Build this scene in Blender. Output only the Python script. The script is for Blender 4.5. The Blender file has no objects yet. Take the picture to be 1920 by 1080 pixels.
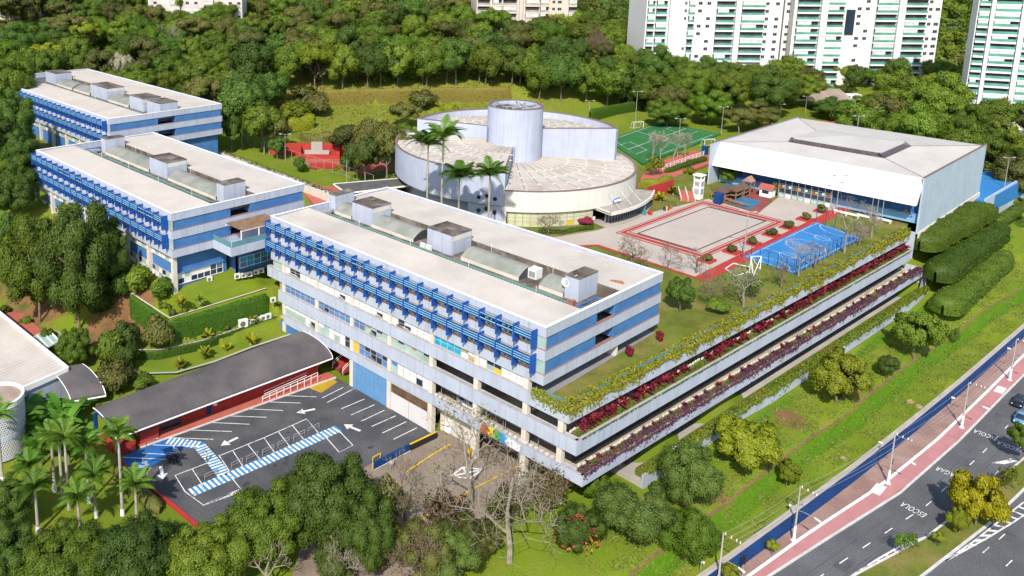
import bpy, math, random
import numpy as np
from mathutils import Vector, Matrix
D = bpy.data
SC = bpy.context.scene
COL = SC.collection
random.seed(7)
RNG = np.random.default_rng(7)

# ---------------------------------------------------------------- camera, sky, sun, exposure
PF, PPX, PPY = 1600.3576, 674.6675, 226.4881          # focal length and principal point in 1920 px
CAM = np.array([-88.59999, -62.12746, 74.65880])
_p, _r, _y = 0.2040472, 0.0073531, 0.8439514
_fw = np.array([math.cos(_y)*math.cos(_p), math.sin(_y)*math.cos(_p), -math.sin(_p)])
_r0 = np.array([math.sin(_y), -math.cos(_y), 0.0])
_u0 = np.cross(_r0, _fw)
RV = math.cos(_r)*_r0 + math.sin(_r)*_u0
UV = -math.sin(_r)*_r0 + math.cos(_r)*_u0
FV = _fw
cd = D.cameras.new('camera')
cd.sensor_width = 36.0
cd.lens = PF/1920*36.0
cd.shift_x = (960-PPX)/1920
cd.shift_y = (PPY-540)/1920
cd.clip_start = 1.0
cd.clip_end = 6000
cam = D.objects.new('camera', cd)
COL.objects.link(cam)
cam.matrix_world = Matrix(((RV[0], UV[0], -FV[0], CAM[0]), (RV[1], UV[1], -FV[1], CAM[1]),
                           (RV[2], UV[2], -FV[2], CAM[2]), (0, 0, 0, 1)))
SC.camera = cam

SUN_AZ, SUN_EL = math.radians(212.0), math.radians(43.0)     # where the sun stands, azimuth from +X
W = D.worlds.new('World'); SC.world = W; W.use_nodes = True
nt = W.node_tree; nt.nodes.clear()
bg = nt.nodes.new('ShaderNodeBackground'); wo = nt.nodes.new('ShaderNodeOutputWorld')
sk = nt.nodes.new('ShaderNodeTexSky'); sk.sky_type = 'NISHITA'; sk.sun_disc = False
sk.sun_elevation = SUN_EL; sk.sun_rotation = math.pi/2 - SUN_AZ
sk.air_density = 1.2; sk.dust_density = 1.2
bg.inputs['Strength'].default_value = 0.15
nt.links.new(sk.outputs[0], bg.inputs[0]); nt.links.new(bg.outputs[0], wo.inputs[0])
sl = D.lights.new('sun', 'SUN'); sl.energy = 4.7; sl.angle = math.radians(0.5); sl.color = (1.0, 0.935, 0.83)
so = D.objects.new('sun', sl); COL.objects.link(so)
_sd = Vector((math.cos(SUN_AZ)*math.cos(SUN_EL), math.sin(SUN_AZ)*math.cos(SUN_EL), math.sin(SUN_EL)))
so.rotation_euler = _sd.to_track_quat('Z', 'Y').to_euler()
so.location = (-150, -120, 200)
SC.view_settings.view_transform = 'Standard'
SC.view_settings.look = 'None'
SC.view_settings.exposure = 0.25
SC.view_settings.gamma = 1.0
SC.view_settings.use_curve_mapping = False
SC.render.engine = 'CYCLES'
SC.cycles.max_bounces = 6
SC.cycles.diffuse_bounces = 3
SC.cycles.transparent_max_bounces = 8

# ---------------------------------------------------------------- picking: a photo pixel (1920 wide) on a known plane
def pray(px, py):
    return FV + RV*(px-PPX)/PF - UV*(py-PPY)/PF
def G(px, py, z=0.0):
    d = pray(px, py); t = (z-CAM[2])/d[2]; p = CAM + t*d
    return (float(p[0]), float(p[1]))
def G3(px, py, z=0.0):
    x, y = G(px, py, z); return (x, y, z)
def depth(p):
    return float((np.array(p)-CAM) @ FV)
def mpp(p):                                             # metres per photo pixel at a point
    return depth(p)/PF
def HZ(py, x, y):                                       # height above the ground point x,y seen at row py
    lo, hi = -60., 200.
    for _ in range(40):
        m = (lo+hi)/2
        d = np.array((x, y, m))-CAM
        if PPY - PF*(d@UV)/(d@FV) > py: lo = m
        else: hi = m
    return m

# ---------------------------------------------------------------- materials
MATS = {}
def mat(name, rgb, rough=0.75, var=0.12, scale=0.35, spec=0.3, metal=0.0, bump=0.0, streak=0.0, rgb2=None, mix2=(0.45, 0.6), scale2=0.12,
        fine=0.0, objvar=0.0, bumpscale=6.0):
    if name in MATS: return MATS[name]
    m = D.materials.new(name); m.use_nodes = True
    n = m.node_tree.nodes; l = m.node_tree.links; b = n['Principled BSDF']
    b.inputs['Roughness'].default_value = rough
    b.inputs['Metallic'].default_value = metal
    b.inputs['Specular IOR Level'].default_value = spec
    geo = n.new('ShaderNodeNewGeometry')
    def noise(s, detail=4, src=None):
        t = n.new('ShaderNodeTexNoise'); t.inputs['Scale'].default_value = s; t.inputs['Detail'].default_value = detail
        l.new(src or geo.outputs['Position'], t.inputs['Vector']); return t.outputs['Fac']
    def mixc(fac, a, c):
        x = n.new('ShaderNodeMix'); x.data_type = 'RGBA'
        if isinstance(fac, float): x.inputs[0].default_value = fac
        else: l.new(fac, x.inputs[0])
        for i, q in ((6, a), (7, c)):
            if isinstance(q, tuple): x.inputs[i].default_value = (*q, 1)
            else: l.new(q, x.inputs[i])
        return x.outputs[2]
    def ramp(fac, a, c):
        r = n.new('ShaderNodeMapRange'); r.inputs['From Min'].default_value = a; r.inputs['From Max'].default_value = c
        l.new(fac, r.inputs['Value']); return r.outputs[0]
    lo = tuple(c*(1-var) for c in rgb); hi = tuple(min(1, c*(1+var)) for c in rgb)
    col = mixc(ramp(noise(scale), 0.3, 0.7), lo, hi)
    if rgb2: col = mixc(ramp(noise(scale2, 6), *mix2), col, rgb2)
    if fine: col = mixc(ramp(noise(3.5, 3), 0.35, 0.7), col, mixc(fine, col, (0.0, 0.0, 0.0)))
    if streak:
        mp = n.new('ShaderNodeMapping'); mp.inputs['Scale'].default_value = (1.6, 1.6, 0.09)
        l.new(geo.outputs['Position'], mp.inputs['Vector'])
        f = ramp(noise(1.0, 5, mp.outputs[0]), 0.5, 0.78)
        mm = n.new('ShaderNodeMath'); mm.operation = 'MULTIPLY'; mm.inputs[1].default_value = streak; l.new(f, mm.inputs[0])
        col = mixc(mm.outputs[0], col, tuple(c*0.35 for c in rgb))
    if objvar:
        oi = n.new('ShaderNodeObjectInfo'); h = n.new('ShaderNodeHueSaturation')
        r = n.new('ShaderNodeMapRange'); r.inputs['To Min'].default_value = 1-objvar; r.inputs['To Max'].default_value = 1+objvar
        l.new(oi.outputs['Random'], r.inputs['Value']); l.new(r.outputs[0], h.inputs['Value']); l.new(col, h.inputs['Color'])
        col = h.outputs[0]
    l.new(col, b.inputs['Base Color'])
    if bump:
        bn = n.new('ShaderNodeBump'); bn.inputs['Strength'].default_value = bump; bn.inputs['Distance'].default_value = 0.1
        l.new(noise(bumpscale, 4), bn.inputs['Height']); l.new(bn.outputs[0], b.inputs['Normal'])
    MATS[name] = m
    return m
def glass(name, rgb, rough=0.08, var=0.25, spec=0.6):
    return mat(name, rgb, rough, var, 0.25, spec)
def leafmat(name, rgb, rgb2, trans=0.35, objvar=0.30):
    if name in MATS: return MATS[name]
    m = D.materials.new(name); m.use_nodes = True
    n = m.node_tree.nodes; l = m.node_tree.links; n.remove(n['Principled BSDF'])
    geo = n.new('ShaderNodeNewGeometry'); oi = n.new('ShaderNodeObjectInfo')
    mx = n.new('ShaderNodeMix'); mx.data_type = 'RGBA'
    mx.inputs[6].default_value = (*rgb, 1); mx.inputs[7].default_value = (*rgb2, 1)
    l.new(geo.outputs['Random Per Island'], mx.inputs[0])
    h = n.new('ShaderNodeHueSaturation')
    r = n.new('ShaderNodeMapRange'); r.inputs['To Min'].default_value = 1-objvar; r.inputs['To Max'].default_value = 1+objvar
    r2 = n.new('ShaderNodeMapRange'); r2.inputs['To Min'].default_value = 0.488; r2.inputs['To Max'].default_value = 0.512
    w = n.new('ShaderNodeTexWhiteNoise'); w.noise_dimensions = '1D'
    l.new(oi.outputs['Random'], r.inputs['Value']); l.new(oi.outputs['Random'], w.inputs['W']); l.new(w.outputs['Value'], r2.inputs['Value'])
    l.new(r.outputs[0], h.inputs['Value']); l.new(r2.outputs[0], h.inputs['Hue']); l.new(mx.outputs[2], h.inputs['Color'])
    d = n.new('ShaderNodeBsdfPrincipled'); d.inputs['Roughness'].default_value = 0.55; d.inputs['Specular IOR Level'].default_value = 0.25
    t = n.new('ShaderNodeBsdfTranslucent'); s = n.new('ShaderNodeMixShader'); s.inputs[0].default_value = trans
    l.new(h.outputs[0], d.inputs['Base Color']); l.new(h.outputs[0], t.inputs['Color'])
    l.new(d.outputs[0], s.inputs[1]); l.new(t.outputs[0], s.inputs[2]); l.new(s.outputs[0], n['Material Output'].inputs['Surface'])
    MATS[name] = m
    return m

WHITE = mat('white_concrete', (0.415, 0.455, 0.555), 0.8, 0.07, 0.3, 0.2, streak=0.35)
CAP = mat('white_cap', (0.82, 0.82, 0.82), 0.6, 0.05)
RUST = mat('rust_sill', (0.30, 0.15, 0.13), 0.8)
BLUEW = mat('blue_wall_paint', (0.065, 0.185, 0.43), 0.75, 0.14, 0.5, 0.25, fine=0.15)
LBLUE = mat('pale_blue_paint', (0.12, 0.27, 0.48), 0.6, 0.08, 0.5)
FIN = mat('fin_blue', (0.008, 0.075, 0.36), 0.5, 0.12, 0.8, 0.3)
SLAT = mat('slat_sky_blue', (0.19, 0.44, 0.66), 0.4, 0.10, 0.8)
ROOF = mat('roof_sheet_metal', (0.56, 0.51, 0.46), 0.6, 0.07, 0.25, 0.3, rgb2=(0.40, 0.36, 0.325), mix2=(0.46, 0.72), scale2=0.09)
TROUGH = mat('stained_slab', (0.13, 0.105, 0.09), 0.9, 0.5, 0.35, 0.1, rgb2=(0.26, 0.23, 0.20), mix2=(0.5, 0.7), scale2=0.5)
ROOFRIB = mat('roof_rib', (0.44, 0.40, 0.365), 0.6, 0.08, 0.3)
VAULT = mat('vault_sheet', (0.235, 0.25, 0.22), 0.65, 0.14, 0.4, 0.25, rgb2=(0.30, 0.30, 0.27), scale2=0.3)
PIPE = mat('green_pipe', (0.10, 0.24, 0.22), 0.5)
CREAM = mat('cream_render', (0.62, 0.57, 0.50), 0.8, 0.08, streak=0.15)
BEIGE = mat('beige_floor', (0.46, 0.40, 0.33), 0.85, 0.12, rgb2=(0.36, 0.31, 0.26))
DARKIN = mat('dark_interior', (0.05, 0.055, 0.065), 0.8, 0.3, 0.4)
SOFFIT = mat('grey_soffit', (0.25, 0.25, 0.27), 0.9)
FRAME = mat('window_frame', (0.42, 0.40, 0.38), 0.6)
GL_BLIND = mat('white_blind', (0.72, 0.73, 0.72), 0.35, 0.06, 0.3, 0.5)
GL_GREEN = glass('green_glass', (0.33, 0.46, 0.42), 0.15)
GL_BLUE = glass('blue_glass', (0.10, 0.20, 0.42))
GL_DARK = glass('dark_glass', (0.022, 0.035, 0.06), 0.05)
GL_CYAN = mat('cyan_curtain', (0.02, 0.33, 0.52), 0.6, 0.35, 1.5)
GL_YEL = mat('yellow_panel', (0.65, 0.42, 0.03), 0.6)
GL_WARM = mat('warm_clutter', (0.35, 0.27, 0.18), 0.6, 0.6, 1.2)
RED = mat('red_paint', (0.38, 0.038, 0.03), 0.7, 0.12, 0.4)
BRICKRED = mat('red_paving', (0.42, 0.115, 0.085), 0.85, 0.15, 0.3)
YELLOW = mat('yellow_paint', (0.62, 0.40, 0.02), 0.6)
PAINT = mat('white_road_paint', (0.66, 0.66, 0.66), 0.7, 0.12, 0.8, 0.2, rgb2=(0.25, 0.25, 0.26), mix2=(.56, .68), scale2=1.1)
ASPH = mat('asphalt', (0.082, 0.084, 0.093), 0.9, 0.22, 0.12, 0.15, rgb2=(0.125, 0.124, 0.128), mix2=(.45, .68), scale2=0.16, fine=0.3)
ASPH2 = mat('road_asphalt', (0.135, 0.14, 0.15), 0.9, 0.14, 0.10, 0.15, rgb2=(0.105, 0.108, 0.115), mix2=(.42, .66), scale2=0.11, fine=0.3)
CONC = mat('concrete_slab', (0.40, 0.37, 0.34), 0.9, 0.12, 0.2, 0.15, rgb2=(0.30, 0.27, 0.24), mix2=(0.55, 0.75), scale2=0.1)
KERB = mat('kerb_stone', (0.55, 0.53, 0.52), 0.9, 0.15, 0.8)
STEEL = mat('galvanised_steel', (0.42, 0.43, 0.45), 0.5, 0.1, 1.0, 0.5, 0.4)
WHITEP = mat('white_paint', (0.80, 0.80, 0.80), 0.5, 0.05)
BLACK = mat('black_rubber', (0.02, 0.02, 0.022), 0.6)
WOOD = mat('weathered_wood', (0.24, 0.15, 0.09), 0.8, 0.3, 1.0)
DARKROOF = mat('dark_roof_sheet', (0.095, 0.085, 0.09), 0.55, 0.18, 0.3, 0.35, rgb2=(0.15, 0.13, 0.125), mix2=(.45, .7))
CAPST = mat('stone_cap', (0.36, 0.33, 0.315), 0.9, 0.15, 1.0)
TEAL = mat('teal_glass', (0.10, 0.24, 0.28), 0.15, 0.1, 0.4, 0.5)
COURTB = mat('court_blue', (0.03, 0.19, 0.47), 0.8, 0.08, 0.15)
TURF = mat('turf_green', (0.035, 0.15, 0.05), 0.95, 0.12, 0.12, 0.1)
FENCEB = mat('fence_blue', (0.008, 0.055, 0.20), 0.7, 0.18, 0.3, 0.2, fine=0.25)
BARK = mat('bark', (0.17, 0.13, 0.10), 0.95, 0.3, 1.5)
BARKP = mat('pale_bark', (0.25, 0.215, 0.175), 0.95, 0.25, 1.0)
SOIL = mat('soil', (0.20, 0.11, 0.06), 1.0, 0.3, 0.5, 0.05)
L_DARK = leafmat('leaf_dark', (0.052, 0.108, 0.015), (0.112, 0.178, 0.027))
L_MID = leafmat('leaf_mid', (0.085, 0.152, 0.012), (0.180, 0.245, 0.026))
L_BRT = leafmat('leaf_bright', (0.075, 0.155, 0.010), (0.15, 0.25, 0.022))
L_YEL = leafmat('leaf_yellow_green', (0.130, 0.180, 0.010), (0.265, 0.29, 0.020))
L_GOLD = leafmat('leaf_golden', (0.22, 0.235, 0.008), (0.43, 0.39, 0.014))
L_OLIVE = leafmat('leaf_olive', (0.090, 0.105, 0.020), (0.180, 0.180, 0.045))
L_FINE = leafmat('leaf_fine', (0.070, 0.125, 0.020), (0.145, 0.205, 0.042))
L_BRN = leafmat('leaf_brownish', (0.13, 0.08, 0.04), (0.20, 0.13, 0.06))
L_RED = leafmat('leaf_red', (0.14, 0.012, 0.028), (0.27, 0.03, 0.05))
L_PURP = leafmat('leaf_purple', (0.095, 0.024, 0.068), (0.17, 0.055, 0.12))
L_PINK = leafmat('flower_pink', (0.45, 0.04, 0.10), (0.55, 0.10, 0.16))
L_HEDGE = leafmat('leaf_hedge', (0.055, 0.105, 0.010), (0.105, 0.165, 0.018))
L_WALL = leafmat('leaf_wall', (0.045, 0.11, 0.010), (0.075, 0.155, 0.018))
L_CREEP = leafmat('leaf_creeper', (0.13, 0.16, 0.012), (0.30, 0.28, 0.02))
L_PALM = leafmat('leaf_palm', (0.05, 0.13, 0.012), (0.13, 0.23, 0.025), 0.25)
L_WHITE = leafmat('flower_white', (0.42, 0.40, 0.28), (0.55, 0.52, 0.38))

# ---------------------------------------------------------------- builders
WL = {}
def wloc(o): return WL.get(o.name, Vector((0, 0, 0)))
def tag(o, label=None, cat=None, group=None, kind=None):
    if label: o['label'] = label
    if cat: o['category'] = cat
    if group: o['group'] = group
    if kind: o['kind'] = kind
    return o
def thing(name, label, cat, loc=(0, 0, 0), group=None):
    o = D.objects.new(name, None); COL.objects.link(o); o.location = loc; o.empty_display_size = 0.5
    WL[o.name] = Vector(loc)
    return tag(o, label, cat, group)
class MB:
    def __init__(s): s.v = []; s.f = []; s.m = []
    def add(s, vs, fs, mi=0):
        k = len(s.v); s.v += [tuple(map(float, q)) for q in vs]
        for f in fs: s.f.append(tuple(i+k for i in f)); s.m.append(mi)
        return s
    def box(s, x0, y0, z0, x1, y1, z1, mi=0):
        if x0 > x1: x0, x1 = x1, x0
        if y0 > y1: y0, y1 = y1, y0
        if z0 > z1: z0, z1 = z1, z0
        return s.add([(x0,y0,z0),(x1,y0,z0),(x1,y1,z0),(x0,y1,z0),(x0,y0,z1),(x1,y0,z1),(x1,y1,z1),(x0,y1,z1)],
              [(3,2,1,0),(4,5,6,7),(0,1,5,4),(1,2,6,5),(2,3,7,6),(3,0,4,7)], mi)
    def prism(s, poly, z0, z1, mi=0, top=None):
        a = sum(poly[i][0]*poly[(i+1)%len(poly)][1]-poly[(i+1)%len(poly)][0]*poly[i][1] for i in range(len(poly)))
        if a < 0: poly = poly[::-1]
        n = len(poly)
        zb = z0 if isinstance(z0, (list, tuple)) else [z0]*n
        zt = z1 if isinstance(z1, (list, tuple)) else [z1]*n
        if a < 0:
            if isinstance(z0, (list, tuple)): zb = list(z0)[::-1]
            if isinstance(z1, (list, tuple)): zt = list(z1)[::-1]
        k = len(s.v)
        s.v += [(p[0], p[1], b) for p, b in zip(poly, zb)] + [(p[0], p[1], t) for p, t in zip(poly, zt)]
        for i in range(n):
            j = (i+1) % n; s.f.append((k+i, k+j, k+n+j, k+n+i)); s.m.append(mi)
        s.f.append(tuple(k+n+i for i in range(n))); s.m.append(mi if top is None else top)
        s.f.append(tuple(k+n-1-i for i in range(n))); s.m.append(mi)
        return s
    def seg(s, p0, p1, t, z0, z1, mi=0, side=1):
        # upright wall from p0 to p1, thickness t to the left (side 1), right (-1) or centred (0); z0/z1 may be (start, end)
        d = Vector((p1[0]-p0[0], p1[1]-p0[1])); d.normalize(); nrm = Vector((-d.y, d.x))
        a = nrm*(t if side == 1 else (0 if side == -1 else t/2)); b = nrm*(0 if side == 1 else (-t if side == -1 else -t/2))
        za = z0 if isinstance(z0, (list, tuple)) else (z0, z0); zb = z1 if isinstance(z1, (list, tuple)) else (z1, z1)
        pts = [(p0[0]+b.x, p0[1]+b.y), (p1[0]+b.x, p1[1]+b.y), (p1[0]+a.x, p1[1]+a.y), (p0[0]+a.x, p0[1]+a.y)]
        lo = (za[0], za[1], za[1], za[0]); hi = (zb[0], zb[1], zb[1], zb[0])
        return s.add([(p[0], p[1], z) for p, z in zip(pts, lo)]+[(p[0], p[1], z) for p, z in zip(pts, hi)],
              [(3,2,1,0),(4,5,6,7),(0,1,5,4),(1,2,6,5),(2,3,7,6),(3,0,4,7)], mi)
    def tube(s, p0, p1, r0, r1=None, n=6, mi=0):
        r1 = r0 if r1 is None else r1
        a = Vector(p0); b = Vector(p1); d = (b-a)
        if d.length < 1e-6: return s
        d.normalize(); u = d.orthogonal().normalized(); w = d.cross(u)
        k = len(s.v)
        for c, r in ((a, r0), (b, r1)):
            for i in range(n):
                t = 2*math.pi*i/n; q = c+u*math.cos(t)*r+w*math.sin(t)*r; s.v.append(tuple(q))
        for i in range(n):
            j = (i+1) % n; s.f.append((k+i, k+j, k+n+j, k+n+i)); s.m.append(mi)
        s.f.append(tuple(k+n+i for i in range(n))); s.m.append(mi)
        s.f.append(tuple(k+n-1-i for i in range(n))); s.m.append(mi)
        return s
    def path(s, pts, r0, r1=None, n=6, mi=0):
        r1 = r0 if r1 is None else r1; L = len(pts)-1
        for i in range(L):
            s.tube(pts[i], pts[i+1], r0+(r1-r0)*i/L, r0+(r1-r0)*(i+1)/L, n, mi)
        return s
    def cyl(s, x, y, z0, z1, r0, r1=None, n=16, mi=0): return s.tube((x, y, z0), (x, y, z1), r0, r1, n, mi)
    def lathe(s, prof, x=0, y=0, z=0, n=14, mi=0):
        k = len(s.v)
        for r, h in prof:
            for i in range(n):
                t = 2*math.pi*i/n; s.v.append((x+r*math.cos(t), y+r*math.sin(t), z+h))
        for a in range(len(prof)-1):
            for i in range(n):
                j = (i+1) % n; s.f.append((k+a*n+i, k+a*n+j, k+(a+1)*n+j, k+(a+1)*n+i)); s.m.append(mi)
        return s
    def ball(s, c, r, n=8, mi=0, sq=(1, 1, 1)):
        k = len(s.v); R = max(3, n//2)
        for a in range(R+1):
            ph = math.pi*a/R
            for i in range(n):
                t = 2*math.pi*i/n
                s.v.append((c[0]+r*sq[0]*math.sin(ph)*math.cos(t), c[1]+r*sq[1]*math.sin(ph)*math.sin(t), c[2]+r*sq[2]*math.cos(ph)))
        for a in range(R):
            for i in range(n):
                j = (i+1) % n; s.f.append((k+a*n+i, k+(a+1)*n+i, k+(a+1)*n+j, k+a*n+j)); s.m.append(mi)
        return s
    def sheet(s, pts, z=None, mi=0):
        q = [(p[0], p[1], z if z is not None else p[2]) for p in pts]
        a = sum(q[i][0]*q[(i+1)%len(q)][1]-q[(i+1)%len(q)][0]*q[i][1] for i in range(len(q)))
        if a < 0: q = q[::-1]
        return s.add(q, [tuple(range(len(q)))], mi)
    def strip(s, pts, w, z, mi=0):
        # flat ribbon of width w along pts (xy), z may be a list
        n = len(pts); k = len(s.v)
        for i, p in enumerate(pts):
            a = pts[max(0, i-1)]; b = pts[min(n-1, i+1)]
            d = Vector((b[0]-a[0], b[1]-a[1])).normalized(); nx, ny = -d.y*w/2, d.x*w/2
            zz = z[i] if isinstance(z, (list, tuple)) else z
            s.v += [(p[0]+nx, p[1]+ny, zz), (p[0]-nx, p[1]-ny, zz)]
        for i in range(n-1):
            s.f.append((k+2*i+1, k+2*i+3, k+2*i+2, k+2*i)); s.m.append(mi)
        return s
    def mesh(s, name, mats, off=(0, 0, 0), smooth=False):
        me = D.meshes.new(name)
        o = off
        me.from_pydata([(v[0]-o[0], v[1]-o[1], v[2]-o[2]) for v in s.v], [], s.f)
        for m in (mats if isinstance(mats, (list, tuple)) else [mats]): me.materials.append(m)
        if any(s.m): me.polygons.foreach_set('material_index', s.m)
        if smooth: me.polygons.foreach_set('use_smooth', [True]*len(s.f))
        me.update()
        return me
    def build(s, name, mats, parent=None, smooth=False, loc=None):
        if parent is not None: off = wloc(parent)
        elif loc is not None: off = Vector(loc)
        else:
            xs = [v[0] for v in s.v]; ys = [v[1] for v in s.v]; zs = [v[2] for v in s.v]
            off = Vector(((min(xs)+max(xs))/2, (min(ys)+max(ys))/2, min(zs)))
        o = D.objects.new(name, s.mesh(name, mats, off, smooth)); COL.objects.link(o)
        if parent is not None: o.parent = parent
        else: o.location = off
        WL[o.name] = Vector(off)
        return o
def link(me, name, parent=None, loc=(0, 0, 0), rot=None, scale=None):
    o = D.objects.new(name, me); COL.objects.link(o)
    if parent is not None:
        o.parent = parent; o.location = Vector(loc)-wloc(parent)
    else: o.location = loc
    WL[o.name] = Vector(loc)
    if rot: o.rotation_euler = rot
    if scale: o.scale = scale
    return o
_ub = {}
def pbox(name, m, parent, x0, y0, z0, x1, y1, z1):
    # a part that is one plain slab-like piece: shared unit box, scaled
    if m.name not in _ub: _ub[m.name] = MB().box(-.5, -.5, -.5, .5, .5, .5).mesh('piece_'+m.name, m)
    return link(_ub[m.name], name, parent, ((x0+x1)/2, (y0+y1)/2, (z0+z1)/2), None, (abs(x1-x0), abs(y1-y0), abs(z1-z0)))
def structure(name, mb, m, smooth=False):
    o = mb.build(name, m, None, smooth, (0, 0, 0)); o['kind'] = 'structure'; return o

# ---------------------------------------------------------------- terrain
CP = []
def cps(*a): CP.extend(a)
for x in (-70, -45, -22, -3):
    for y in (8, 25, 43): cps((x, y, -0.25))
cps((-60, 60, -0.5), (-44, 62, 0), (-30, 57, 2.3), (-15, 55.5, 2.9), (-2, 55.5, 3.3), (-2, 60, 4.6), (-12, 60.5, 4.8), (-21, 62, 5.0), (-20, 65, 10), (-10, 65, 10.1),
    (-1, 65, 10.4), (-18.5, 70, 11.6), (0, 68, 12.2), (-18, 80, 12.3), (-18.5, 100, 13), (-20, 130, 14), (5, 133, 15), (-24, 65, 5.2), (-24.5, 78, 6), (-27, 88, 5.5),
    (-30, 70, 3), (-33, 97, 2), (-31, 82, 2.2), (-40, 112, 2.5), (-29, 118, 7), (-27, 102, 7), (-50, 90, 0.5), (-52, 120, 2), (-70, 80, -1), (-66, 160, 6), (-32, 150, 12),
    (-10, 160, 15), (-4, 134, 15.5), (-4, 180, 17.5), (0, 230, 22), (44, 230, 24), (42, 180, 18.5), (42, 140, 16), (20, 128, 15))
for y in (2, 20, 40, 60): cps((13, y, -1), (22, y, 11.5), (33, y, 13.6))
for x in (10, 30, 50, 70, 90, 110): cps((x, -2-x*.05, 0.5), (x, 9, 12.8), (x, -9.0-x*.048, 0.3))
for x, y in ((12, -22), (29, -23.7), (45, -25.2), (65, -26.7), (88, -28.3), (119, -30), (160, -33), (200, -37)): cps((x, y, -2.7), (x, y-1.0, -5.5), (x, y-9, -5.5), (x, y-20, -5.5))
for x, y in ((17, -16.5), (30, -17.2), (60, -19.2), (85, -20), (113, -22), (151, -25)): cps((x, y, -1.7), (x, y-1.3, -2.7))
cps((-8, -10, -0.6), (-20, -4, -0.5), (-15, -20, -3.4), (-30, -12, -2), (-45, -5, -1.5), (-40, -30, -4), (-90, -20, -3), (-90, 40, -1), (0, -70, -5.2), (100, -90, -5.2), (250, -90, -5.2), (-80, -80, -6))
cps((124, 0, 13.8), (124, 25, 14), (165, 0, 13.5), (165, 30, 14), (60, 60, 13.8), (100, 60, 13.8), (60, 30, 13.8), (100, 30, 13.8), (128, 55, 14.2), (50, 80, 14), (50, 100, 15))
cps((120, -16.5, 0.4), (140, -18.5, 0.6), (160, -21.5, 0.8), (168, -12, 9), (180, -24, 0), (190, -5, 8), (213, -9, 8), (250, -20, 10), (250, -50, 0))
cps((155, 85, 14.6), (183, 85, 14.6), (180, 63, 14.6), (128, 62, 14.6), (112, 80, 14.8), (140, 75, 14.6), (165, 95, 15.5), (200, 75, 15), (200, 40, 14.6), (185, 20, 14), (230, 55, 15.5), (250, 62, 17))
cps((76, 141, 16), (92, 130, 16), (60, 130, 15), (60, 160, 18), (112, 157, 24.5), (90, 182, 25), (135, 143, 24.5), (157, 129, 24.5), (130, 118, 16.5), (160, 118, 20), (178, 112, 21), (190, 102, 17),
    (70, 190, 22), (215, 112, 22))
cps((150, 200, 31), (200, 165, 33), (205, 250, 38), (250, 350, 46), (100, 250, 32), (60, 300, 37), (150, 400, 48), (300, 300, 46), (350, 450, 55), (100, 500, 55), (0, 400, 46), (0, 300, 35),
    (-40, 250, 24), (-80, 200, 13), (-80, 300, 24), (-100, 400, 34), (240, 150, 30), (300, 180, 34), (260, 90, 20), (350, 180, 36), (400, 300, 50), (500, 350, 58), (300, 20, 20), (350, 60, 25),
    (400, 0, 27), (300, -60, 12), (450, 90, 32), (520, 60, 40), (600, 150, 56), (700, 100, 62), (650, -50, 50), (450, -60, 24), (450, 200, 40), (600, 300, 60), (800, 600, 75), (300, 900, 75), (-200, 900, 60), (1200, 0, 70),
    (1500, 1500, 80), (-1500, 1500, 30), (1500, -1500, 0), (-1500, -1500, -10), (-300, 300, 10), (-300, 0, -5), (0, -400, -8), (500, -400, 0))
CP = np.array(CP)
_d = np.linalg.norm(CP[:, None, :2]-CP[None, :, :2], axis=2)
_w = np.linalg.solve(_d + np.eye(len(CP))*0.02, CP[:, 2]-10.0)
def hts(xy):
    xy = np.asarray(xy, float); out = np.empty(len(xy))
    for i in range(0, len(xy), 4000):
        out[i:i+4000] = np.linalg.norm(xy[i:i+4000, None, :]-CP[None, :, :2], axis=2) @ _w + 10.0
    x, y = xy[:, 0], xy[:, 1]
    # the cut edges: avenue bed behind its wall, levelled lot, garden terraces held by the green walls
    fy = np.interp(x, [-60, -40, -15, 0, 12.5, 29.2, 44.9, 64.6, 88.2, 119, 160, 230, 400], [-14, -16.5, -19.2, -21, -22.3, -24, -25.5, -27, -28.6, -30.3, -32.5, -36, -46])
    out = np.where((y < fy+.55) & (y > fy-75) & (x > -70) & (x < 400), np.minimum(out, -5.45), out)
    out = np.where((y >= fy+.55) & (y < fy+6) & (x > -40), np.minimum(out, -2.75+(y-fy-.5)*.36), out)
    out = np.where((x > -38) & (x < 7) & (y > -1) & (y < 47.5), np.minimum(out, -.22), out)
    out = np.where((x > -41) & (x < .2) & (y >= 47.5) & (y < 52.3), np.minimum(out, -.1), out)
    yb = np.interp(x, [66, 86, 112, 156], [190, 178, 157, 128.5])
    bz = (x > 70) & (x < 156)
    out = np.where(bz & (y < yb+1.0) & (y > yb-45), np.minimum(out, 19.4-(yb-y)*.085), out)
    out = np.where(bz & (y >= yb+2.6) & (y < yb+30), np.maximum(out, 24.5), out)
    ry = np.interp(x, [-2, 17, 30, 60, 85, 113, 151, 200], [-15.6, -16.5, -17.1, -19.2, -19.9, -22.1, -25.3, -30])
    t = y-ry
    out = np.where((x > -8) & (x < 185) & (abs(t) < 7), out+.85*(np.tanh((t+.6)/.6)-np.clip(t/7, -1, 1))*np.clip((x+8)/8, 0, 1), out)
    ly = np.interp(x, [-28, -25, -19, -12, -5, 1], [68, 66.5, 63.5, 61.5, 60.2, 60.0])
    gz = (x > -32) & (x < .5) & (y > 52.5) & (y < 80)
    ins = (x > -20.7) & (y > 64.0) & (y < 140) & (x < 30)
    out = np.where(ins, np.maximum(out, 10.0), out)
    low = np.where(y < ly, np.minimum(2.7+(y-53)*.09, 3.5), 4.7+.02*(y-60))
    out = np.where(gz & ~ins & (x > -30), np.minimum(out, low), out)
    return out
def h(x, y): return float(hts([(x, y)])[0])
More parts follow.
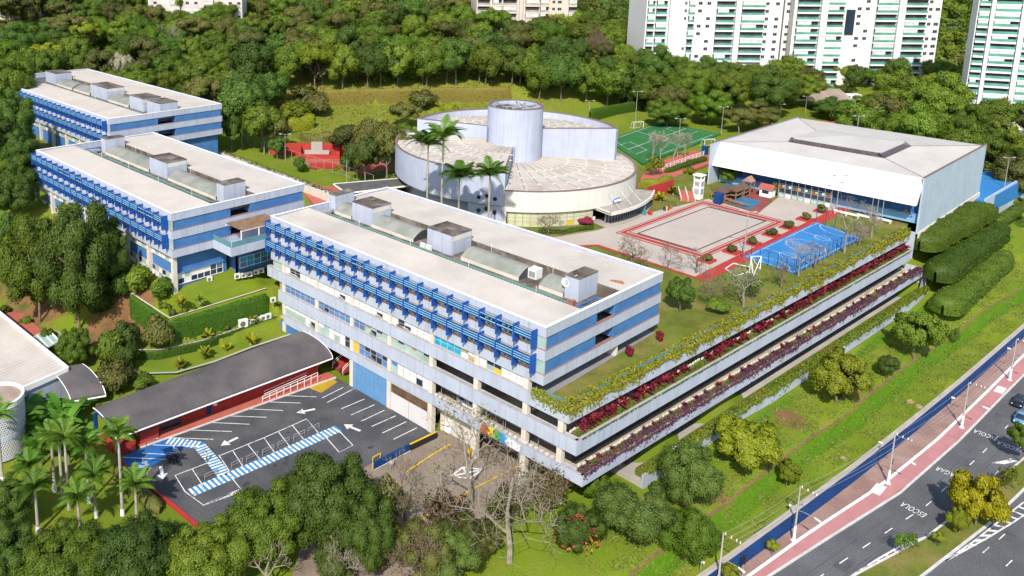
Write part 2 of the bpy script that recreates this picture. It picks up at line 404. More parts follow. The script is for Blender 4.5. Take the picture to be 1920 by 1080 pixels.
def GT(px, py):                                         # where a pixel's ray meets the terrain
    d = pray(px, py); ts = np.concatenate([np.arange(60, 420, 1.5), np.arange(420, 1500, 6)])
    P = CAM[None]+ts[:, None]*d[None]; hh = hts(P[:, :2]); k = np.argmax(P[:, 2] < hh)
    a, b = ts[max(k-1, 0)], ts[k]
    for _ in range(14):
        m = (a+b)/2; q = CAM+m*d
        if q[2] < h(q[0], q[1]): b = m
        else: a = m
    q = CAM+b*d; return (float(q[0]), float(q[1]), h(q[0], q[1]))
def axis(lo, a, b, hi, st):
    mid = list(np.arange(a, b+.1, st)); L = []; x = a; s = st
    while x > lo: s *= 1.25; x -= s; L.append(x)
    R = []; x = mid[-1]; s = st
    while x < hi: s *= 1.25; x += s; R.append(x)
    return np.array(L[::-1]+mid+R)
gx, gy = axis(-2500, -70, 200, 3500, 1.8), axis(-2500, -50, 170, 3500, 1.8)
gx = np.unique(np.concatenate([gx, np.arange(-32, 2, .6)])); gy = np.unique(np.concatenate([gy, np.arange(-38, -14, .6), np.arange(52, 81, .6)]))
XX, YY = np.meshgrid(gx, gy, indexing='ij')
HH = hts(np.stack([XX.ravel(), YY.ravel()], 1)).reshape(XX.shape)
nx_, ny_ = XX.shape
idx = np.arange(nx_*ny_).reshape(nx_, ny_)
quads = np.stack([idx[:-1, :-1], idx[1:, :-1], idx[1:, 1:], idx[:-1, 1:]], -1).reshape(-1, 4)
me = D.meshes.new('terrain')
me.from_pydata(np.stack([XX.ravel(), YY.ravel(), HH.ravel()], 1).tolist(), [], quads.tolist())
me.polygons.foreach_set('use_smooth', [True]*len(quads))
# how much bare soil / forest litter there is at each vertex
PX, PY = XX.ravel(), YY.ravel()
def blob(cx, cy, r, p=2): return np.exp(-(((PX-cx)**2+(PY-cy)**2)/r**2)**(p/2))
soil = np.zeros(len(PX))
soil = np.maximum(soil, .45*np.clip((PY-150)/20, 0, 1)*np.clip((PX+60)/20, 0, 1))
soil = np.maximum(soil, 0.9*blob(-27, 100, 13)); soil = np.maximum(soil, 1.2*blob(-25, 76, 8)); soil = np.maximum(soil, 0.9*blob(-24, 115, 14))
soil = np.maximum(soil, 0.75*blob(-36, 112, 5))
for q in (G3(1400, 850, -1), G3(1580, 735, -1), G3(1330, 910, 0), G3(1480, 800, -1.5)): soil = np.maximum(soil, 0.55*blob(q[0], q[1], 4.2)*1.35)
soil = np.maximum(soil, 0.4*np.clip((PX-205)/15, 0, 1)*np.clip((PY+15)/10, 0, 1))
for q in (G3(820, 960, -1), G3(640, 1050, -2)): soil = np.maximum(soil, 0.8*blob(q[0], q[1], 7))
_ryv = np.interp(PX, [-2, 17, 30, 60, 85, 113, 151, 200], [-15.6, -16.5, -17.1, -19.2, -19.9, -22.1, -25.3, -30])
greener = np.where((PX > -12) & (PX < 190), np.exp(-((PY-_ryv+1.5)/1.3)**4), 0.)  # greener grass mask: band below the ridge, strip along the planter wall
greener = np.maximum(greener, np.where((PX > 12) & (PX < 170), np.exp(-((PY+10.3+PX*.047)/.9)**4), 0.))
at = me.attributes.new('greener', 'FLOAT', 'POINT'); at.data.foreach_set('value', greener.astype(np.float32))
dry = np.clip(np.minimum(np.clip((PX-60)/12, 0, 1), np.clip((175-PX)/10, 0, 1))*np.clip((PY-100)/14, 0, 1), 0, .8)
dry = np.maximum(dry, .45*np.clip((PX-128)/20, 0, 1)*np.clip((PY-60)/10, 0, 1))
dry = np.maximum(dry, .5*blob(60, 120, 24))
at = me.attributes.new('dry', 'FLOAT', 'POINT'); at.data.foreach_set('value', dry.astype(np.float32))
at = me.attributes.new('soil', 'FLOAT', 'POINT'); at.data.foreach_set('value', soil.astype(np.float32))
m = D.materials.new('ground_grass'); m.use_nodes = True
n = m.node_tree.nodes; l = m.node_tree.links; b = n['Principled BSDF']; b.inputs['Roughness'].default_value = 0.95; b.inputs['Specular IOR Level'].default_value = 0.05
geo = n.new('ShaderNodeNewGeometry'); ta = n.new('ShaderNodeAttribute'); ta.attribute_name = 'soil'
def _noise(s, dt=5):
    t = n.new('ShaderNodeTexNoise'); t.inputs['Scale'].default_value = s; t.inputs['Detail'].default_value = dt; l.new(geo.outputs['Position'], t.inputs['Vector']); return t.outputs['Fac']
def _rng(f, a, c, lo=0., hi=1.):
    r = n.new('ShaderNodeMapRange'); r.inputs[1].default_value = a; r.inputs[2].default_value = c; r.inputs[3].default_value = lo; r.inputs[4].default_value = hi; l.new(f, r.inputs[0]); return r.outputs[0]
def _mix(f, a, c):
    x = n.new('ShaderNodeMix'); x.data_type = 'RGBA'; l.new(f, x.inputs[0])
    for i, q in ((6, a), (7, c)):
        if isinstance(q, tuple): x.inputs[i].default_value = (*q, 1)
        else: l.new(q, x.inputs[i])
    return x.outputs[2]
def _add(a, c):
    x = n.new('ShaderNodeMath'); x.operation = 'ADD'; l.new(a, x.inputs[0]); l.new(c, x.inputs[1]); return x.outputs[0]
grass = _mix(_rng(_noise(0.11), .35, .65), (0.140, 0.195, 0.014), (0.215, 0.225, 0.030))
grass = _mix(_rng(_noise(0.23, 7), .52, .72), grass, (0.25, 0.205, 0.065))
grass = _mix(_rng(_noise(0.06, 3), .45, .62), grass, (0.115, 0.165, 0.02))
da = n.new('ShaderNodeAttribute'); da.attribute_name = 'dry'
grass = _mix(_rng(_add(da.outputs['Fac'], _rng(_noise(0.4, 6), 0, 1, -.4, .4)), .35, .75), grass, _mix(_rng(_noise(1.1, 5), .35, .65), (0.14, 0.15, 0.02), (0.25, 0.215, 0.06)))
grass = _mix(_rng(_noise(2.2, 4), .3, .75), grass, _mix(_rng(_noise(6, 3), .3, .7), (0.085, 0.16, 0.008), (0.17, 0.23, 0.02)))
la = n.new('ShaderNodeAttribute'); la.attribute_name = 'greener'
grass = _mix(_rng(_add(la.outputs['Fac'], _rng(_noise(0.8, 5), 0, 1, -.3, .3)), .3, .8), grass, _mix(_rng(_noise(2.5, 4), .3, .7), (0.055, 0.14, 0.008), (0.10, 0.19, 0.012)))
dirt = _mix(_rng(_noise(0.5), .3, .7), (0.24, 0.115, 0.055), (0.15, 0.095, 0.045))
dirt = _mix(_rng(_noise(0.35), .52, .68), dirt, (0.07, 0.10, 0.02))
sf = _rng(_add(ta.outputs['Fac'], _rng(_noise(0.6, 6), 0, 1, -.35, .35)), .42, .6)
l.new(_mix(sf, grass, dirt), b.inputs['Base Color'])
bn = n.new('ShaderNodeBump'); bn.inputs['Strength'].default_value = 0.5; bn.inputs['Distance'].default_value = 0.15; l.new(_noise(3, 5), bn.inputs['Height']); l.new(bn.outputs[0], b.inputs['Normal'])
GRASS = m
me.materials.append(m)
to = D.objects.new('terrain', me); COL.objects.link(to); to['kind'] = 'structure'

# ---------------------------------------------------------------- the three school blocks
_mc = {}
def cached(key, fn):
    if key not in _mc: _mc[key] = fn()
    return _mc[key]
def fin_mesh():
    mb = MB()
    pr = [(-1.25, 2.85), (0.0, 2.85), (0.0, 0.0), (-0.5, 0.0), (-0.5, 0.25), (-1.25, 0.25)]
    t = 0.09
    v = [(x, -t, z) for x, z in pr]+[(x, t, z) for x, z in pr]; k = len(pr)
    mb.add(v, [tuple(range(k)), tuple(range(2*k-1, k-1, -1))]+[(i, i+k, (i+1) % k+k, (i+1) % k) for i in range(k)])
    return mb.mesh('sun_fin', FIN)
def slat_mesh(w):
    mb = MB(); w2 = w/2-.1
    mb.box(-.22, -w2, .03, -.12, w2, .14, 0); mb.box(-.14, -w2, -.2, -.1, w2, .02, 1); mb.box(-.1, -w2, .10, .1, w2, .13, 1)
    return mb.mesh('slat', [SLAT, mat('slat_navy', (0.006, 0.04, 0.17), .6, .1)])
def shade_frame_mesh(w):
    mb = MB(); w2 = w/2-.1
    for x in (-1.15, -.78, -.4, -.05): mb.box(x-.02, -w2, 2.42, x+.02, w2, 2.46)
    for k in range(7):
        y = -w2+2*w2*k/6; mb.box(-1.17, y-.012, 2.44, 0, y+.012, 2.462)
    for y in (-w2*.33, w2*.33): mb.box(-1.06, y-.03, 1.2, -1.0, y+.03, 2.44)
    return mb.mesh('shade_frame', STEEL)
def bay_frame_mesh(w, hgt):
    mb = MB(); w2 = w/2
    mb.box(-.1, -w2, 0, .25, w2, .16); mb.box(-.02, -w2, hgt-.1, .2, w2, hgt)
    mb.box(-.02, -w2, .16, .2, -w2+.55, hgt-.1); mb.box(-.02, w2-.3, .16, .2, w2, hgt-.1)
    for k in (1, 2): y = -w2+.55+(w-.85)*k/3; mb.box(.02, y-.035, .16, .1, y+.035, hgt-.1)
    return mb.mesh('window', CREAM)
def unitpane(m): return cached(('pane', m.name), lambda: MB().box(-.03, -.5, -.5, .03, .5, .5).mesh('pane', m))
def pane(parent, m, x, y, z, w, hh, rot=None):
    return link(unitpane(m), 'pane', parent, (x, y, z), rot, (1, w, hh))

def strip_window(parent, x, y0, y1, z0, z1, n, kinds, split=0.55, opened=()):
    # a ribbon window between two piers: frame with mullions and a transom, one pane object per light
    f = MB(); w = (y1-y0)/n
    f.box(x-.12, y0, z0, x+.18, y1, z0+.12); f.box(x-.04, y0, z1-.07, x+.12, y1, z1)
    for k in range(n+1): f.box(x-.05, y0+k*w-.045, z0+.12, x+.11, y0+k*w+.045, z1-.07)
    zs = z0+.12+(z1-z0-.19)*split; f.box(x-.035, y0+.05, zs-.03, x+.095, y1-.05, zs+.03)
    wo_ = f.build('window', FRAME, parent)
    for k in range(n):
        a, b_ = kinds[k % len(kinds)]
        yc = y0+(k+.5)*w
        if k in opened:
            pane(wo_, b_, x-.42, yc, (z0+.12+zs)/2, w-.12, zs-z0-.1, (0, math.radians(-38), 0))
            pane(wo_, GL_DARK, x+.16, yc, (z0+.12+zs)/2, w-.1, zs-z0-.14)
        else: pane(wo_, b_, x+.03, yc, (z0+.12+zs)/2, w-.1, zs-z0-.14)
        pane(wo_, a, x+.03, yc, (zs+z1-.07)/2, w-.1, z1-.07-zs-.05)
    return wo_

def school(label, x0, y0, zr, WD, LN, nb, boxes, vaults, notch, low, near=True):
    B = thing('school_building', label, 'building', (x0, y0, zr-25))
    x1, y1 = x0+WD, y0+LN
    def ring(mb, za, zb, t, mi=0, o=0.0):
        mb.box(x0-o, y0-o, za, x0+t, y1+o, zb, mi); mb.box(x1-t, y0-o, za, x1+o, y1+o, zb, mi)
        mb.box(x0+t, y0-o, za, x1-t, y0+t, zb, mi); mb.box(x0+t, y1-t, za, x1-t, y1+o, zb, mi)
    p = MB(); ring(p, zr-1.45, zr, .32); ring(p, zr, zr+.07, .40, 1, .05)
    for k in range(int(LN/9.25)+1): p.box(x0-.004, y0+2.9+9.25*k-.02, zr-1.45, x0+.01, y0+2.9+9.25*k+.02, zr, 2)
    p.build('parapet', [WHITE, CAP, SOFFIT], B)
    # roof sheets with standing ribs, falling away from the trough
    T0, T1 = x0+8.8*WD/30, x0+19.0*WD/30
    for a, b_, za, zb in ((x0+.42, T0, zr-.42, zr-.1), (T1, x1-.42, zr-.1, zr-.42)):
        r = MB(); r.add([(a, y0+.42, za), (b_, y0+.42, zb), (b_, y1-.42, zb), (a, y1-.42, za), (a, y0+.42, za-.12), (b_, y0+.42, zb-.12), (b_, y1-.42, zb-.12), (a, y1-.42, za-.12)],
              [(0, 1, 2, 3), (7, 6, 5, 4), (0, 4, 5, 1), (1, 5, 6, 2), (2, 6, 7, 3), (3, 7, 4, 0)])
        y = y0+.9
        while y < y1-.8:
            ex = (-.12 if a > x0+2 else 0), (.12 if b_ < x1-2 else 0)
            r.add([(a+ex[0], y-.05, za+.002), (b_+ex[1], y-.05, zb+.002), (b_+ex[1], y+.05, zb+.002), (a+ex[0], y+.05, za+.002), (a+ex[0], y, za+.07), (b_+ex[1], y, zb+.07)], [(0, 1, 5, 4), (3, 4, 5, 2), (0, 4, 3), (1, 2, 5)], 1)
            y += .62
        r.build('roof_sheet', [ROOF, ROOFRIB], B)
    # trough between the sheets
    t = MB(); zt = zr-1.75
    t.box(T0-.2, y0+.4, zt-.2, T1+.2, y1-.4, zt)
    t.box(T0-.2, y0+.4, zt, T0-.02, y1-.4, zr-.24); t.box(T1+.02, y0+.4, zt, T1+.2, y1-.4, zr-.24)
    t.build('roof_trough', TROUGH, B)
    bx0, bx1 = T0+5.0*WD/30, T1-.3
    for (a, c, kind) in boxes:
        q = MB(); zt2 = zr+1.75
        q.box(bx0, y0+a, zt, bx1, y0+c, zt2, 0)
        q.box(bx0+.3, y0+a+.3, zt2, bx1-.3, y0+c-.3, zt2+.04, 1); 
        for s_ in ((bx0-.04, y0+a-.04, bx1+.04, y0+a+.28), (bx0-.04, y0+c-.28, bx1+.04, y0+c+.04), (bx0-.04, y0+a+.28, bx0+.28, y0+c-.28), (bx1-.28, y0+a+.28, bx1+.04, y0+c-.28)):
            q.box(s_[0], s_[1], zt2-.02, s_[2], s_[3], zt2+.16, 1)
        bo = q.build('roof_box', [WHITE, TROUGH], B)
        if kind:
            MB().box(bx0+.25, y0+a-.05, zt2-1.0, bx1-.25, y0+a, zt2-.3).build('louver_vent', CREAM, bo)
            MB().box(bx0+.2, y0+a-.06, zt2-3.3, bx0+(bx1-bx0)*.62, y0+a, zt2-1.05).build('pale_panel', WHITE, bo)
    for (a, c) in vaults:
        q = MB(); nseg = 12; Lr = c-a; k = max(2, int(Lr/.75))
        for s_ in range(k):
            ya, yb = y0+a+Lr*s_/k+.02, y0+a+Lr*(s_+1)/k-.02
            pr = []
            for i in range(nseg+1):
                u = i/nseg; pr.append((bx0-.2+(bx1-bx0+.4)*u, zt+.55+1.15*math.sin(math.pi*u)))
            k0 = len(q.v)
            for (xx, zz) in pr: q.v += [(xx, ya, zz), (xx, yb, zz)]
            for i in range(nseg): q.f.append((k0+2*i, k0+2*i+2, k0+2*i+3, k0+2*i+1)); q.m.append(0)
            # raised seam
            for (xx, zz), (x2, z2) in zip(pr[:-1], pr[1:]):
                q.add([(xx, yb-.05, zz+.05), (x2, yb-.05, z2+.05), (x2, yb+.05, z2+.05), (xx, yb+.05, zz+.05)], [(0, 1, 2, 3)], 0)
        for ye in (y0+a+.03, y0+c-.03):
            k0 = len(q.v); q.v += [(xx, ye, zz-.05) for xx, zz in pr]+[(bx1+.2, ye, zt), (bx0-.2, ye, zt)]
            q.f.append(tuple(range(k0, k0+nseg+3))); q.m.append(1)
        q.box(bx0-.25, y0+a, zt, bx0-.12, y0+c, zt+.56, 2); q.box(bx1+.12, y0+a, zt, bx1+.25, y0+c, zt+.56, 2)
        q.build('vault_skylight', [VAULT, DARKIN, CREAM], B)
    for k, (dx, dz) in enumerate(((1.3, .75), (1.9, .9), (2.5, .7))):
        q = MB(); q.tube((T0+dx, y0+4, zt+dz), (T0+dx, y1-4, zt+dz), .11 if k != 1 else .15)
        for j in range(int((LN-8)/9)): yy = y0+6+j*9; q.box(T0+dx-.05, yy-.05, zt, T0+dx+.05, yy+.05, zt+dz)
        q.build('roof_pipe', PIPE, B)
    q = MB()
    for j in range(4): yy = y0+LN*(.14+.21*j); q.tube((T0+.6, yy, zt), (T0+.6, yy, zt+2.4), .035)
    for j in range(4): yy = y0+LN*(.2+.2*j); q.tube((T1-.25, yy, zt), (T1-.25, yy, zt+2.2), .035)
    q.build('roof_posts', WHITEP, B)
    # floor bands, sills and inner slabs
    bands = [(zr-4.9, zr-3.3), (zr-8.4, zr-6.85)]
    for za, zb in bands:
        q = MB(); ring(q, za, zb, .5); ring(q, zb, zb+.05, .48, 1, .04)
        q.box(x0+.5, y0+.5, za+.2, x1-.5, y1-.5, za+.5, 2)
        for k in range(1, int(LN/9.25)+1): q.box(x0-.004, y0+2.9+9.25*(k-1)-.02, za, x0+.01, y0+2.9+9.25*(k-1)+.02, zb, 2)
        q.build('floor_band', [WHITE, RUST, SOFFIT], B)
    rows = [(zr-3.25, zr-1.45), (zr-6.8, zr-4.9)]
    n0, n1 = x0+notch[0]*WD/30, x0+notch[1]*WD/30
    for za, zb in rows:
        pbox('blue_panel', BLUEW, B, x0+1.1, y0+.14, za, n0, y0+.42, zb); pbox('blue_panel', BLUEW, B, n1, y0+.14, za, x1-.3, y0+.42, zb)
        q = MB(); q.box(n0, y0+3.2, za, n1, y0+3.4, zb, 0); q.box(n0-.12, y0+.5, za, n0, y0+3.4, zb, 0); q.box(n1, y0+.5, za, n1+.12, y0+3.4, zb, 0)
        q.box(n0+.8, y0+3.1, za+.3, n0+1.9, y0+3.2, zb-.2, 1)
        q.build('recess', [BLUEW, GL_DARK], B)
        # glazed corner light beside the end wall
        q = MB(); q.box(x0+.1, y0+.02, za, x0+.28, y0+.14, zb, 0); q.box(x0+.1, y0+1.55, za, x0+.3, y0+1.7, zb, 0); q.box(x0+.1, y0+.14, za, x0+.28, y0+1.55, za+.1, 0)
        q.box(x0+.28, y0+.16, za, x0+1.1, y0+.36, zb, 1)
        cw = q.build('corner_window', [FRAME, BLUEW], B); pane(cw, GL_GREEN, x0+.16, y0+.85, (za+zb)/2, 1.4, zb-za)
        # back and far-end walls behind the bands
        pbox('back_wall', BLUEW, B, x1-.42, y0+.5, za, x1-.14, y1-.5, zb); pbox('far_wall', BLUEW, B, x0+.6, y1-.42, za, x1-.42, y1-.14, zb)
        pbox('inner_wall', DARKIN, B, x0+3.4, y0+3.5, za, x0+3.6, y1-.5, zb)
    # sun shades along the long front
    pitch = (LN-1.5)/nb; ys = [y0+1.4+pitch*k for k in range(nb+1)]
    fm = cached('fin', fin_mesh); sm = cached(('slat', round(pitch, 2)), lambda: slat_mesh(pitch)); shf = cached(('shf', round(pitch, 2)), lambda: shade_frame_mesh(pitch))
    fr = cached(('bay', round(pitch, 2)), lambda: bay_frame_mesh(pitch-.2, 1.78))
    for ri, (za, zb) in enumerate(rows):
        for y in ys: link(fm, 'sun_fin', B, (x0, min(y, y1-.1), za-.22))
        for k in range(nb):
            yc = (ys[k]+ys[k+1])/2
            w_ = link(fr, 'window', B, (x0+.3, yc, za))
            for j in range(3):
                g = random.choice((GL_DARK, GL_DARK, GL_BLUE, GL_BLUE, GL_BLIND, GL_GREEN, GL_WARM))
                lw = (pitch-.2-.85)/3; yy = yc-(pitch-.2)/2+.55+lw*(j+.5)
                if near and random.random() < .16:
                    pane(w_, GL_GREEN, x0+.02, yy, za+.72, lw-.1, 1.0, (0, math.radians(-35), 0)); g = GL_DARK
                pane(w_, g, x0+.42, yy, za+.92, lw-.06, 1.5)
            sh = link(shf, 'sunshade', B, (x0, yc, za-.22))
            miss = near and ri == 0 and k in (1, 2, 11, 13, 14)
            for j in range(3):
                if miss and j == 1: continue
                link(sm, 'slat', sh, (x0-.95, yc, za+2.18-.36*j))
    return B
PIERS = [2.9, 11.8, 20.8, 30.1, 39.4, 48.9, 58.7]
blockA = school('nearest blue and white school block rising above the striped parking lot', 0, 0, 25, 30, 62.4, 20,
       [(4.4, 6.8, 0), (29.4, 35.2, 3), (49.4, 55.0, 2), (60.0, 61.9, 0)], [(6.9, 11.3), (15.2, 27.2), (38.4, 49.3), (55.1, 59.9)], (12.3, 16.9), None)
blockB = school('middle blue and white school block behind the tall trees on the left', -17, 68.8, 27.4, 30, 62.4, 20,
       [(4.2, 6.8, 0), (26.4, 33.8, 3), (55.3, 57.6, 0)], [(7, 25.6), (34, 55)], (12.5, 17.0), None)
C0 = G(204, 225, 31.5)
blockC = school('farthest blue and white school block at upper left against the wooded hill', C0[0]+.5, C0[1]+1, 31.5, 33, 86, 27,
       [(2, 9, 0), (11, 19, 2), (33, 44, 2), (70, 78, 0)], [(19.5, 32), (44.5, 56), (57, 69)], (12.3, 16.9), None, False)

# block A: the storeys below the sun shades, open parking bays on the right
def bandX(name, za, zb, ya, yb, parent, xo=0.0, t=.9):
    q = MB(); q.box(-xo, ya, za, t, yb, zb, 0); q.box(-xo-.03, ya, zb, t-.35, yb, zb+.05, 1)
    return q.build(name, [WHITE, CAPST], parent)
LOWB = ((12.9, 14.9, -4.3, 63.6), (8.9, 11.1, -5.7, 60.2), (5.0, 6.6, -6.9, 58.6))
for za, zb, ya, yb in LOWB: bandX('floor_band', za, zb, ya, yb, blockA)
for zf, zc in ((13.2, 12.9), (9.3, 9.05), (5.3, 5.05)):
    pbox('floor_slab', BEIGE, blockA, .9, -2.5, zf-.25, 19, 61.5, zf)
def wrow(za, zb, spec):
    for k, sp in spec.items():
        ya, yb = (PIERS[k]+.4, PIERS[k+1]-.4) if k < 6 else (PIERS[6]+.4, 62.0 if za > 12 else 60.0)
        strip_window(blockA, .35, ya, yb, za, zb, *sp)
Bd, Gn, Bu, Dk, Cy, Ye, Wm = GL_BLIND, GL_GREEN, GL_BLUE, GL_DARK, GL_CYAN, GL_YEL, GL_WARM
wrow(14.95, 16.6, {6: (3, [(Gn, Gn)]), 5: (6, [(Bd, Bd), (Bd, Bd), (Bd, Bd), (Dk, Bd), (Dk, Bd), (Bd, Bd)], .55, (3, 4)), 4: (6, [(Bd, Bd)], .55, (1,)), 3: (6, [(Bd, Bd)], .5, (1,)),
     2: (6, [(Bd, Bd), (Bd, Bd), (Bd, Bd), (Bd, Bd), (Dk, Wm), (Bd, Bd)], .5, (3, 4)), 1: (6, [(Bd, Wm), (Wm, Bd), (Cy, Cy), (Cy, Cy), (Cy, Cy), (Cy, Cy)]), 0: (6, [(Bd, Bd), (Bd, Bd), (Bd, Bd), (Dk, Ye), (Dk, Gn), (Bd, Bd)], .5)})
wrow(11.17, 12.9, {5: (6, [(Bu, Bu)]), 4: (6, [(Bu, Bu)], .5, (4,)), 3: (6, [(Gn, Gn), (Dk, Gn), (Gn, Gn), (Wm, Gn), (Bu, Bu), (Bu, Bu)], .6, (2,)), 2: (6, [(Dk, Gn), (Gn, Gn), (Wm, Gn), (Gn, Gn)], .62), 6: (2, [(Wm, Wm)])})
wrow(6.67, 8.9, {5: (6, [(Bd, Gn), (Bd, Bd), (Bd, Gn), (Bd, Gn), (Bd, Gn), (Bd, Gn)], .6, (0,)), 4: (6, [(Dk, Dk), (Bd, Bd), (Bd, Gn), (Bd, Bd), (Gn, Gn), (Bd, Gn)], .55), 3: (6, [(Dk, Bu), (Bu, Dk), (Dk, Bu), (Dk, Bu), (Bu, Bu), (Ye, Ye)], .55, (2,)),
     2: (6, [(Bd, Bd), (Bd, Dk), (Bd, Bd), (Bd, Bd), (Bd, Bd), (Bu, Gn)], .55)})
for za, zb, n0 in ((14.9, 16.6, -9), (11.1, 12.9, -9), (6.6, 8.9, -9)):
    for y in PIERS+([-3.0] if za < 14 else []): pbox('pier', CREAM, blockA, .12, y-.4, za+.06, .95, y+.4, zb)
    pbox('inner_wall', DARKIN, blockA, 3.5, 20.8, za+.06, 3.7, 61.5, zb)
    pbox('back_wall', CREAM, blockA, 18.5, .3 if zb > 16 else -2.5, zb-3.4, 18.8, 20.8, zb-.05)
for y in PIERS+[-3.0]: pbox('pier', CREAM, blockA, .12, y-.45, -.3, 1.0, y+.45, 5.0)
# ground storey: blue gate, white gate, doors
q = MB(); q.box(.2, 30.6, 0, .3, 38.9, 4.9, 0)
for k in range(9): q.box(.14, 30.6+k*1.03, 0.02, .2, 30.66+k*1.03, 4.88, 0)
q.build('blue_gate', LBLUE, blockA)
g_ = MB()
for a, b_ in ((21.3, 25.4), (25.5, 29.6)): g_.box(.2, a, .05, .3, b_, 3.1, 0); g_.box(.2, a, 4.7, .3, b_, 4.85, 0)
gate = g_.build('white_gate', mat('gate_white', (0.62, 0.60, 0.60), 0.7, .05), blockA)
q = MB()
for k in range(34): y = 21.4+k*.245; q.box(.21, y-.04, 3.1, .29, y+.04, 4.7)
q.build('gate_bars', WOOD, gate)
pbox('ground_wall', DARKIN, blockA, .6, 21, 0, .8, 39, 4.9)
pbox('ground_wall', CREAM, blockA, 2.2, 13.5, -.3, 2.4, 20.4, 4.9); pbox('ground_wall', WOOD, blockA, 5.5, -3, -.3, 5.7, 13.5, 4.9)  # brown on the second wall paints in the undercroft's shadow
q = MB(); q.box(2.08, 18.2, 0, 2.2, 19.3, 2.3, 0); q.build('door', WHITEP, blockA)
q = MB(); q.box(.3, 49, 0, .6, 60, 4.9, 0); q.box(.3, 39.8, 0, 8, 40, 4.9, 0); q.box(7.8, 40, 0, 8, 49, 4.9, 0); q.build('blue_ground_wall', BLUEW, blockA)
q = MB()
for k in range(10): q.box(2+k*.35, 43.5, 0, 2.35+k*.35, 46.5, .2+k*.19)
st = q.build('stair', RED, blockA)
q = MB()
for y in (43.6, 46.4):
    q.tube((1.8, y, 1.1), (5.5, y, 3.1), .06); q.tube((1.8, y, .6), (5.5, y, 2.6), .05); q.tube((1.8, y, 0), (1.8, y, 1.1), .05); q.tube((5.5, y, 2), (5.5, y, 3.1), .05)
q.build('handrail', WHITEP, st)
# low guard blocks on the parking sills and rails inside the open bays
q = MB()
for y in np.arange(-2.2, 20.2, .9):
    q.box(.1, y, 6.7, .55, y+.45, 6.95)
q.build('sill_blocks', KERB, blockA)
q = MB()
for yb_ in (12.6, 3.6, -2.2):
    for k in range(2):
        ya = yb_+.4+k*3.6
        if ya+3 > yb_+8.4 or (yb_ < 0 and k): continue
        q.path([(1.6, ya, 5.3), (1.6, ya, 7.6), (1.6, ya+3.2, 7.6), (1.6, ya+3.2, 5.3)], .05, n=5)
q.build('bay_rails', STEEL, blockA)
for (yy, zz, dz) in ((13.2, 9.3, 1.1), (4.0, 9.3, 1.5), (-1.9, 9.3, 1.4)):
    q = MB(); q.add([(2.5, yy, zz+.02), (15, yy, zz+.02), (15, yy+5.4, zz+.02), (2.5, yy+5.4, zz+.02), (15, yy, zz+dz+1.2), (15, yy+5.4, zz+dz+1.2)], [(0, 3, 5, 4), (0, 4, 1), (3, 2, 5), (1, 4, 5, 2)]); q.build('ramp', BEIGE, blockA)
# painted mural on the lowest band
mm = D.materials.new('mural_paint'); mm.use_nodes = True; n = mm.node_tree.nodes; l = mm.node_tree.links
tc = n.new('ShaderNodeTexCoord'); sx = n.new('ShaderNodeSeparateXYZ'); nz = n.new('ShaderNodeTexNoise'); nz.inputs['Scale'].default_value = 2.5
ad = n.new('ShaderNodeMath'); ad.operation = 'MULTIPLY_ADD'; ad.inputs[1].default_value = .35
cr = n.new('ShaderNodeValToRGB'); e = cr.color_ramp
for i, (ps, c) in enumerate(((0, (.75, .78, .82)), (.22, (.72, .76, .8)), (.34, (.03, .25, .6)), (.5, (.02, .40, .10)), (.66, (.75, .55, .02)), (.8, (.6, .05, .03)), (1, (.75, .3, .05)))):
    el = e.elements[i] if i < 2 else e.elements.new(ps); el.position = ps; el.color = (*c, 1)
e.interpolation = 'CONSTANT'
l.new(tc.outputs['Object'], nz.inputs['Vector']); l.new(tc.outputs['Object'], sx.inputs[0])
mp_ = n.new('ShaderNodeMapRange'); mp_.inputs[1].default_value = 3.2; mp_.inputs[2].default_value = 10.4; mp_.inputs[3].default_value = -.18; mp_.inputs[4].default_value = .82
l.new(sx.outputs['Y'], mp_.inputs[0]); l.new(nz.outputs['Fac'], ad.inputs[0]); l.new(mp_.outputs[0], ad.inputs[2]); l.new(ad.outputs[0], cr.inputs[0]); l.new(cr.outputs[0], n['Principled BSDF'].inputs['Base Color'])
q = MB(); q.add([(-.012, 3.4, 5.1), (-.012, 10.6, 5.0), (-.012, 10.2, 6.5), (-.012, 6.5, 6.56), (-.012, 3.2, 6.2)], [(0, 4, 3, 2, 1)]); q.build('mural', mm, blockA)

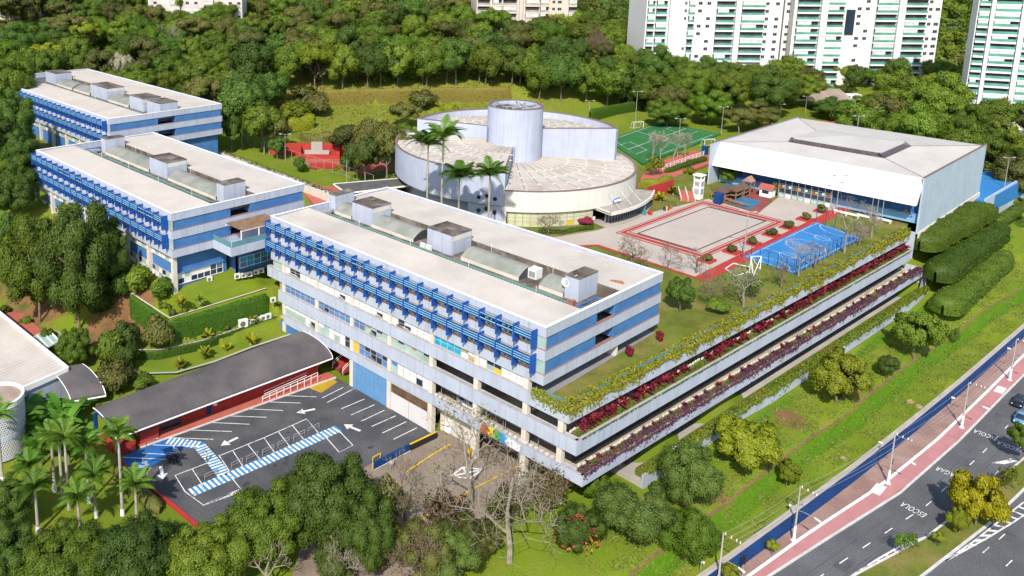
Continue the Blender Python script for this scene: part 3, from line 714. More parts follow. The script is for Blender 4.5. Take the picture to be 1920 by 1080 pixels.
# ---------------------------------------------------------------- foliage surfaces (used by hedges, creepers, crowns)
def fast_mesh(name, V, Q, mats, mi=None, smooth=False):
    me = D.meshes.new(name); V = np.asarray(V, np.float32); Q = np.asarray(Q, np.int32)
    me.vertices.add(len(V)); me.vertices.foreach_set('co', V.ravel())
    me.loops.add(Q.size); me.loops.foreach_set('vertex_index', Q.ravel())
    me.polygons.add(len(Q)); me.polygons.foreach_set('loop_start', np.arange(0, Q.size, Q.shape[1], dtype=np.int32))
    for m in (mats if isinstance(mats, (list, tuple)) else [mats]): me.materials.append(m)
    if mi is not None: me.polygons.foreach_set('material_index', np.asarray(mi, np.int32))
    if smooth: me.polygons.foreach_set('use_smooth', np.ones(len(Q), bool))
    me.update(calc_edges=True)
    return me
def cards(P, N, size, rng, tilt=0.7, aspect=0.75):
    # little leaf clumps: one bent-free quad per point, facing roughly along N
    n = len(P)
    N = N + rng.normal(0, tilt, (n, 3)); N /= np.linalg.norm(N, axis=1)[:, None]+1e-9
    T = rng.normal(0, 1, (n, 3)); T -= (T*N).sum(1)[:, None]*N; T /= np.linalg.norm(T, axis=1)[:, None]+1e-9
    B = np.cross(N, T)
    s = size*rng.uniform(0.6, 1.35, n)[:, None]
    a = T*s*.5; b = B*s*.5*aspect
    V = np.stack([P-a, P-b*1.0+a*.1, P+a, P+b*1.0+a*.1], 1).reshape(-1, 3)
    Q = np.arange(4*n).reshape(-1, 4)
    return V, Q
def hedge_mesh(name, pts, width, height, leaf, size=.32, dens=9, rounded=.5, step=.8, wob=.18, seed=1):
    rng = np.random.default_rng(seed)
    pts = [np.array(p, float) for p in pts]
    # resample
    S = [pts[0]]
    for a, b in zip(pts[:-1], pts[1:]):
        L = np.linalg.norm(b[:2]-a[:2]); k = max(1, int(L/step))
        for i in range(1, k+1): S.append(a+(b-a)*i/k)
    S = np.array(S); n = len(S)
    T = np.gradient(S[:, :2], axis=0); T /= np.linalg.norm(T, axis=1)[:, None]+1e-9
    NR = np.stack([-T[:, 1], T[:, 0]], 1)
    m = 9; u = np.linspace(0, 1, m)
    prof = []
    for q in u:                                         # across: up one side, over the top, down the other
        if q < .3: x, z = -1, q/.3
        elif q > .7: x, z = 1, (1-q)/.3
        else: x, z = (q-.5)/.2, 1
        z2 = z*(1-rounded*.45*(abs(x)**3)) if z > .5 else z
        prof.append((x*(1-rounded*.25*z), z2))
    prof = np.array(prof)
    V = np.zeros((n, m, 3))
    ph = rng.uniform(0, 6, 6)
    for j in range(m):
        w = prof[j, 0]*width/2; zz = prof[j, 1]*height
        t = np.arange(n)*step
        bump = wob*(np.sin(t*.9+ph[0]+j)+.7*np.sin(t*.37+ph[1]-j*.6)+.6*np.sin(t*2.1+ph[2]+j*2))
        tap = np.minimum(1, np.minimum(np.arange(n)+.02, n-1-np.arange(n)+.02)/(2.2 if width > 1.5 else .05))**.5
        V[:, j, :2] = S[:, :2]+NR*((w+np.sign(prof[j, 0])*bump*.6)*tap)[:, None]
        V[:, j, 2] = S[:, 2]+(zz+bump*prof[j, 1]*.8)*(.55+.45*tap)
    idx = np.arange(n*m).reshape(n, m)
    Q = np.stack([idx[:-1, :-1], idx[:-1, 1:], idx[1:, 1:], idx[1:, :-1]], -1).reshape(-1, 4)
    VV = V.reshape(-1, 3)
    A, Bq, Cq, Dq = VV[Q[:, 0]], VV[Q[:, 1]], VV[Q[:, 2]], VV[Q[:, 3]]
    nr = np.cross(Bq-A, Dq-A); ar = np.linalg.norm(nr, axis=1)
    cnt = rng.poisson(np.clip(ar*dens, 0, 400))
    sel = np.repeat(np.arange(len(Q)), cnt); r1 = rng.uniform(0, 1, len(sel))[:, None]; r2 = rng.uniform(0, 1, len(sel))[:, None]
    P = (A[sel]*(1-r1)+Bq[sel]*r1)*(1-r2)+(Dq[sel]*(1-r1)+Cq[sel]*r1)*r2
    N = nr[sel]/(ar[sel][:, None]+1e-9)
    # make normals point outward
    ctr = S[np.clip(sel//(m-1), 0, n-1)]+np.array([0, 0, height*.4]); N *= np.sign(((P-ctr)*N).sum(1))[:, None]
    cv, cq = cards(P+N*rng.uniform(-.05, .16, len(P))[:, None], N, size, rng, .55)
    return fast_mesh(name, np.vstack([VV, cv]), np.vstack([Q, cq+len(VV)]), leaf)
def hedge(name, label, cat, pts, width, height, leaf, group=None, parent=None, **k):
    me = hedge_mesh(name, pts, width, height, leaf, **k)
    off = wloc(parent) if parent is not None else Vector(pts[0])
    me.transform(Matrix.Translation(-off))
    o = D.objects.new(name, me); COL.objects.link(o); WL[o.name] = Vector(off)
    if parent is not None: o.parent = parent
    else: o.location = off
    return tag(o, label, cat, group)
def bezier_row(p0, p1, f):                              # point at fraction f of a line
    return tuple(a+(b-a)*f for a, b in zip(p0, p1))
def PX3(lst, z): return [G3(x, y, z) for x, y in lst]

# ---------------------------------------------------------------- terraced garage with planted edges
TG = thing('terraced_garage', 'long terraced parking garage with planted white parapets stepping down to the lawn', 'garage', (4, -5, 0))
E3, E4, E5, E6 = ((0, -4.3), (117.3, -9.9)), ((0, -5.75), (115.6, -10.95)), ((0, -6.95), (120.6, -13.0)), ((12.0, -9.1), (121.0, -14.3))
def ed(E, x, off=0.0): return (x, E[0][1]+(E[1][1]-E[0][1])*(x-E[0][0])/(E[1][0]-E[0][0])+off)
def terr(E, za, zb, x0=.02, x1=None, t=.35, n=10):
    x1 = x1 or E[1][0]
    for k in range(n):
        a, b = x0+(x1-x0)*k/n, x0+(x1-x0)*(k+1)/n-.03
        q = MB(); q.seg(ed(E, a), ed(E, b), t, za, zb, 0, 1); q.seg(ed(E, a, -.03), ed(E, b, -.03), t+.06, zb, zb+.05, 1, 1); q.seg(ed(E, a, .02), ed(E, b, .02), t-.1, za-.03, za, 2, 1)
        q.build('parapet', [WHITE, CAPST, RUST], TG)
terr(E3, 12.9, 14.9); terr(E4, 8.9, 11.1); terr(E5, 5.0, 6.6, n=12)
terr(E6, .2, 2.3, 12.0, n=10)
def deck(name, E, x0, x1, ya, yend, z0, z1, m):
    a, b = ed(E, x0, ya), ed(E, x1, ya)
    q = MB(); q.prism([a, b, (x1, yend), (x0, yend)], z0, z1); return q.build(name, m, TG)
deck('deck', E3, .95, 117.2, .36, 9, 13.0, 14.55, SOFFIT)
deck('deck', E4, .95, 117, .36, 7, 8.95, 9.25, BEIGE)
deck('deck', E5, .95, 120, .36, 6, 5.05, 5.35, BEIGE)
deck('deck', E6, 12, 120.5, .36, 2, .0, 1.2, CONC)
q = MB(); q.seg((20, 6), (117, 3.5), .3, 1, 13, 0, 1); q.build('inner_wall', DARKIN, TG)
# soil troughs behind the parapets, with a row of pale curb stones along their inner edge
def trough(E, x0, x1, ya, yb, z, m):
    q = MB(); q.prism([ed(E, x0, ya), ed(E, x1, ya), ed(E, x1, yb), ed(E, x0, yb)], z-1.4, z); return q.build('planter', m, TG)
PLG = mat('planter_grass', (0.10, 0.13, 0.02), 1, .3, 1.0, .05, rgb2=(0.17, 0.13, 0.06), mix2=(.5, .7), scale2=.6)
trough(E4, 1.2, 116.5, .4, 2.0, 11.0, PLG); trough(E5, .8, 119, .4, 1.5, 6.75, PLG); trough(E6, 13, 120, .4, 1.9, 2.3, PLG)
stone = MB().add([(-.3, -.13, 0), (.3, -.15, 0), (.28, .14, 0), (-.29, .12, 0), (-.27, -.11, .2), (.26, -.12, .24), (.25, .12, .22), (-.26, .1, .19)], [(4, 5, 6, 7), (0, 1, 5, 4), (1, 2, 6, 5), (2, 3, 7, 6), (3, 0, 4, 7)]).mesh('curb_stone', CREAM)
for E, z, off, x1 in ((E4, 11.02, 2.05, 116), (E5, 6.78, 1.55, 118.5)):
    for k in range(135):
        x = 1.4+k*(x1-1.4)/135
        if random.random() < .06: continue
        p = ed(E, x, off+random.uniform(-.08, .08)); link(stone, 'curb_stone', TG, (p[0], p[1], z), (0, 0, random.uniform(-.2, .2)))
# hanging clearance boards, dark screens and stub columns in the gaps
sign = MB().box(-.55, -.06, -.28, .55, .06, .28).add([(-.4, -.065, .0), (.4, -.065, .0), (0, -.065, -.22)], [(0, 2, 1)], 1).mesh('clearance_board', [YELLOW, BLACK])
for E, z, n_, yo in ((E3, 12.45, 11, .9), (E4, 8.45, 13, .8), (E5, 4.6, 12, .8)):
    for k in range(n_):
        x = 9+k*(106/n_)
        p = ed(E, x, yo); link(sign, 'clearance_board', TG, (p[0], p[1], z))
for E, za, zb, yo, nn in ((E4, 5.4, 8.9, 2.6, 44), (E5, 1.25, 5.0, 2.4, 44)):
    for k in range(nn):
        x = 3+k*2.6 if E is E4 else 14+k*2.4
        a, b = ed(E, x, yo), ed(E, x+2.5, yo)
        q = MB(); q.seg(a, b, .08, za, za+2.1)
        for j in range(3): c = ed(E, x+.4+j*.85, yo-.03); q.box(c[0]-.04, c[1]-.03, za, c[0]+.04, c[1], zb)
        q.build('screen_panel', DARKIN, TG)
for E, za, zb in ((E3, 9.25, 12.9), (E4, 5.35, 8.9), (E5, 1.2, 5.0)):
    for k in range(14):
        x = 5+k*8.3; p = ed(E, x, 3.2); pbox('column', CREAM, TG, p[0]-.25, p[1]-.25, za, p[0]+.25, p[1]+.25, zb)
q = MB(); q.seg((116.9, -10.9), (117.6, -3), .3, 8.9, 14.9, 0, 0); q.build('end_wall', WHITE, TG)
q = MB(); a_ = G(1745, 498, 6.6); q.add([(119.9, -13.0, .3), (119.9, -13.0, 6.6), (120.9, -13.05, 6.6), (120.9, -13.3, .3), (116.0, -12.9, .3), (119.9, -9, .3), (119.9, -9, 6.6)], [(0, 3, 2, 1), (4, 0, 1), (0, 5, 6, 1)]); q.build('end_wall', WHITE, TG)
q = MB(); a0, b0 = G(1255, 818, 1.5), G(1300, 790, 1.8); pbox('white_board', WHITEP, TG, 19.5, -9.2, 1.4, 21.8, -9.05, 3.4)
# teal railing above the top parapet
rl = []
for k in range(39):
    x = 1+k*3; a, b = ed(E3, x, .8), ed(E3, x+2.9, .8)
    q = MB(); q.seg(a, b, .03, 14.95, 15.45); q.build('rail_panel', TEAL, TG)
q = MB(); q.seg((.6, -3.4), (.6, -.2), .03, 14.95, 15.7, 0, 0); q.build('rail_panel', TEAL, TG)

# ---------------------------------------------------------------- upper plaza: lawn deck, paving, courts
DRYGRASS = mat('dry_lawn', (0.14, 0.165, 0.03), 1.0, .2, .3, .05, rgb2=(0.25, 0.20, 0.07), mix2=(.48, .7), scale2=.16, bump=.4, fine=.25)
q = MB(); q.prism([ed(E3, 1.3, .95), ed(E3, 117, .95), (122, -8), (124, 50), (100, 100), (50, 100), (31, 63), (30.6, .3), (1.3, -.3)], 14.56, 15.0); structure('plaza_lawn', q, DRYGRASS)
PAVE = mat('plaza_paving', (0.455, 0.395, 0.35), .9, .05, .15, .15, rgb2=(0.42, 0.37, 0.33), mix2=(.52, .78), scale2=.13, fine=.12)
pv = PX3([(985, 470), (1090, 463), (1118, 461), (1312, 522), (1400, 478), (1560, 398), (1600, 392), (1575, 386), (1470, 362), (1420, 401), (1328, 373), (1205, 402), (1190, 408), (1120, 432), (1040, 445), (945, 430), (930, 445)], 15)
q = MB(); q.sheet(pv, 15.03); structure('plaza_paving', q, PAVE)
q = MB(); q.strip([G(*p, 15) for p in ((1060, 466), (1090, 462), (1119, 460), (1313, 524), (1402, 477))], 1.1, 15.06); structure('red_edging', q, RED)
q = MB(); q.strip([G(*p, 15) for p in ((1313, 524), (1400, 480), (1480, 441), (1605, 380))], 2.6, 15.05); structure('red_path', q, RED)
oc = [np.array(G(*p, 15)) for p in ((1153.5, 437), (1318, 376), (1476, 415.6), (1316.4, 486))]
ic = [np.array(G(*p, 15)) for p in ((1193, 438.3), (1328.8, 387.5), (1438, 414.5), (1305, 471))]
cen = sum(oc)/4
def loop_lines(mb, crn, t0, t1, z, mi):                 # frame between inset t0 and t1 metres
    def ins(t): return [c+(cen-c)/np.linalg.norm(cen-c)*t*1.45 for c in crn]
    a, b = ins(t0), ins(t1)
    for i in range(4):
        j = (i+1) % 4; mb.sheet([a[i], a[j], b[j], b[i]], z, mi)
q = MB()
loop_lines(q, oc, 0, .35, 15.06, 0); loop_lines(q, oc, .75, 1.75, 15.06, 0); loop_lines(q, oc, 2.1, 2.45, 15.06, 0); loop_lines(q, ic, 0, .5, 15.06, 1)
structure('plaza_marking', q, [RED, mat('dark_marking', (0.09, 0.035, 0.035), .8)])
cc = [np.array(G(*p, 15)) for p in ((1393, 482), (1530, 417), (1617, 447), (1490, 514.5))]
q = MB(); q.sheet([(c[0], c[1]) for c in cc], 15.09); structure('sports_court', q, COURTB)
def cxy(u, v): p = (cc[0]*(1-v)+cc[3]*v)*(1-u)+(cc[1]*(1-v)+cc[2]*v)*u; return (float(p[0]), float(p[1]))
q = MB()
def cl(pts, w=.11, close=False): q.strip([cxy(*p) for p in (pts+[pts[0]] if close else pts)], w, 15.12)
for a, b in ((.02, .485), (.515, .98)):
    cl([(a, .05), (b, .05)]); cl([(b, .05), (b, .95)]); cl([(b, .95), (a, .95)]); cl([(a, .95), (a, .05)]); m_ = (a+b)/2; cl([(m_, .05), (m_, .95)])
    cl([(m_+.05*math.cos(t), .5+.15*math.sin(t)) for t in np.linspace(0, 2*math.pi, 25)])
    for e_, s_ in ((a, 1), (b, -1)): cl([(e_+s_*.095*math.sin(t), .5-.36*math.cos(t)) for t in np.linspace(0, math.pi, 17)])
structure('court_marking', q, PAINT)
for i, (px, py) in enumerate(((1325, 490), (1373, 474), (1411, 458), (1446, 442), (1478, 428), (1509, 413), (1541, 398))):
    c = G(px, py, 15); q = MB(); q.prism([(c[0]-1.3, c[1]-1.3), (c[0]+1.5, c[1]-1.3), (c[0]+1.5, c[1]+1.5), (c[0]-1.3, c[1]+1.5)], 15.02, 15.4)
    tag(q.build('planter_box', RED), 'square red planter base beside the court, %s from the near end' % ('first', 'second', 'third', 'fourth', 'fifth', 'sixth', 'seventh')[i], 'planter', 'red planters beside the court')

# sports field with hedged bank behind it
F = [G(1138, 262, 14.95), G(1236, 228, 14.95), G(1352, 251, 14.95), G(1205, 307, 14.95)]
q = MB(); q.prism(F, 14.2, 14.95); structure('sports_field', q, TURF)
F = [np.array(f) for f in F]
def fxy(u, v): p = (F[0]*(1-v)+F[3]*v)*(1-u)+(F[1]*(1-v)+F[2]*v)*u; return (float(p[0]), float(p[1]))
q = MB()
def fl(pts, w=.17): q.strip([fxy(*p) for p in pts], w, 15.0)
fl([(.06, .06), (.94, .06), (.94, .94), (.06, .94), (.06, .06)]); fl([(.5, .06), (.5, .94)]); fl([(.06, .3), (.2, .3), (.2, .7), (.06, .7)]); fl([(.94, .3), (.8, .3), (.8, .7), (.94, .7)])
fl([(.5+.09*math.cos(t), .5+.13*math.sin(t)) for t in np.linspace(0, 2*math.pi, 25)]); fl([(.06, .5), (.94, .5)], .2)
structure('field_marking', q, PAINT)

# ---------------------------------------------------------------- round auditorium
AX, AY = 76.0, 65.75
AU = thing('auditorium', 'round pale lavender auditorium of stacked fan roofs around a tall drum', 'auditorium', (AX, AY, 15))
AWALL = mat('lavender_render', (0.42, 0.455, 0.575), .8, .06, .3, .2, streak=.25)
AROOF = mat('fan_roof_sheet', (0.485, 0.445, 0.40), .7, .08, .2, .25, rgb2=(0.36, 0.32, 0.28), mix2=(.48, .72), scale2=.12)
AWHITE = mat('cream_white_render', (0.64, 0.62, 0.57), .7, .04, streak=.2)
BROWN = mat('brown_coping', (0.20, 0.13, 0.11), .8)
def pol(a, r): t = math.radians(a); return (AX+r*math.cos(t), AY+r*math.sin(t))
def arcwall(mb, a0, a1, r, t, z0, z1, mi=0, st=3.0):
    n = max(1, int(abs(a1-a0)/st))
    for i in range(n):
        b, c = a0+(a1-a0)*i/n, a0+(a1-a0)*(i+1)/n
        mb.prism([pol(b, r-t), pol(b, r), pol(c, r), pol(c, r-t)], z0, z1, mi)
def fan_roof(a0, a1, r0, r1, z0, z1, name='fan_roof', nseam=14):
    q = MB(); n = int((a1-a0)/3)
    for i in range(n):
        b, c = a0+(a1-a0)*i/n, a0+(a1-a0)*(i+1)/n
        p = [pol(b, r0), pol(b, r1), pol(c, r1), pol(c, r0)]
        q.add([(*p[0], z0), (*p[1], z1), (*p[2], z1), (*p[3], z0)], [(0, 1, 2, 3)])
    o = q.build(name, AROOF, AU)
    q = MB()
    for i in range(nseam*3+1):
        a = a0+(a1-a0)*i/(nseam*3); big = i % 3 == 0
        w = .11 if big else .04; hh = .14 if big else .05
        t = math.radians(a); dx, dy = -math.sin(t)*w, math.cos(t)*w
        p0, p1 = pol(a, r0), pol(a, r1)
        q.add([(p0[0]-dx, p0[1]-dy, z0), (p1[0]-dx, p1[1]-dy, z1), (p1[0]+dx, p1[1]+dy, z1), (p0[0]+dx, p0[1]+dy, z0), (p0[0], p0[1], z0+hh), (p1[0], p1[1], z1+hh)], [(0, 1, 5, 4), (3, 4, 5, 2)], 2 if big else 0)
        if big:
            for f in (.3, .5, .7, .88):
                r = r0+(r1-r0)*f; c = pol(a+.5, r); zz = z0+(z1-z0)*f; q.box(c[0]-.35, c[1]-.35, zz, c[0]+.35, c[1]+.35, zz+.14, 1)
    s_ = q.build('roof_seam', [AROOF, CREAM, mat('seam_grey', (0.30, 0.27, 0.24), .8)], o); s_['kind'] = 'stuff'
    return o
DR = 6.7
# lower right fan
fan_roof(-145, -18, DR, 28.7, 23.6, 22.2)
q = MB(); arcwall(q, -145, -30, 29.2, .45, 18.4, 23.0, 0); q.build('white_band', AWHITE, AU)
q = MB(); arcwall(q, -145, -18, 29.3, .55, 23.0, 23.15, 0); q.build('coping', BROWN, AU)
q = MB(); arcwall(q, -30, -16, 29.2, .45, 15, 23.0, 0); q.build('lavender_wall', AWALL, AU)
q = MB(); arcwall(q, -72, -30, 27.6, .4, 15, 18.4, 0); q.build('inner_wall', mat('maroon_wall', (0.16, 0.03, 0.04), .7), AU)
q = MB(); arcwall(q, -145, -28, 28.9, 3, 18.2, 18.39, 0); q.build('soffit', AWHITE, AU)
# glazed front under the white band
fr_ = MB(); nb_ = 12; A0, A1 = -143.5, -104
for i in range(nb_+1): arcwall(fr_, A0+(A1-A0)*i/nb_-.12, A0+(A1-A0)*i/nb_+.12, 28.62, .2, 15, 18.4)
for z_ in (15, 16.15, 17.0, 18.25): arcwall(fr_, A0, A1, 28.58, .14, z_, z_+.1)
gl_ = fr_.build('glazing', FRAME, AU)
PALEG = mat('pale_yellow_glass', (0.50, 0.52, 0.32), .2, .12, .5, .5)  # plain pale yellow-green pane colour
for i in range(nb_):
    b, c = A0+(A1-A0)*(i+.06)/nb_, A0+(A1-A0)*(i+.94)/nb_
    for za, zb in ((15.1, 16.15), (16.25, 17.0), (17.1, 18.25)):
        q = MB(); q.prism([pol(b, 28.44), pol(b, 28.5), pol(c, 28.5), pol(c, 28.44)], za, zb)
        q.build('pane', YELLOW if (i == 8 and za < 16) else PALEG, gl_)
q = MB(); q.prism([pol(-145, DR), pol(-145, 29.2), pol(-144, 29.2), pol(-143.6, DR)], 15, 23.0); q.build('end_wall', AWHITE, AU)
# entrance under its own low canopy
q = MB(); arcwall(q, -103, -62, 33.4, 6, 18.05, 18.35, 0, 2.5); arcwall(q, -103, -62, 33.55, .3, 17.9, 18.6, 1, 2.5); q.prism([pol(-103, 27.5), pol(-103, 33.5), pol(-102.5, 33.5), pol(-102.5, 27.5)], 17.9, 18.6, 1)
q.build('entrance_canopy', [mat('canopy_sheet', (0.33, 0.30, 0.27), .8, .2, .6), AWHITE], AU)
q = MB(); arcwall(q, -101, -70, 30.8, .12, 15.1, 17.9, 0, 2); eg = q.build('entrance_glass', GL_DARK, AU)
q = MB()
for i in range(17): arcwall(q, -101+i*1.94-.1, -101+i*1.94+.1, 30.95, .14, 15.1, 17.9)
q.build('mullion', STEEL, eg)['kind'] = 'stuff'
q = MB(); arcwall(q, -104, -62, 33.0, 5, 15.03, 15.25, 0, 2.5); q.build('entrance_step', CONC, AU)
q = MB()
for a in (-96, -88, -80): q.tube((*pol(a, 32.5), 18.4), (*pol(a, 29.3), 21.3), .05)
q.build('canopy_stay', STEEL, AU)
q = MB(); c0, c1 = pol(-93, 29.45), pol(-87.5, 29.45); q.seg(c0, c1, .12, 18.75, 19.6); q.build('blue_sign', mat('sign_blue', (.05, .22, .5), .5), AU)
q = MB()
for k in range(9):
    f = .1+k*.095; p = bezier_row(c0, c1, f); q.box(p[0]-.1, p[1]-.25, 18.95, p[0]+.08, p[1]-.12, 19.42)
q.build('sign_letters', WHITEP, AU)['kind'] = 'stuff'
# upper left fan
fan_roof(-145, -252, DR, 28.7, 27.2, 26.4) if False else fan_roof(-252, -145, DR, 28.7, 27.4, 26.3)
q = MB(); arcwall(q, -252, -145.2, 29.2, .4, 19.6, 26.9, 0); q.build('lavender_wall', AWALL, AU)
q = MB(); arcwall(q, -252, -145.2, 29.28, .5, 26.9, 27.02, 0); q.build('coping', BROWN, AU)
q = MB(); arcwall(q, -252, -146, 26.3, .4, 14.5, 19.6, 0); q.build('blue_base_wall', AWALL, AU)
q = MB(); arcwall(q, -252, -146, 29.1, 3, 19.4, 19.59, 0); q.build('soffit', SOFFIT, AU)
q = MB(); q.prism([pol(-145.6, DR), pol(-145.9, 29.2), pol(-145.1, 29.2), pol(-145.1, DR)], 15, 27.0); q.build('step_wall', AWALL, AU)
q = MB(); q.prism([pol(-146.2, DR), pol(-146.2, 29.2), pol(-145.0, 29.2), pol(-145.0, DR)], 27.0, 27.12); q.build('coping', BROWN, AU)
q = MB(); q.prism([pol(-160, 24), pol(-161, 29.0), pol(-146, 29.1), pol(-146, 24)], 15, 26.0); q.build('lower_wall', AWALL, AU)
rw = MB().lathe([(0, .12), (.34, .12), (.34, -.1), (.45, -.1), (.45, .14), (.34, .14)], n=12).mesh('round_window', [GL_DARK])
for a, z_ in ((-149, 18), (-149, 21), (-152.5, 18.6), (-152.5, 21.5), (-156, 18), (-156, 21)):
    p = pol(a, 29.12); link(rw, 'round_window', AU, (p[0], p[1], z_), (0, math.pi/2, math.radians(a)))
# tall rear half
q = MB(); R3 = 26.0
q.prism([pol(-38, DR-.5), pol(-38, R3), pol(-37.2, R3), pol(-35, DR-.5)], 18, 30.5); q.prism([pol(112, DR-.5), pol(110, R3), pol(111, R3), pol(114, DR-.5)], 18, 30.5)
arcwall(q, -38, 111, R3, .5, 15, 30.5); q.build('tall_wall', AWALL, AU)
q = MB(); arcwall(q, -38, 111, R3+.1, .7, 30.5, 30.65); q.prism([pol(-38.4, DR), pol(-38.4, R3), pol(-37, R3), pol(-34, DR)], 30.5, 30.62); q.prism([pol(113.5, DR), pol(111.4, R3), pol(109.9, R3), pol(109.5, DR)], 30.5, 30.62); q.build('coping', BROWN, AU)
fan_roof(-36, 110, DR, R3-.5, 30.0, 28.9)
# the drum, open at the top with cooling plant inside
q = MB(); n = 40
for i in range(n):
    b, c = 360*i/n, 360*(i+1)/n
    q.prism([pol(b, DR-.35), pol(b, DR), pol(c, DR), pol(c, DR-.35)], 22, 36.5, 0)
dro = q.build('drum', AWALL, AU)
q = MB()
for i in range(n): b, c = 360*i/n, 360*(i+1)/n; q.prism([pol(b, DR-.45), pol(b, DR+.1), pol(c, DR+.1), pol(c, DR-.45)], 36.5, 36.65)
q.build('coping', BROWN, dro)
q = MB(); q.prism([pol(a, DR-.36) for a in range(0, 360, 12)], 34.6, 34.8); q.build('drum_floor', SOFFIT, dro)
rng_ = random.Random(3)
for k in range(9):
    a = rng_.uniform(0, 360); r = rng_.uniform(1, 4.6); p = pol(a, r); s_ = rng_.uniform(.6, 1.3)
    MB().box(p[0]-s_, p[1]-s_*.7, 34.8, p[0]+s_, p[1]+s_*.7, 35.5+rng_.uniform(0, 1.0)).build('cooling_unit', STEEL if k % 2 else mat('dark_plant', (.10, .10, .13), .6), dro)
for k in range(12):
    a = rng_.uniform(0, 360); b = a+rng_.uniform(110, 250); z_ = 35.8+rng_.uniform(0, .6)
    MB().tube((*pol(a, DR-.5), z_), (*pol(b, DR-.6), z_), .12).build('duct', STEEL, dro)
for a, r, z0, z1 in ((-143, DR+.25, 22.5, 27.5), (150, DR+.3, 27, 31.5)):
    p = pol(a, r); q = MB(); t = math.radians(a+90)
    for s_ in (-.35, .35): q.tube((p[0]+math.cos(t)*s_, p[1]+math.sin(t)*s_, z0), (p[0]+math.cos(t)*s_, p[1]+math.sin(t)*s_, z1), .05)
    z_ = z0
    while z_ < z1: q.tube((p[0]-math.cos(t)*.35, p[1]-math.sin(t)*.35, z_), (p[0]+math.cos(t)*.35, p[1]+math.sin(t)*.35, z_), .04); z_ += .45
    q.build('ladder', mat('ladder_teal', (.10, .22, .32), .5), AU)['kind'] = 'stuff'

# ---------------------------------------------------------------- sports hall
ZG = 25.5
g0, g1, g2, g3 = [G(*p, ZG) for p in ((1357, 263), (1714, 336), (1858, 278.5), (1503, 219))]
GXF, GXB, GYR, GYL = (g0[0]+g1[0])/2, (g2[0]+g3[0])/2, (g1[1]+g2[1])/2, (g0[1]+g3[1])/2
GY = thing('sports_hall', 'white sports hall with slanted front fascia and dark roof lantern', 'sports hall', (GXF, GYR, 14))
HW = mat('hall_white', (0.70, 0.70, 0.70), .7, .04, .3, .2, streak=.2)
HBLUE = mat('hall_pale_blue', (0.39, 0.475, 0.57), .8, .06, .3, .2, streak=.25)
q = MB(); q.add([(GXF, GYR+.3, ZG), (GXF, GYL-.3, ZG), (GXF-3.6, GYL-.3, ZG-5.6), (GXF-3.6, GYR+.3, ZG-5.6), (GXF+.6, GYR+.3, ZG), (GXF+.6, GYL-.3, ZG), (GXF-2.6, GYL-.3, ZG-5.6), (GXF-2.6, GYR+.3, ZG-5.6)],
      [(0, 1, 2, 3), (7, 6, 5, 4), (0, 4, 5, 1), (3, 2, 6, 7), (0, 3, 7, 4), (1, 5, 6, 2)]); q.build('front_fascia', HW, GY)
def endwall(y, t, xf, m, ztop=ZG+.35, xb=None):
    q = MB(); xb = xb or GXB
    pr = [(xf, 13), (xb, 10), (xb+.3, ztop), (xf-.2, ztop)]
    v = [(x, y, z) for x, z in pr]+[(x, y+t, z) for x, z in pr]
    q.add(v, [(0, 1, 2, 3), (7, 6, 5, 4), (0, 4, 5, 1), (1, 5, 6, 2), (3, 2, 6, 7), (0, 3, 7, 4)])
    q.box(xf-.3, y-.05, ztop, xb+.4, y+t+.05, ztop+.12, 1)
    return q.build('end_wall', [m, BROWN], GY)
endwall(GYR-.05, .35, GXF-.8, HBLUE); endwall(GYL-.3, .35, GXF-4.6, WHITE)
pbox('plinth', CREAM, GY, GXF-.5, GYR-.3, 12.0, GXB, GYR-.07, 13.3)
q = MB(); q.box(GXB-.3, GYR+.3, 10, GXB, GYL-.3, ZG-.2); q.build('rear_wall', HW, GY)
# roof: four flat falls up to a lantern
lz = 26.9
l0, l1, l2 = [G(*p, lz) for p in ((1480, 265), (1653, 297.5), (1712, 274.5))]
LX0, LX1, LY0, LY1 = (l0[0]+l1[0])/2, l2[0], (l1[1]+l2[1])/2, l0[1]
o_ = [(GXF, GYL-.3, ZG), (GXF, GYR+.3, ZG), (GXB, GYR+.3, ZG), (GXB, GYL-.3, ZG)]
i_ = [(LX0, LY1, lz), (LX0, LY0, lz), (LX1, LY0, lz), (LX1, LY1, lz)]
GROOF = mat('hall_roof_sheet', (0.47, 0.445, 0.42), .6, .05, .2, .3, rgb2=(0.38, 0.36, 0.34), mix2=(.5, .8), scale2=.07)
for a in range(4):
    b = (a+1) % 4; q = MB(); q.add([o_[a], o_[b], i_[b], i_[a]], [(0, 1, 2, 3)])
    A_, B_, C_, D_ = map(Vector, (o_[a], o_[b], i_[b], i_[a])); ln_ = (B_-A_).length; k = int(ln_/1.1)
    ax = (B_-A_).normalized()
    for j in range(1, k):
        s0 = A_+ax*(ln_*j/k); 
        u = (s0-A_).length; tl = (D_-A_).dot(ax); tr = (C_-A_).dot(ax)
        top = 1.0 if tl <= u <= tr else (u/tl if u < tl else (ln_-u)/(ln_-tr))
        mid = A_+ax*u + ((D_-A_)-ax*(D_-A_).dot(ax))*top*.995
        nx2 = ax*.05; up = Vector((0, 0, .05))
        q.add([s0-nx2, mid-nx2, mid+nx2, s0+nx2, s0+up, mid+up], [(0, 1, 5, 4), (4, 5, 2, 3)])
    q.add([A_+ax*.0+Vector((0, 0, .06)), D_+Vector((0, 0, .06)), D_+ax*.25+Vector((0, 0, .06)), A_+ax*.25+Vector((0, 0, .06))], [(0, 3, 2, 1)], 1)
    q.build('roof_fall', [GROOF, BROWN], GY)
q = MB(); q.box(LX0+1.2, LY0+1.2, lz, LX1-1.2, LY1-1.2, lz+.8); lan = q.build('lantern', BROWN, GY)
lt = lz+1.0
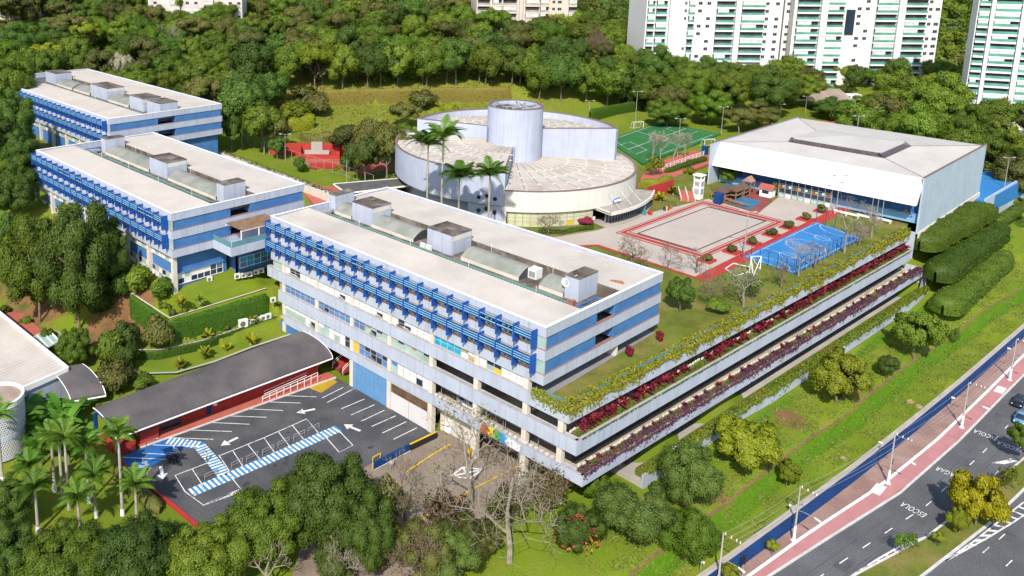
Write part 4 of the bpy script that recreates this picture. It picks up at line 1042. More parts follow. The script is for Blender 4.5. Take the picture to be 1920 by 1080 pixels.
c_ = ((LX0+LX1)/2, (LY0+LY1)/2, lt+1.1); k_ = [(LX0+1.1, LY1-1.1, lt), (LX0+1.1, LY0+1.1, lt), (LX1-1.1, LY0+1.1, lt), (LX1-1.1, LY1-1.1, lt)]
for a in range(4):
    b = (a+1) % 4; q = MB(); q.add([k_[a], k_[b], c_], [(0, 1, 2)]); q.add([k_[a], k_[b], (k_[b][0], k_[b][1], lz+.8), (k_[a][0], k_[a][1], lz+.8)], [(1, 0, 3, 2)]); q.build('lantern_roof', GROOF, lan)
DG = mat('lantern_dark_glass', (0.085, 0.07, 0.08), .4, .2, .8)
for k in range(22):
    y0_, y1_ = LY0+.05+(LY1-LY0)*k/22, LY0+(LY1-LY0)*(k+1)/22-.07
    q = MB(); q.add([(LX0, y0_, lz+.05), (LX0, y1_, lz+.05), (LX0+1.5, y1_, lz+1.0), (LX0+1.5, y0_, lz+1.0)], [(0, 3, 2, 1)]); q.build('lantern_pane', DG, lan)
nl = max(6, int((LX1-LX0)/.95))
for k in range(nl):
    x0_, x1_ = LX0+.05+(LX1-LX0)*k/nl, LX0+(LX1-LX0)*(k+1)/nl-.1
    q = MB(); q.add([(x0_, LY0, lz+.05), (x1_, LY0, lz+.05), (x1_, LY0+1.5, lz+1.0), (x0_, LY0+1.5, lz+1.0)], [(0, 1, 2, 3)]); q.build('lantern_pane', DG, lan)
# blue shaded front under the fascia: plinth glass, truss, entrance grid, bunting
pbox('blue_front_wall', BLUEW, GY, GXF+1.6, GYR+.4, 15, GXF+1.9, GYL-.4, 20.4)
pbox('glass_front', mat('pale_blue_glass', (.22, .42, .66), .2, .1, .4, .5), GY, GXF+.4, GYR+.6, 15, GXF+.5, GYL-.6, 17.2)
q = MB(); yy = GYR+1; i = 0
TRB = mat('truss_blue', (.02, .10, .42), .5)
while yy < GYL-3: 
    q.tube((GXF-.6, yy, 17.3), (GXF-.6, yy+1.5, 19.6), .07); q.tube((GXF-.6, yy+1.5, 19.6), (GXF-.6, yy+3, 17.3), .07); yy += 3
q.tube((GXF-.6, GYR+1, 17.3), (GXF-.6, GYL-1, 17.3), .09); q.tube((GXF-.6, GYR+1, 19.6), (GXF-.6, GYL-1, 19.6), .09); q.build('truss', TRB, GY)['kind'] = 'stuff'
ea, eb = G(1570, 390, 15), G(1463, 362, 15); ex_ = GXF-2.2
ya, yb = ea[1]+1, eb[1]-1
q = MB()
for k in range(9): y = ya+(yb-ya)*k/8; q.box(ex_-.07, y-.07, 15, ex_+.07, y+.07, 19.4)
for z_ in (16.2, 17.4, 18.4): q.box(ex_-.05, ya, z_, ex_+.05, yb, z_+.1)
eg = q.build('entrance_grid', STEEL, GY)
for k in range(8):
    y0_, y1_ = ya+(yb-ya)*(k+.08)/8, ya+(yb-ya)*(k+.92)/8
    pbox('pane', GL_GREEN if k % 3 else GL_BLIND, eg, ex_+.1, y0_, 15.1, ex_+.14, y1_, 16.15); pbox('pane', GL_DARK, eg, ex_+.1, y0_, 16.3, ex_+.14, y1_, 17.35)
fl_c = [(.45, .06, .05), (.6, .6, .6), (.5, .38, .05), (.05, .2, .08), (.05, .1, .3)]
for k in range(16):
    y0_, y1_ = ya+(yb-ya)*(k+.1)/16, ya+(yb-ya)*(k+.9)/16; c = fl_c[(k*3) % 5]
    MB().box(ex_-.12, y0_, 17.7, ex_-.09, y1_, 18.2).build('bunting_flag', mat('flag_%d' % ((k*3) % 5), c, .7, .05), eg)

# ---------------------------------------------------------------- lower storeys of blocks B and C
def lower_B():
    x0, y0, x1, y1 = -17, 68.8, 13, 131.2
    q = MB(); q.box(x0+1.2, y0+2.0, 12.0, x0+1.5, y1-1, 19.0, 0); q.box(x0+1.2, y0+1.6, 12.0, x0+12.0, y0+2.0, 19.0, 0); q.box(x0+12, y0+1.6, 12, x0+12.3, y0+7, 19, 0)
    q.box(x0+13.6, y0+.1, 12.0, x1-.5, y0+.5, 19.0, 0); q.box(x0+13.6, y0+.1, 12, x0+13.9, y0+7, 19, 0)
    q.box(x0+12, y0+7, 12, x0+14, y0+7.2, 19, 1); q.box(x1-.6, y0+.5, 14, x1-.3, y1-1, 19, 0)
    q.build('blue_ground_wall', [BLUEW, DARKIN], blockB)
    for k in range(8): pbox('column', CREAM, blockB, x0+.35, y0+.6+k*9.2, 11.5, x0+1.15, y0+1.4+k*9.2, 19.0)
    for k in range(7):
        ya = y0+2+k*9.2
        strip_window(blockB, x0+1.05, ya, ya+8, 17.2, 18.9, 6, [(Gn, Bd), (Bd, Gn), (Bd, Bd)]); strip_window(blockB, x0+1.05, ya, ya+8, 12.9, 15.0, 6, [(Bd, Gn), (Gn, Bd), (Dk, Bd)], .5, (1,) if k == 0 else ())
    # end-wall windows (facing the garden)
    def endwin(xa, xb, yy, za, zb, n, kinds):
        f = MB(); w = (xb-xa)/n
        f.box(xa, yy-.1, za, xb, yy+.1, za+.12); f.box(xa, yy-.05, zb-.08, xb, yy+.08, zb)
        for k in range(n+1): f.box(xa+k*w-.05, yy-.06, za+.12, xa+k*w+.05, yy+.06, zb-.08)
        zs = (za+zb)/2; f.box(xa+.05, yy-.04, zs-.03, xb-.05, yy+.04, zs+.03)
        o = f.build('window', WHITEP, blockB)
        for k in range(n):
            a, b_ = kinds[k % len(kinds)]
            pbox('pane', b_, o, xa+k*w+.06, yy-.01, za+.12, xa+(k+1)*w-.06, yy+.02, zs-.04); pbox('pane', a, o, xa+k*w+.06, yy-.01, zs+.04, xa+(k+1)*w-.06, yy+.02, zb-.08)
    endwin(x0+1.7, x0+11.4, y0+1.55, 13.0, 15.2, 7, [(Bd, Dk), (Gn, Bd), (Bd, Dk), (Bd, Dk), (Bd, Dk), (Dk, Dk), (Bu, Dk)])
    endwin(x0+14.3, x0+24, y0+.06, 13.4, 15.6, 6, [(Cy, Bu), (Cy, Cy), (Bu, Cy), (Cy, Bu)])
    endwin(x0+25, x1-1, y0+.06, 13.4, 15.6, 3, [(Wm, Wm)])
    q = MB(); q.box(x0+1.3, y0+1.2, 15.3, x0+11.8, y0+1.6, 15.5); q.build('sill', BLUEW, blockB)
    for k in range(12): pbox('soffit_light', CREAM, blockB, x0+1.5+k*1.7, y0+.5, 18.85, x0+2.1+k*1.7, y0+.7, 18.98)
    # balcony bridging towards block A with glass rail and timber pergola
    q = MB(); q.box(-8.6, 62.6, 19.0, 13, 68.75, 19.35, 0); q.box(-8.6, 62.6, 19.35, -8.3, 68.75, 20.6, 0); q.box(-8.3, 62.6, 19.35, 0, 62.9, 20.6, 0)
    q.build('balcony', [WHITE], blockB)
    for k in range(4): pbox('glass_rail', TEAL, blockB, -8.3+k*2.05, 62.72, 20.6, -8.3+k*2.05+1.95, 62.76, 21.7)
    for k in range(3): pbox('glass_rail', TEAL, blockB, -8.47, 62.8+k*2, 20.6, -8.43, 62.8+k*2+1.9, 21.7)
    pg = MB(); pg.box(-6.2, 62.9, 23.1, 3, 63.05, 23.35); pg.box(-6.2, 68, 23.1, 3, 68.15, 23.35)
    for x in (-6.1, -2.2, 1.8): pg.box(x-.08, 62.9, 20.6, x+.08, 63.06, 23.1)
    pgo = pg.build('pergola_frame', WHITEP, blockB)
    slat_ = MB().box(-.07, 62.8-65.5, 0, .07, 68.2-65.5, .12).mesh('pergola_slat', WOOD)
    for k in range(30): link(slat_, 'pergola_slat', pgo, (-6.0+k*.3, 65.5, 23.36))
lower_B()
cx0, cy0 = C0[0]+.5, C0[1]+1
for k in range(9): strip_window(blockC, cx0+.9, cy0+1.5+k*9.2, cy0+9.6+k*9.2, 21.2, 23.0, 6, [(Gn, Bd), (Bd, Gn), (Gn, Gn)])
q = MB(); q.box(cx0+1, cy0+1, 15, cx0+1.3, cy0+85, 23.1); q.box(cx0+1.3, cy0+1, 15, cx0+32, cy0+1.3, 23.1); q.box(cx0+31.7, cy0+1.3, 15, cx0+32, cy0+85, 23.1); q.build('blue_ground_wall', BLUEW, blockC)
for k in range(10): pbox('column', CREAM, blockC, cx0+.3, cy0+.6+k*9.2, 15, cx0+1, cy0+1.3+k*9.2, 23.1)

# ---------------------------------------------------------------- hedged retaining walls and garden terraces by block B
HWM = dict(size=.3, dens=7, wob=.06, rounded=.1)
hedge('hedge_wall', 'tall clipped green wall holding up the garden below the middle school block', 'hedge wall', [(-20.9, 78.5, 5.6), (-20.9, 63.9, 5.2), (.2, 63.7, 4.6)], .7, 4.7, L_WALL, **HWM)
q = MB(); q.strip([(-20.6, 78.5), (-20.6, 64.2), (0, 64.0)], .35, 10.25); structure('wall_capping', q, CREAM)
lw = [G3(x, y, 4.0) for x, y in ((247, 668), (300, 668), (380, 650), (445, 628), (500, 606), (532, 600))]
hedge('hedge_wall', 'low curved green retaining wall across the lawn below the tall green wall', 'hedge wall', [(p[0], p[1], 3.4) for p in lw], .6, 1.8, L_WALL, **HWM)
q = MB(); q.strip([(p[0], p[1]) for p in lw], .4, 5.25); structure('wall_capping', q, CONC)
q = MB(); pts = [G(x, y, 3.4) for x, y in ((243, 690), (262, 702), (330, 700), (400, 680), (470, 653), (545, 628))]; q.strip(pts, .5, 3.6); structure('lawn_kerb', q, CONC)

# ---------------------------------------------------------------- barrel roofed walkway building by the lot
WB = thing('walkway_building', 'long low red building under a dark curved roof beside the parking lot', 'building', (-39, 45, 0))
def vault_roof(x0, x1, yf0, yf1, dep_, zf, rise_, name, par, nx=44, tap=1.0):
    q = MB(); ns = 12
    def pt(u, f, ex=0):
        yf = yf0+(yf1-yf0)*u; t = f*math.pi*.62; k_ = tap+(1-tap)*u; dep, rise = dep_*k_, rise_*k_
        return (x0+(x1-x0)*u, yf+dep*(1-math.cos(t))/(1-math.cos(math.pi*.62)), zf+rise*math.sin(t)/1.0+ex)
    for i in range(nx):
        for j in range(ns):
            a = pt(i/nx, j/ns); b = pt((i+1)/nx, j/ns); c = pt((i+1)/nx, (j+1)/ns); d = pt(i/nx, (j+1)/ns)
            q.add([a, b, c, d], [(0, 1, 2, 3)])
        for j in range(ns):
            a = pt(i/nx, j/ns, .05); b = pt((i+.12)/nx, j/ns, .05); c = pt((i+.12)/nx, (j+1)/ns, .05); d = pt(i/nx, (j+1)/ns, .05)
            q.add([a, b, c, d], [(0, 1, 2, 3)])
    o = q.build(name, DARKROOF, par)
    for u in (0, 1):
        q = MB(); q.path([pt(u, j/ns, -.05) for j in range(ns+1)], .09, n=6); q.build('roof_edge', WHITEP, o)
    q = MB(); q.path([pt(i/nx, 0, -.05) for i in range(0, nx+1, 4)], .14, n=6); q.build('roof_edge', WHITEP, o)
    return o
vault_roof(-40.0, -.1, 45.7, 44.1, 8.7, 3.5, 2.15, 'vault_roof', WB, 44, .86)
vault_roof(-40.5, -35.5, 60.5, 58.6, 8.5, 3.2, 2.4, 'vault_roof', WB, 8)
wl_ = lambda x, off=0: 46.7+(43.5-46.7)*(x+40)/39.9+off
q = MB(); q.seg((-34, wl_(-34, 2.2)), (-2, wl_(-2, 2.2)), .3, 0, 4.8); q.seg((-34, wl_(-34, 2.2)), (-34, wl_(-34, 8)), .3, 0, 4.5); q.build('red_wall', RED, WB)
q = MB(); q.prism([(-36, wl_(-36, 0)), (0, wl_(0, 0)), (0, wl_(0, 2.2)), (-36, wl_(-36, 2.2))], -.2, .16); q.build('red_walk', BRICKRED, WB)
q = MB(); q.seg((-36, wl_(-36, -.25)), (0, wl_(0, -.25)), .28, -.2, .18); q.build('white_kerb', KERB, WB)
for x, w in ((-31.5, 3.4), (-23.6, .8)):
    q = MB(); q.seg((x, wl_(x, 2.1)), (x+w, wl_(x+w, 2.1)), .12, .2, 2.7); q.build('door', GL_DARK if w > 2 else FENCEB, WB)
q = MB(); q.seg((-22.4, wl_(-22.4, 2.05)), (-21.8, wl_(-21.8, 2.05)), .1, 1.3, 2.3); q.build('notice_board', WHITEP, WB)
q = MB(); q.prism([(-35.6, 47.0), (-32.6, 46.8), (-32.5, 48.4), (-35.5, 48.6)], .16, 2.2); q.build('red_kiosk', RED, WB)
q = MB()
for x, y in ((-39.6, 46.0), (-39.9, 52.8)): q.box(x-.25, y-.25, 0, x+.25, y+.25, 4.4, 0)
q.tube((-39.7, 46.0, 3.7), (-39.7, 53, 5.0), .2); q.tube((-39.7, 46.0, 3.2), (-37.2, 46.0, 3.2), .14); q.build('blue_portal', FENCEB, WB)
q = MB(); q.prism([(-39.5, 46.5), (-36.6, 46.5), (-36.5, 47.8), (-39.4, 47.8)], 0, 1.7); q.prism([(-39.8, 47.8), (-39.3, 47.8), (-39.3, 52), (-39.8, 52)], 0, 1.6); q.build('red_planter_wall', RED, WB)
# ramp rail in front of the walkway
RR = MB()
for z_ in (.55, 1.05):
    RR.tube((-14.5, wl_(-14.5, .3), z_+.1), (-3.5, wl_(-3.5, .3), z_+.9), .05); RR.tube((-13.5, wl_(-13.5, 1.4), z_+.2), (-5, wl_(-5, 1.4), z_+.9), .05)
for k in range(9): x = -14.5+k*1.375; RR.tube((x, wl_(x, .3), .1), (x, wl_(x, .3), 1.15+.8*k/8), .05)
tag(RR.build('ramp_rail', WHITEP), 'white tube handrail of the ramp in front of the red building', 'handrail')

# ---------------------------------------------------------------- annex with a round perforated tower, lower left
AN = thing('annex_building', 'flat white roofed annex at the left edge beside the dark curved roof', 'building', (-45, 66, 0))
zr = 6.0
a0, a1, a2 = G(0, 588, zr), G(126, 691, zr), G(0, 746, zr)
dx = (a0[0]-a1[0], a0[1]-a1[1]); dz_ = (a2[0]-a1[0], a2[1]-a1[1])
P0 = a1; P1 = (a1[0]+dx[0]*1.3, a1[1]+dx[1]*1.3); P3 = (a1[0]+dz_[0]*2.2, a1[1]+dz_[1]*2.2); P2 = (P1[0]+dz_[0]*2.2, P1[1]+dz_[1]*2.2)
q = MB(); q.prism([P0, P1, P2, P3], 0, zr-.25, 0); q.build('wall', WHITE, AN)
q = MB(); q.prism([P0, P1, P2, P3], zr-.25, zr-.1); 
for k in range(40):
    f = (k+.5)/40; pa = bezier_row(P0, P1, f); pb_ = bezier_row(P3, P2, f); q.seg(pa, pb_, .08, zr-.1, zr-.03, 0, 0)
q.build('roof_sheet', ROOF, AN)
q = MB()
for p_, r_ in ((P0, P1), (P1, P2), (P2, P3), (P3, P0)): q.seg(p_, r_, .3, zr-.7, zr+.25, 0, -1)
q.build('parapet', [CAP], AN)
c = bezier_row(bezier_row(P0, P3, .33), bezier_row(P1, P2, .33), .36); q = MB(); q.box(c[0]-1.2, c[1]-1.6, zr-.1, c[0]+1.2, c[1]+1.6, zr+.1, 0); q.box(c[0]-1.0, c[1]-1.4, zr+.1, c[0]+1.0, c[1]+1.4, zr+.13, 1); q.build('roof_hatch', [CREAM, TROUGH], AN)
RT = thing('round_tower', 'round white tower of perforated blocks at the left edge by the palms', 'tower', (-53, 60, 0))
tx, ty, rr_ = G(-8, 745, 8.4)[0], G(-8, 745, 8.4)[1], 3.9
BRK = D.materials.new('perforated_block'); BRK.use_nodes = True; n = BRK.node_tree.nodes; l = BRK.node_tree.links
b_ = n['Principled BSDF']; b_.inputs['Roughness'].default_value = .8; b_.inputs['Base Color'].default_value = (.55, .56, .6, 1)
blk = MB(); w_ = 2*math.pi*rr_/64
blk.box(-.12, -w_*.46, 0, .02, w_*.46, .1); blk.box(-.12, -w_*.46, .1, .02, -w_*.2, .34); blk.box(-.12, w_*.2, .1, .02, w_*.46, .34); bm_ = blk.mesh('perforated_block', BRK)
q = MB(); q.cyl(tx, ty, 0, 8.0, rr_-.2, n=40); q.build('inner_wall', DARKIN, RT)
cnt = 0
rest = MB()
for row in range(22):
    z_ = .35+row*.35
    if row in (8, 9): continue
    for k in range(64):
        t = 2*math.pi*(k+.5*(row % 2))/64; p = (tx+rr_*math.cos(t), ty+rr_*math.sin(t), z_)
        if math.cos(t-math.radians(-100)) > .25 and cnt < 300 and row > 1:
            link(bm_, 'perforated_block', RT, p, (0, 0, t)); cnt += 1
        else:
            c_, s_ = math.cos(t), math.sin(t)
            for (xa, ya, za, xb, yb, zb) in ((-.12, -w_*.46, 0, .02, w_*.46, .1), (-.12, -w_*.46, .1, .02, -w_*.2, .34), (-.12, w_*.2, .1, .02, w_*.46, .34)):
                vs = [(xx*c_-yy*s_+p[0], xx*s_+yy*c_+p[1], zz+z_) for zz in (za, zb) for xx, yy in ((xa, ya), (xb, ya), (xb, yb), (xa, yb))]
                rest.add(vs, [(3, 2, 1, 0), (4, 5, 6, 7), (0, 1, 5, 4), (1, 2, 6, 5), (2, 3, 7, 6), (3, 0, 4, 7)])
ro = rest.build('perforated_blocks', BRK, RT); ro['kind'] = 'stuff'
q = MB(); q.cyl(tx, ty, 3.1, 3.85, rr_+.06, n=40); q.cyl(tx, ty, 0, .3, rr_+.05, n=40); q.build('solid_band', WHITE, RT)
q = MB(); q.lathe([(rr_-.3, 8.0), (rr_+.1, 8.0), (rr_+.1, 8.75), (rr_-.3, 8.75), (rr_-.3, 8.35), (0, 8.35)], tx, ty, 0, 40); q.build('roof_rim', WHITEP, RT)
q = MB(); q.cyl(tx, ty, 8.3, 8.37, rr_-.3, n=40); q.build('roof_floor', mat('tower_roof', (.36, .27, .22), .9, .25, .4), RT)
# little glazed porch behind the annex
PO = thing('glazed_porch', 'small glass roofed porch with white ribs behind the annex', 'porch', G3(85, 640, 3))
pc = [G(*p, 3.4) for p in ((60, 635), (90, 618), (112, 640), (80, 657))]
q = MB(); q.sheet(pc, 3.4); q.build('glass_roof', GL_GREEN, PO)
q = MB()
for i in range(4): q.seg(bezier_row(pc[0], pc[1], i/3), bezier_row(pc[3], pc[2], i/3), .16, 3.42, 3.6, 0, 0)
for i in range(4): q.seg(pc[i], pc[(i+1) % 4], .14, 3.3, 3.62, 0, 0)
for c in pc: q.box(c[0]-.1, c[1]-.1, 0, c[0]+.1, c[1]+.1, 3.3)
q.build('white_frame', WHITEP, PO)
q = MB(); q.strip([G(*p, 2.5) for p in ((0, 570), (50, 612), (80, 640))], 3.0, 2.62); structure('brick_path', q, BRICKRED)
q = MB(); q.strip([G(*p, 2.5) for p in ((0, 538), (60, 585), (118, 632))], .35, 2.8); structure('lawn_kerb', q, CONC)

# ---------------------------------------------------------------- parking lot and driveway
lot = [G(*p) for p in ((232, 858), (262, 835))]+[(-35.7, 47.8), (.15, 43.0), (.15, 20.9)]+[G(*p) for p in ((818, 818), (700, 866), (640, 905))]+[(-20, 20), G(375, 987), G(280, 908)]
q = MB(); q.sheet(lot, .02); structure('parking_lot', q, ASPH)
dv = [(.2, 20.9), (3.0, 19), (6, 12), (6, 0), (-2, -2)]+[G(*p) for p in ((880, 985), (770, 1080))]+[(-30, -8), (-40, 2), (-36, 9), (-28, 16)]+[G(*p) for p in ((640, 905), (700, 866))]
DRV = mat('driveway_paving', (0.27, 0.22, 0.175), .95, .15, .2, .1, rgb2=(0.20, 0.155, 0.12), mix2=(.45, .7), scale2=.15, fine=.2)
q = MB(); q.sheet(dv, .0); structure('driveway', q, DRV)
YB = mat('faded_yellow_line', (0.55, 0.34, 0.03), .8, .2, .8)
q = MB(); q.strip([G(*p) for p in ((845, 832), (810, 853), (762, 885))], .3, .03); q.strip([G(*p) for p in ((1000, 860), (890, 915), (800, 968), (700, 1030), (640, 1072))], .3, .03); structure('driveway_line', q, YB)
def B1(x, y): return G(x/3, 720+y/3)            # pixels of two enlarged views used while measuring
def B2(x, y): return G(640+x/3, 720+y/3)
mk = MB()
for a, b in (((975, 303), (1200, 312)), ((1080, 260), (1305, 268)), ((1180, 217), (1403, 227)), ((1280, 180), (1500, 188)), ((1385, 140), (1592, 150)), ((1475, 100), (1690, 108)), ((1575, 65), (1780, 73)),
             ((690, 413), (935, 425)), ((800, 390), (940, 397)), ((860, 343), (1120, 353)), ((740, 467), (820, 470))):
    mk.strip([B1(*a), B1(*b)], .16, .03)
for a, b in (((-80, 105), (75, 25)), ((0, 140), (130, 85)), ((55, 175), (187, 117)), ((112, 210), (243, 148)), ((170, 240), (305, 180)), ((230, 277), (365, 213)), ((293, 312), (425, 247)), ((-110, 80), (10, 20))):
    mk.strip([B2(*a), B2(*b)], .16, .03)
mk.strip([B1(*p) for p in ((1240, 402), (1485, 303), (1725, 197), (1790, 275))], .16, .03)
for a, b in (((1310, 377), (1365, 462)), ((1395, 342), (1465, 428)), ((1485, 303), (1545, 388)), ((1565, 268), (1628, 350)), ((1645, 233), (1708, 312)), ((1230, 400), (1290, 490))): mk.strip([B1(*a), B1(*b)], .14, .03)
mk.strip([B1(*p) for p in ((1180, 440), (985, 515), (1040, 605), (1145, 683), (1365, 605), (1305, 530))], .16, .03); mk.strip([B1(1080, 478), B1(1140, 570)], .14, .03)
mk.strip([B1(1820, 285), B1(1908, 385), B1(1985, 345), B1(1905, 262)], .16, .03)
for k in range(9): f = k/9; mk.strip([bezier_row(B1(1150, 680), B1(1365, 605), f), bezier_row(B1(1270, 625), B1(1350, 590), f)], .16, .03)
structure('parking_marking', mk, PAINT)
BL = [B1(*p) for p in ((692, 408), (870, 335), (960, 300), (1135, 340), (1100, 365), (1010, 365), (930, 425), (830, 475), (745, 505), (690, 440))]
q = MB(); q.sheet(BL, .024); structure('accessible_bay', q, mat('bay_blue', (.015, .12, .36), .85, .12, .3))
def crosswalk(name, pts, w, n):
    P = [np.array(B1(*p)) for p in pts]
    L = [np.linalg.norm(b-a) for a, b in zip(P[:-1], P[1:])]; T = sum(L)
    base = MB(); base.strip([tuple(p) for p in P], w, .028); structure(name, base, mat('walk_blue', (.03, .22, .45), .85, .1, .5))
    q = MB()
    for k in range(n):
        s = T*(k+.25)/n; i = 0
        while s > L[i] and i < len(L)-1: s -= L[i]; i += 1
        d = (P[i+1]-P[i])/L[i]; nn = np.array([-d[1], d[0]]); c = P[i]+d*s; h_ = T/n*.27
        q.sheet([tuple(c-d*h_-nn*w/2), tuple(c+d*h_-nn*w/2), tuple(c+d*h_+nn*w/2), tuple(c-d*h_+nn*w/2)], .034)
    structure('crosswalk_marking', q, PAINT)
crosswalk('crosswalk', [(1075, 612), (1500, 430), (1905, 250)], 1.9, 34)
crosswalk('crosswalk', [(945, 318), (1120, 345), (1195, 430), (1262, 515)], 1.9, 21)
def arrow(c, dirp, L=3.2):
    a = np.array(B1(*c)); b = np.array(B1(*dirp)); d = (b-a)/np.linalg.norm(b-a); nn = np.array([-d[1], d[0]])
    P = [(-.5, -.12), (.1, -.12), (.1, -.42), (.5, 0), (.1, .42), (.1, .12), (-.5, .12)]
    q = MB(); q.add([(*(a+d*u*L+nn*v*L*.62), .033) for u, v in P], [(0, 1, 5, 6), (2, 3, 4), (1, 2, 4, 5)]); structure('lane_arrow', q, PAINT)
arrow((1720, 152), (1680, 160)); arrow((1290, 325), (1255, 342)); arrow((910, 500), (915, 530)); arrow((1980, 246), (1945, 232))
for c in ((800, 447), (975, 375)):                      # wheelchair symbols
    a = np.array(B1(*c)); q = MB()
    u = np.array(B1(c[0]+40, c[1]))-a; u /= np.linalg.norm(u); w = np.array([-u[1], u[0]])
    P2_ = lambda s, t: tuple(a+u*s+w*t)
    q.strip([P2_(.1+.6*math.cos(t), -.1+.6*math.sin(t)) for t in np.linspace(-2.6, 1.2, 14)], .16, .034); q.strip([P2_(-.1, .9), P2_(0, .1), P2_(.7, .0), P2_(1.0, -.5)], .2, .034); q.strip([P2_(-.25, 1.05), P2_(-.1, 1.05)], .3, .034); q.strip([P2_(-.05, .55), P2_(.5, .5)], .14, .034)
    structure('wheelchair_symbol', q, PAINT)
HY = [G(*p) for p in ((569, 722), (602, 706), (632, 716), (602, 736))]
q = MB(); q.sheet(HY, .03); structure('hatched_box', q, mat('hatch_dark', (.16, .12, .03), .8))
q = MB()
for k in range(12): f = (k+.5)/12; q.strip([bezier_row(HY[0], HY[1], f), bezier_row(HY[3], HY[2], f)], .22, .036)
for k in range(4): q.strip([HY[k], HY[(k+1) % 4]], .2, .036)
structure('hatch_marking', q, YELLOW)
q = MB(); pts = [G(*p) for p in ((225, 862), (278, 910), (330, 950), (378, 990))]; 
for a, b in zip(pts[:-1], pts[1:]): q.seg(a, b, .35, -.6, .3, 0, -1)
structure('lot_kerb', q, RED)
# low walls at the lot entrance: yellow then blue, with painted arrows
e0, e1, e2 = G(818, 820), G(768, 844), G(700, 880)
q = MB(); q.seg(e0, e1, .5, 0, .95, 0, 0); q.seg(e0, e1, .3, .95, 1.0, 1, 0); tag(q.build('barrier_wall', [BLACK, YELLOW]), 'low black wall with yellow top at the lot entrance', 'barrier')
q = MB(); q.seg(bezier_row(e1, e2, .02), e2, .3, 0, 1.15, 0, 0)
for f in (.12, .62):
    c = np.array(bezier_row(e1, e2, f)); d = np.array(e2)-np.array(e1); d /= np.linalg.norm(d); nn = np.array([-d[1], d[0]])*-.17
    q.add([(*(c+d*s+nn*1.02), z_) for s, z_ in ((-.6, .4), (.3, .4), (.3, .2), (.9, .6), (.3, 1.0), (.3, .75), (-.6, .75))], [(0, 1, 5, 6), (2, 3, 4)], 1)
q.build('tmp', [FENCEB, PAINT]); bw = D.objects['tmp']; bw.name = 'entrance_wall'; tag(bw, 'low dark blue wall with white arrows at the lot entrance', 'wall')
q = MB(); q.strip([bezier_row(e1, e2, -.1), bezier_row(e1, e2, 1)], .5, .03); structure('entrance_line', q, PAINT)

# ---------------------------------------------------------------- avenue with blue wall, pavement, cycle lane, medians
ZS = -5.0
FL = [(-40, -16.5), (-15, -19.2), (0, -21), (12.5, -22.3), (29.2, -24), (44.9, -25.5), (64.6, -27), (88.2, -28.6), (119, -30.3), (160, -32.5), (230, -36)]
WS = [(-40, -17.5), (-15, -20.6), (0, -22.3), (14.1, -24), (28.2, -25.7), (47, -28.5), (68.7, -30.4), (93, -31.6), (112.8, -32.4), (160, -34.8), (230, -38.5)]
KB = [(-40, -19.3), (-15, -22.2), (0, -24), (15.4, -25.8), (28.2, -27.9), (47.6, -31.2), (70.3, -33), (96, -34.2), (110, -34.9), (160, -37.3), (230, -41)]
def off(pts, d):
    out = []
    for i, p in enumerate(pts):
        a = pts[max(0, i-1)]; b = pts[min(len(pts)-1, i+1)]; v = Vector((b[0]-a[0], b[1]-a[1])).normalized(); out.append((p[0]-v.y*d, p[1]+v.x*d))
    return out
def between(mb, A, B, z, mi=0):
    n = min(len(A), len(B))
    for i in range(n-1): mb.sheet([A[i], A[i+1], B[i+1], B[i]], z, mi)
def at_x(L, x):
    for a, b in zip(L[:-1], L[1:]):
        if a[0] <= x <= b[0]: f = (x-a[0])/(b[0]-a[0]); return a[1]+(b[1]-a[1])*f
    return L[-1][1]
xs = list(range(-40, 231, 6))
rs = lambda L, d=0: [(x, at_x(L, x)+d) for x in xs]
q = MB(); between(q, [(x, at_x(KB, x)-45) for x in xs], rs(KB, .1), ZS-.14); structure('avenue', q, ASPH2)
PAVR = mat('red_pavement', (0.36, 0.235, 0.20), .95, .12, .4, .1, rgb2=(0.29, 0.18, 0.155), scale2=.2, fine=.2)
PAVC = mat('pink_cycle_lane', (0.46, 0.215, 0.215), .9, .1, .3, .1, fine=.1)
q = MB(); between(q, rs(WS), rs(FL, .1), ZS); structure('pavement', q, PAVR)
q = MB(); between(q, rs(KB, .35), rs(WS), ZS-.004); structure('cycle_lane', q, PAVC)
q = MB(); q.strip(rs(WS), .42, ZS+.02); structure('pavement_line', q, WHITEP)
q = MB(); between(q, rs(FL, .2), rs(FL, .85), ZS+2.36); structure('lawn_edge', q, mat('lawn_edge_path', (.40, .36, .32), .95, .15, .5))
kst = MB().box(-.48, -.15, -.16, .48, .15, .02).mesh('kerb_stone', KERB)
KS = thing('kerb', 'pale stone kerb of the pink cycle lane along the avenue', 'kerb', (30, -28, ZS)); KS['kind'] = 'structure'
x = -8.0; c = 0
while x < 122 and c < 295:
    y, y2 = at_x(KB, x), at_x(KB, x+1); link(kst, 'kerb_stone', KS, (x+.5, (y+y2)/2+.18, ZS), (0, 0, math.atan2(y2-y, 1))); x += 1.0; c += 1
# blue wall in panels along the foot of the lawn
BWALL = thing('boundary_wall', 'long dark blue painted wall between lawn and pavement', 'wall', (30, -24, ZS))
for i in range(122):
    xa, xb = -20+i*2, -20+i*2+1.97
    q = MB(); q.seg((xa, at_x(FL, xa)), (xb, at_x(FL, xb)), .25, ZS-.3, ZS+2.45); q.seg((xa, at_x(FL, xa)-.03), (xb, at_x(FL, xb)-.03), .34, ZS+2.45, ZS+2.52, 1)
    q.build('wall_panel', [FENCEB, CONC], BWALL)
for px, py, r in ((1097, 591, 0), (1783, 32, 0)):
    c = G(1280+px/3, 720+py/3, ZS); q = MB(); q.box(c[0]-1.5, c[1]-.75, ZS+.01, c[0]+1.5, c[1]+.6, ZS+.03); structure('access_slab', q, WHITEP)
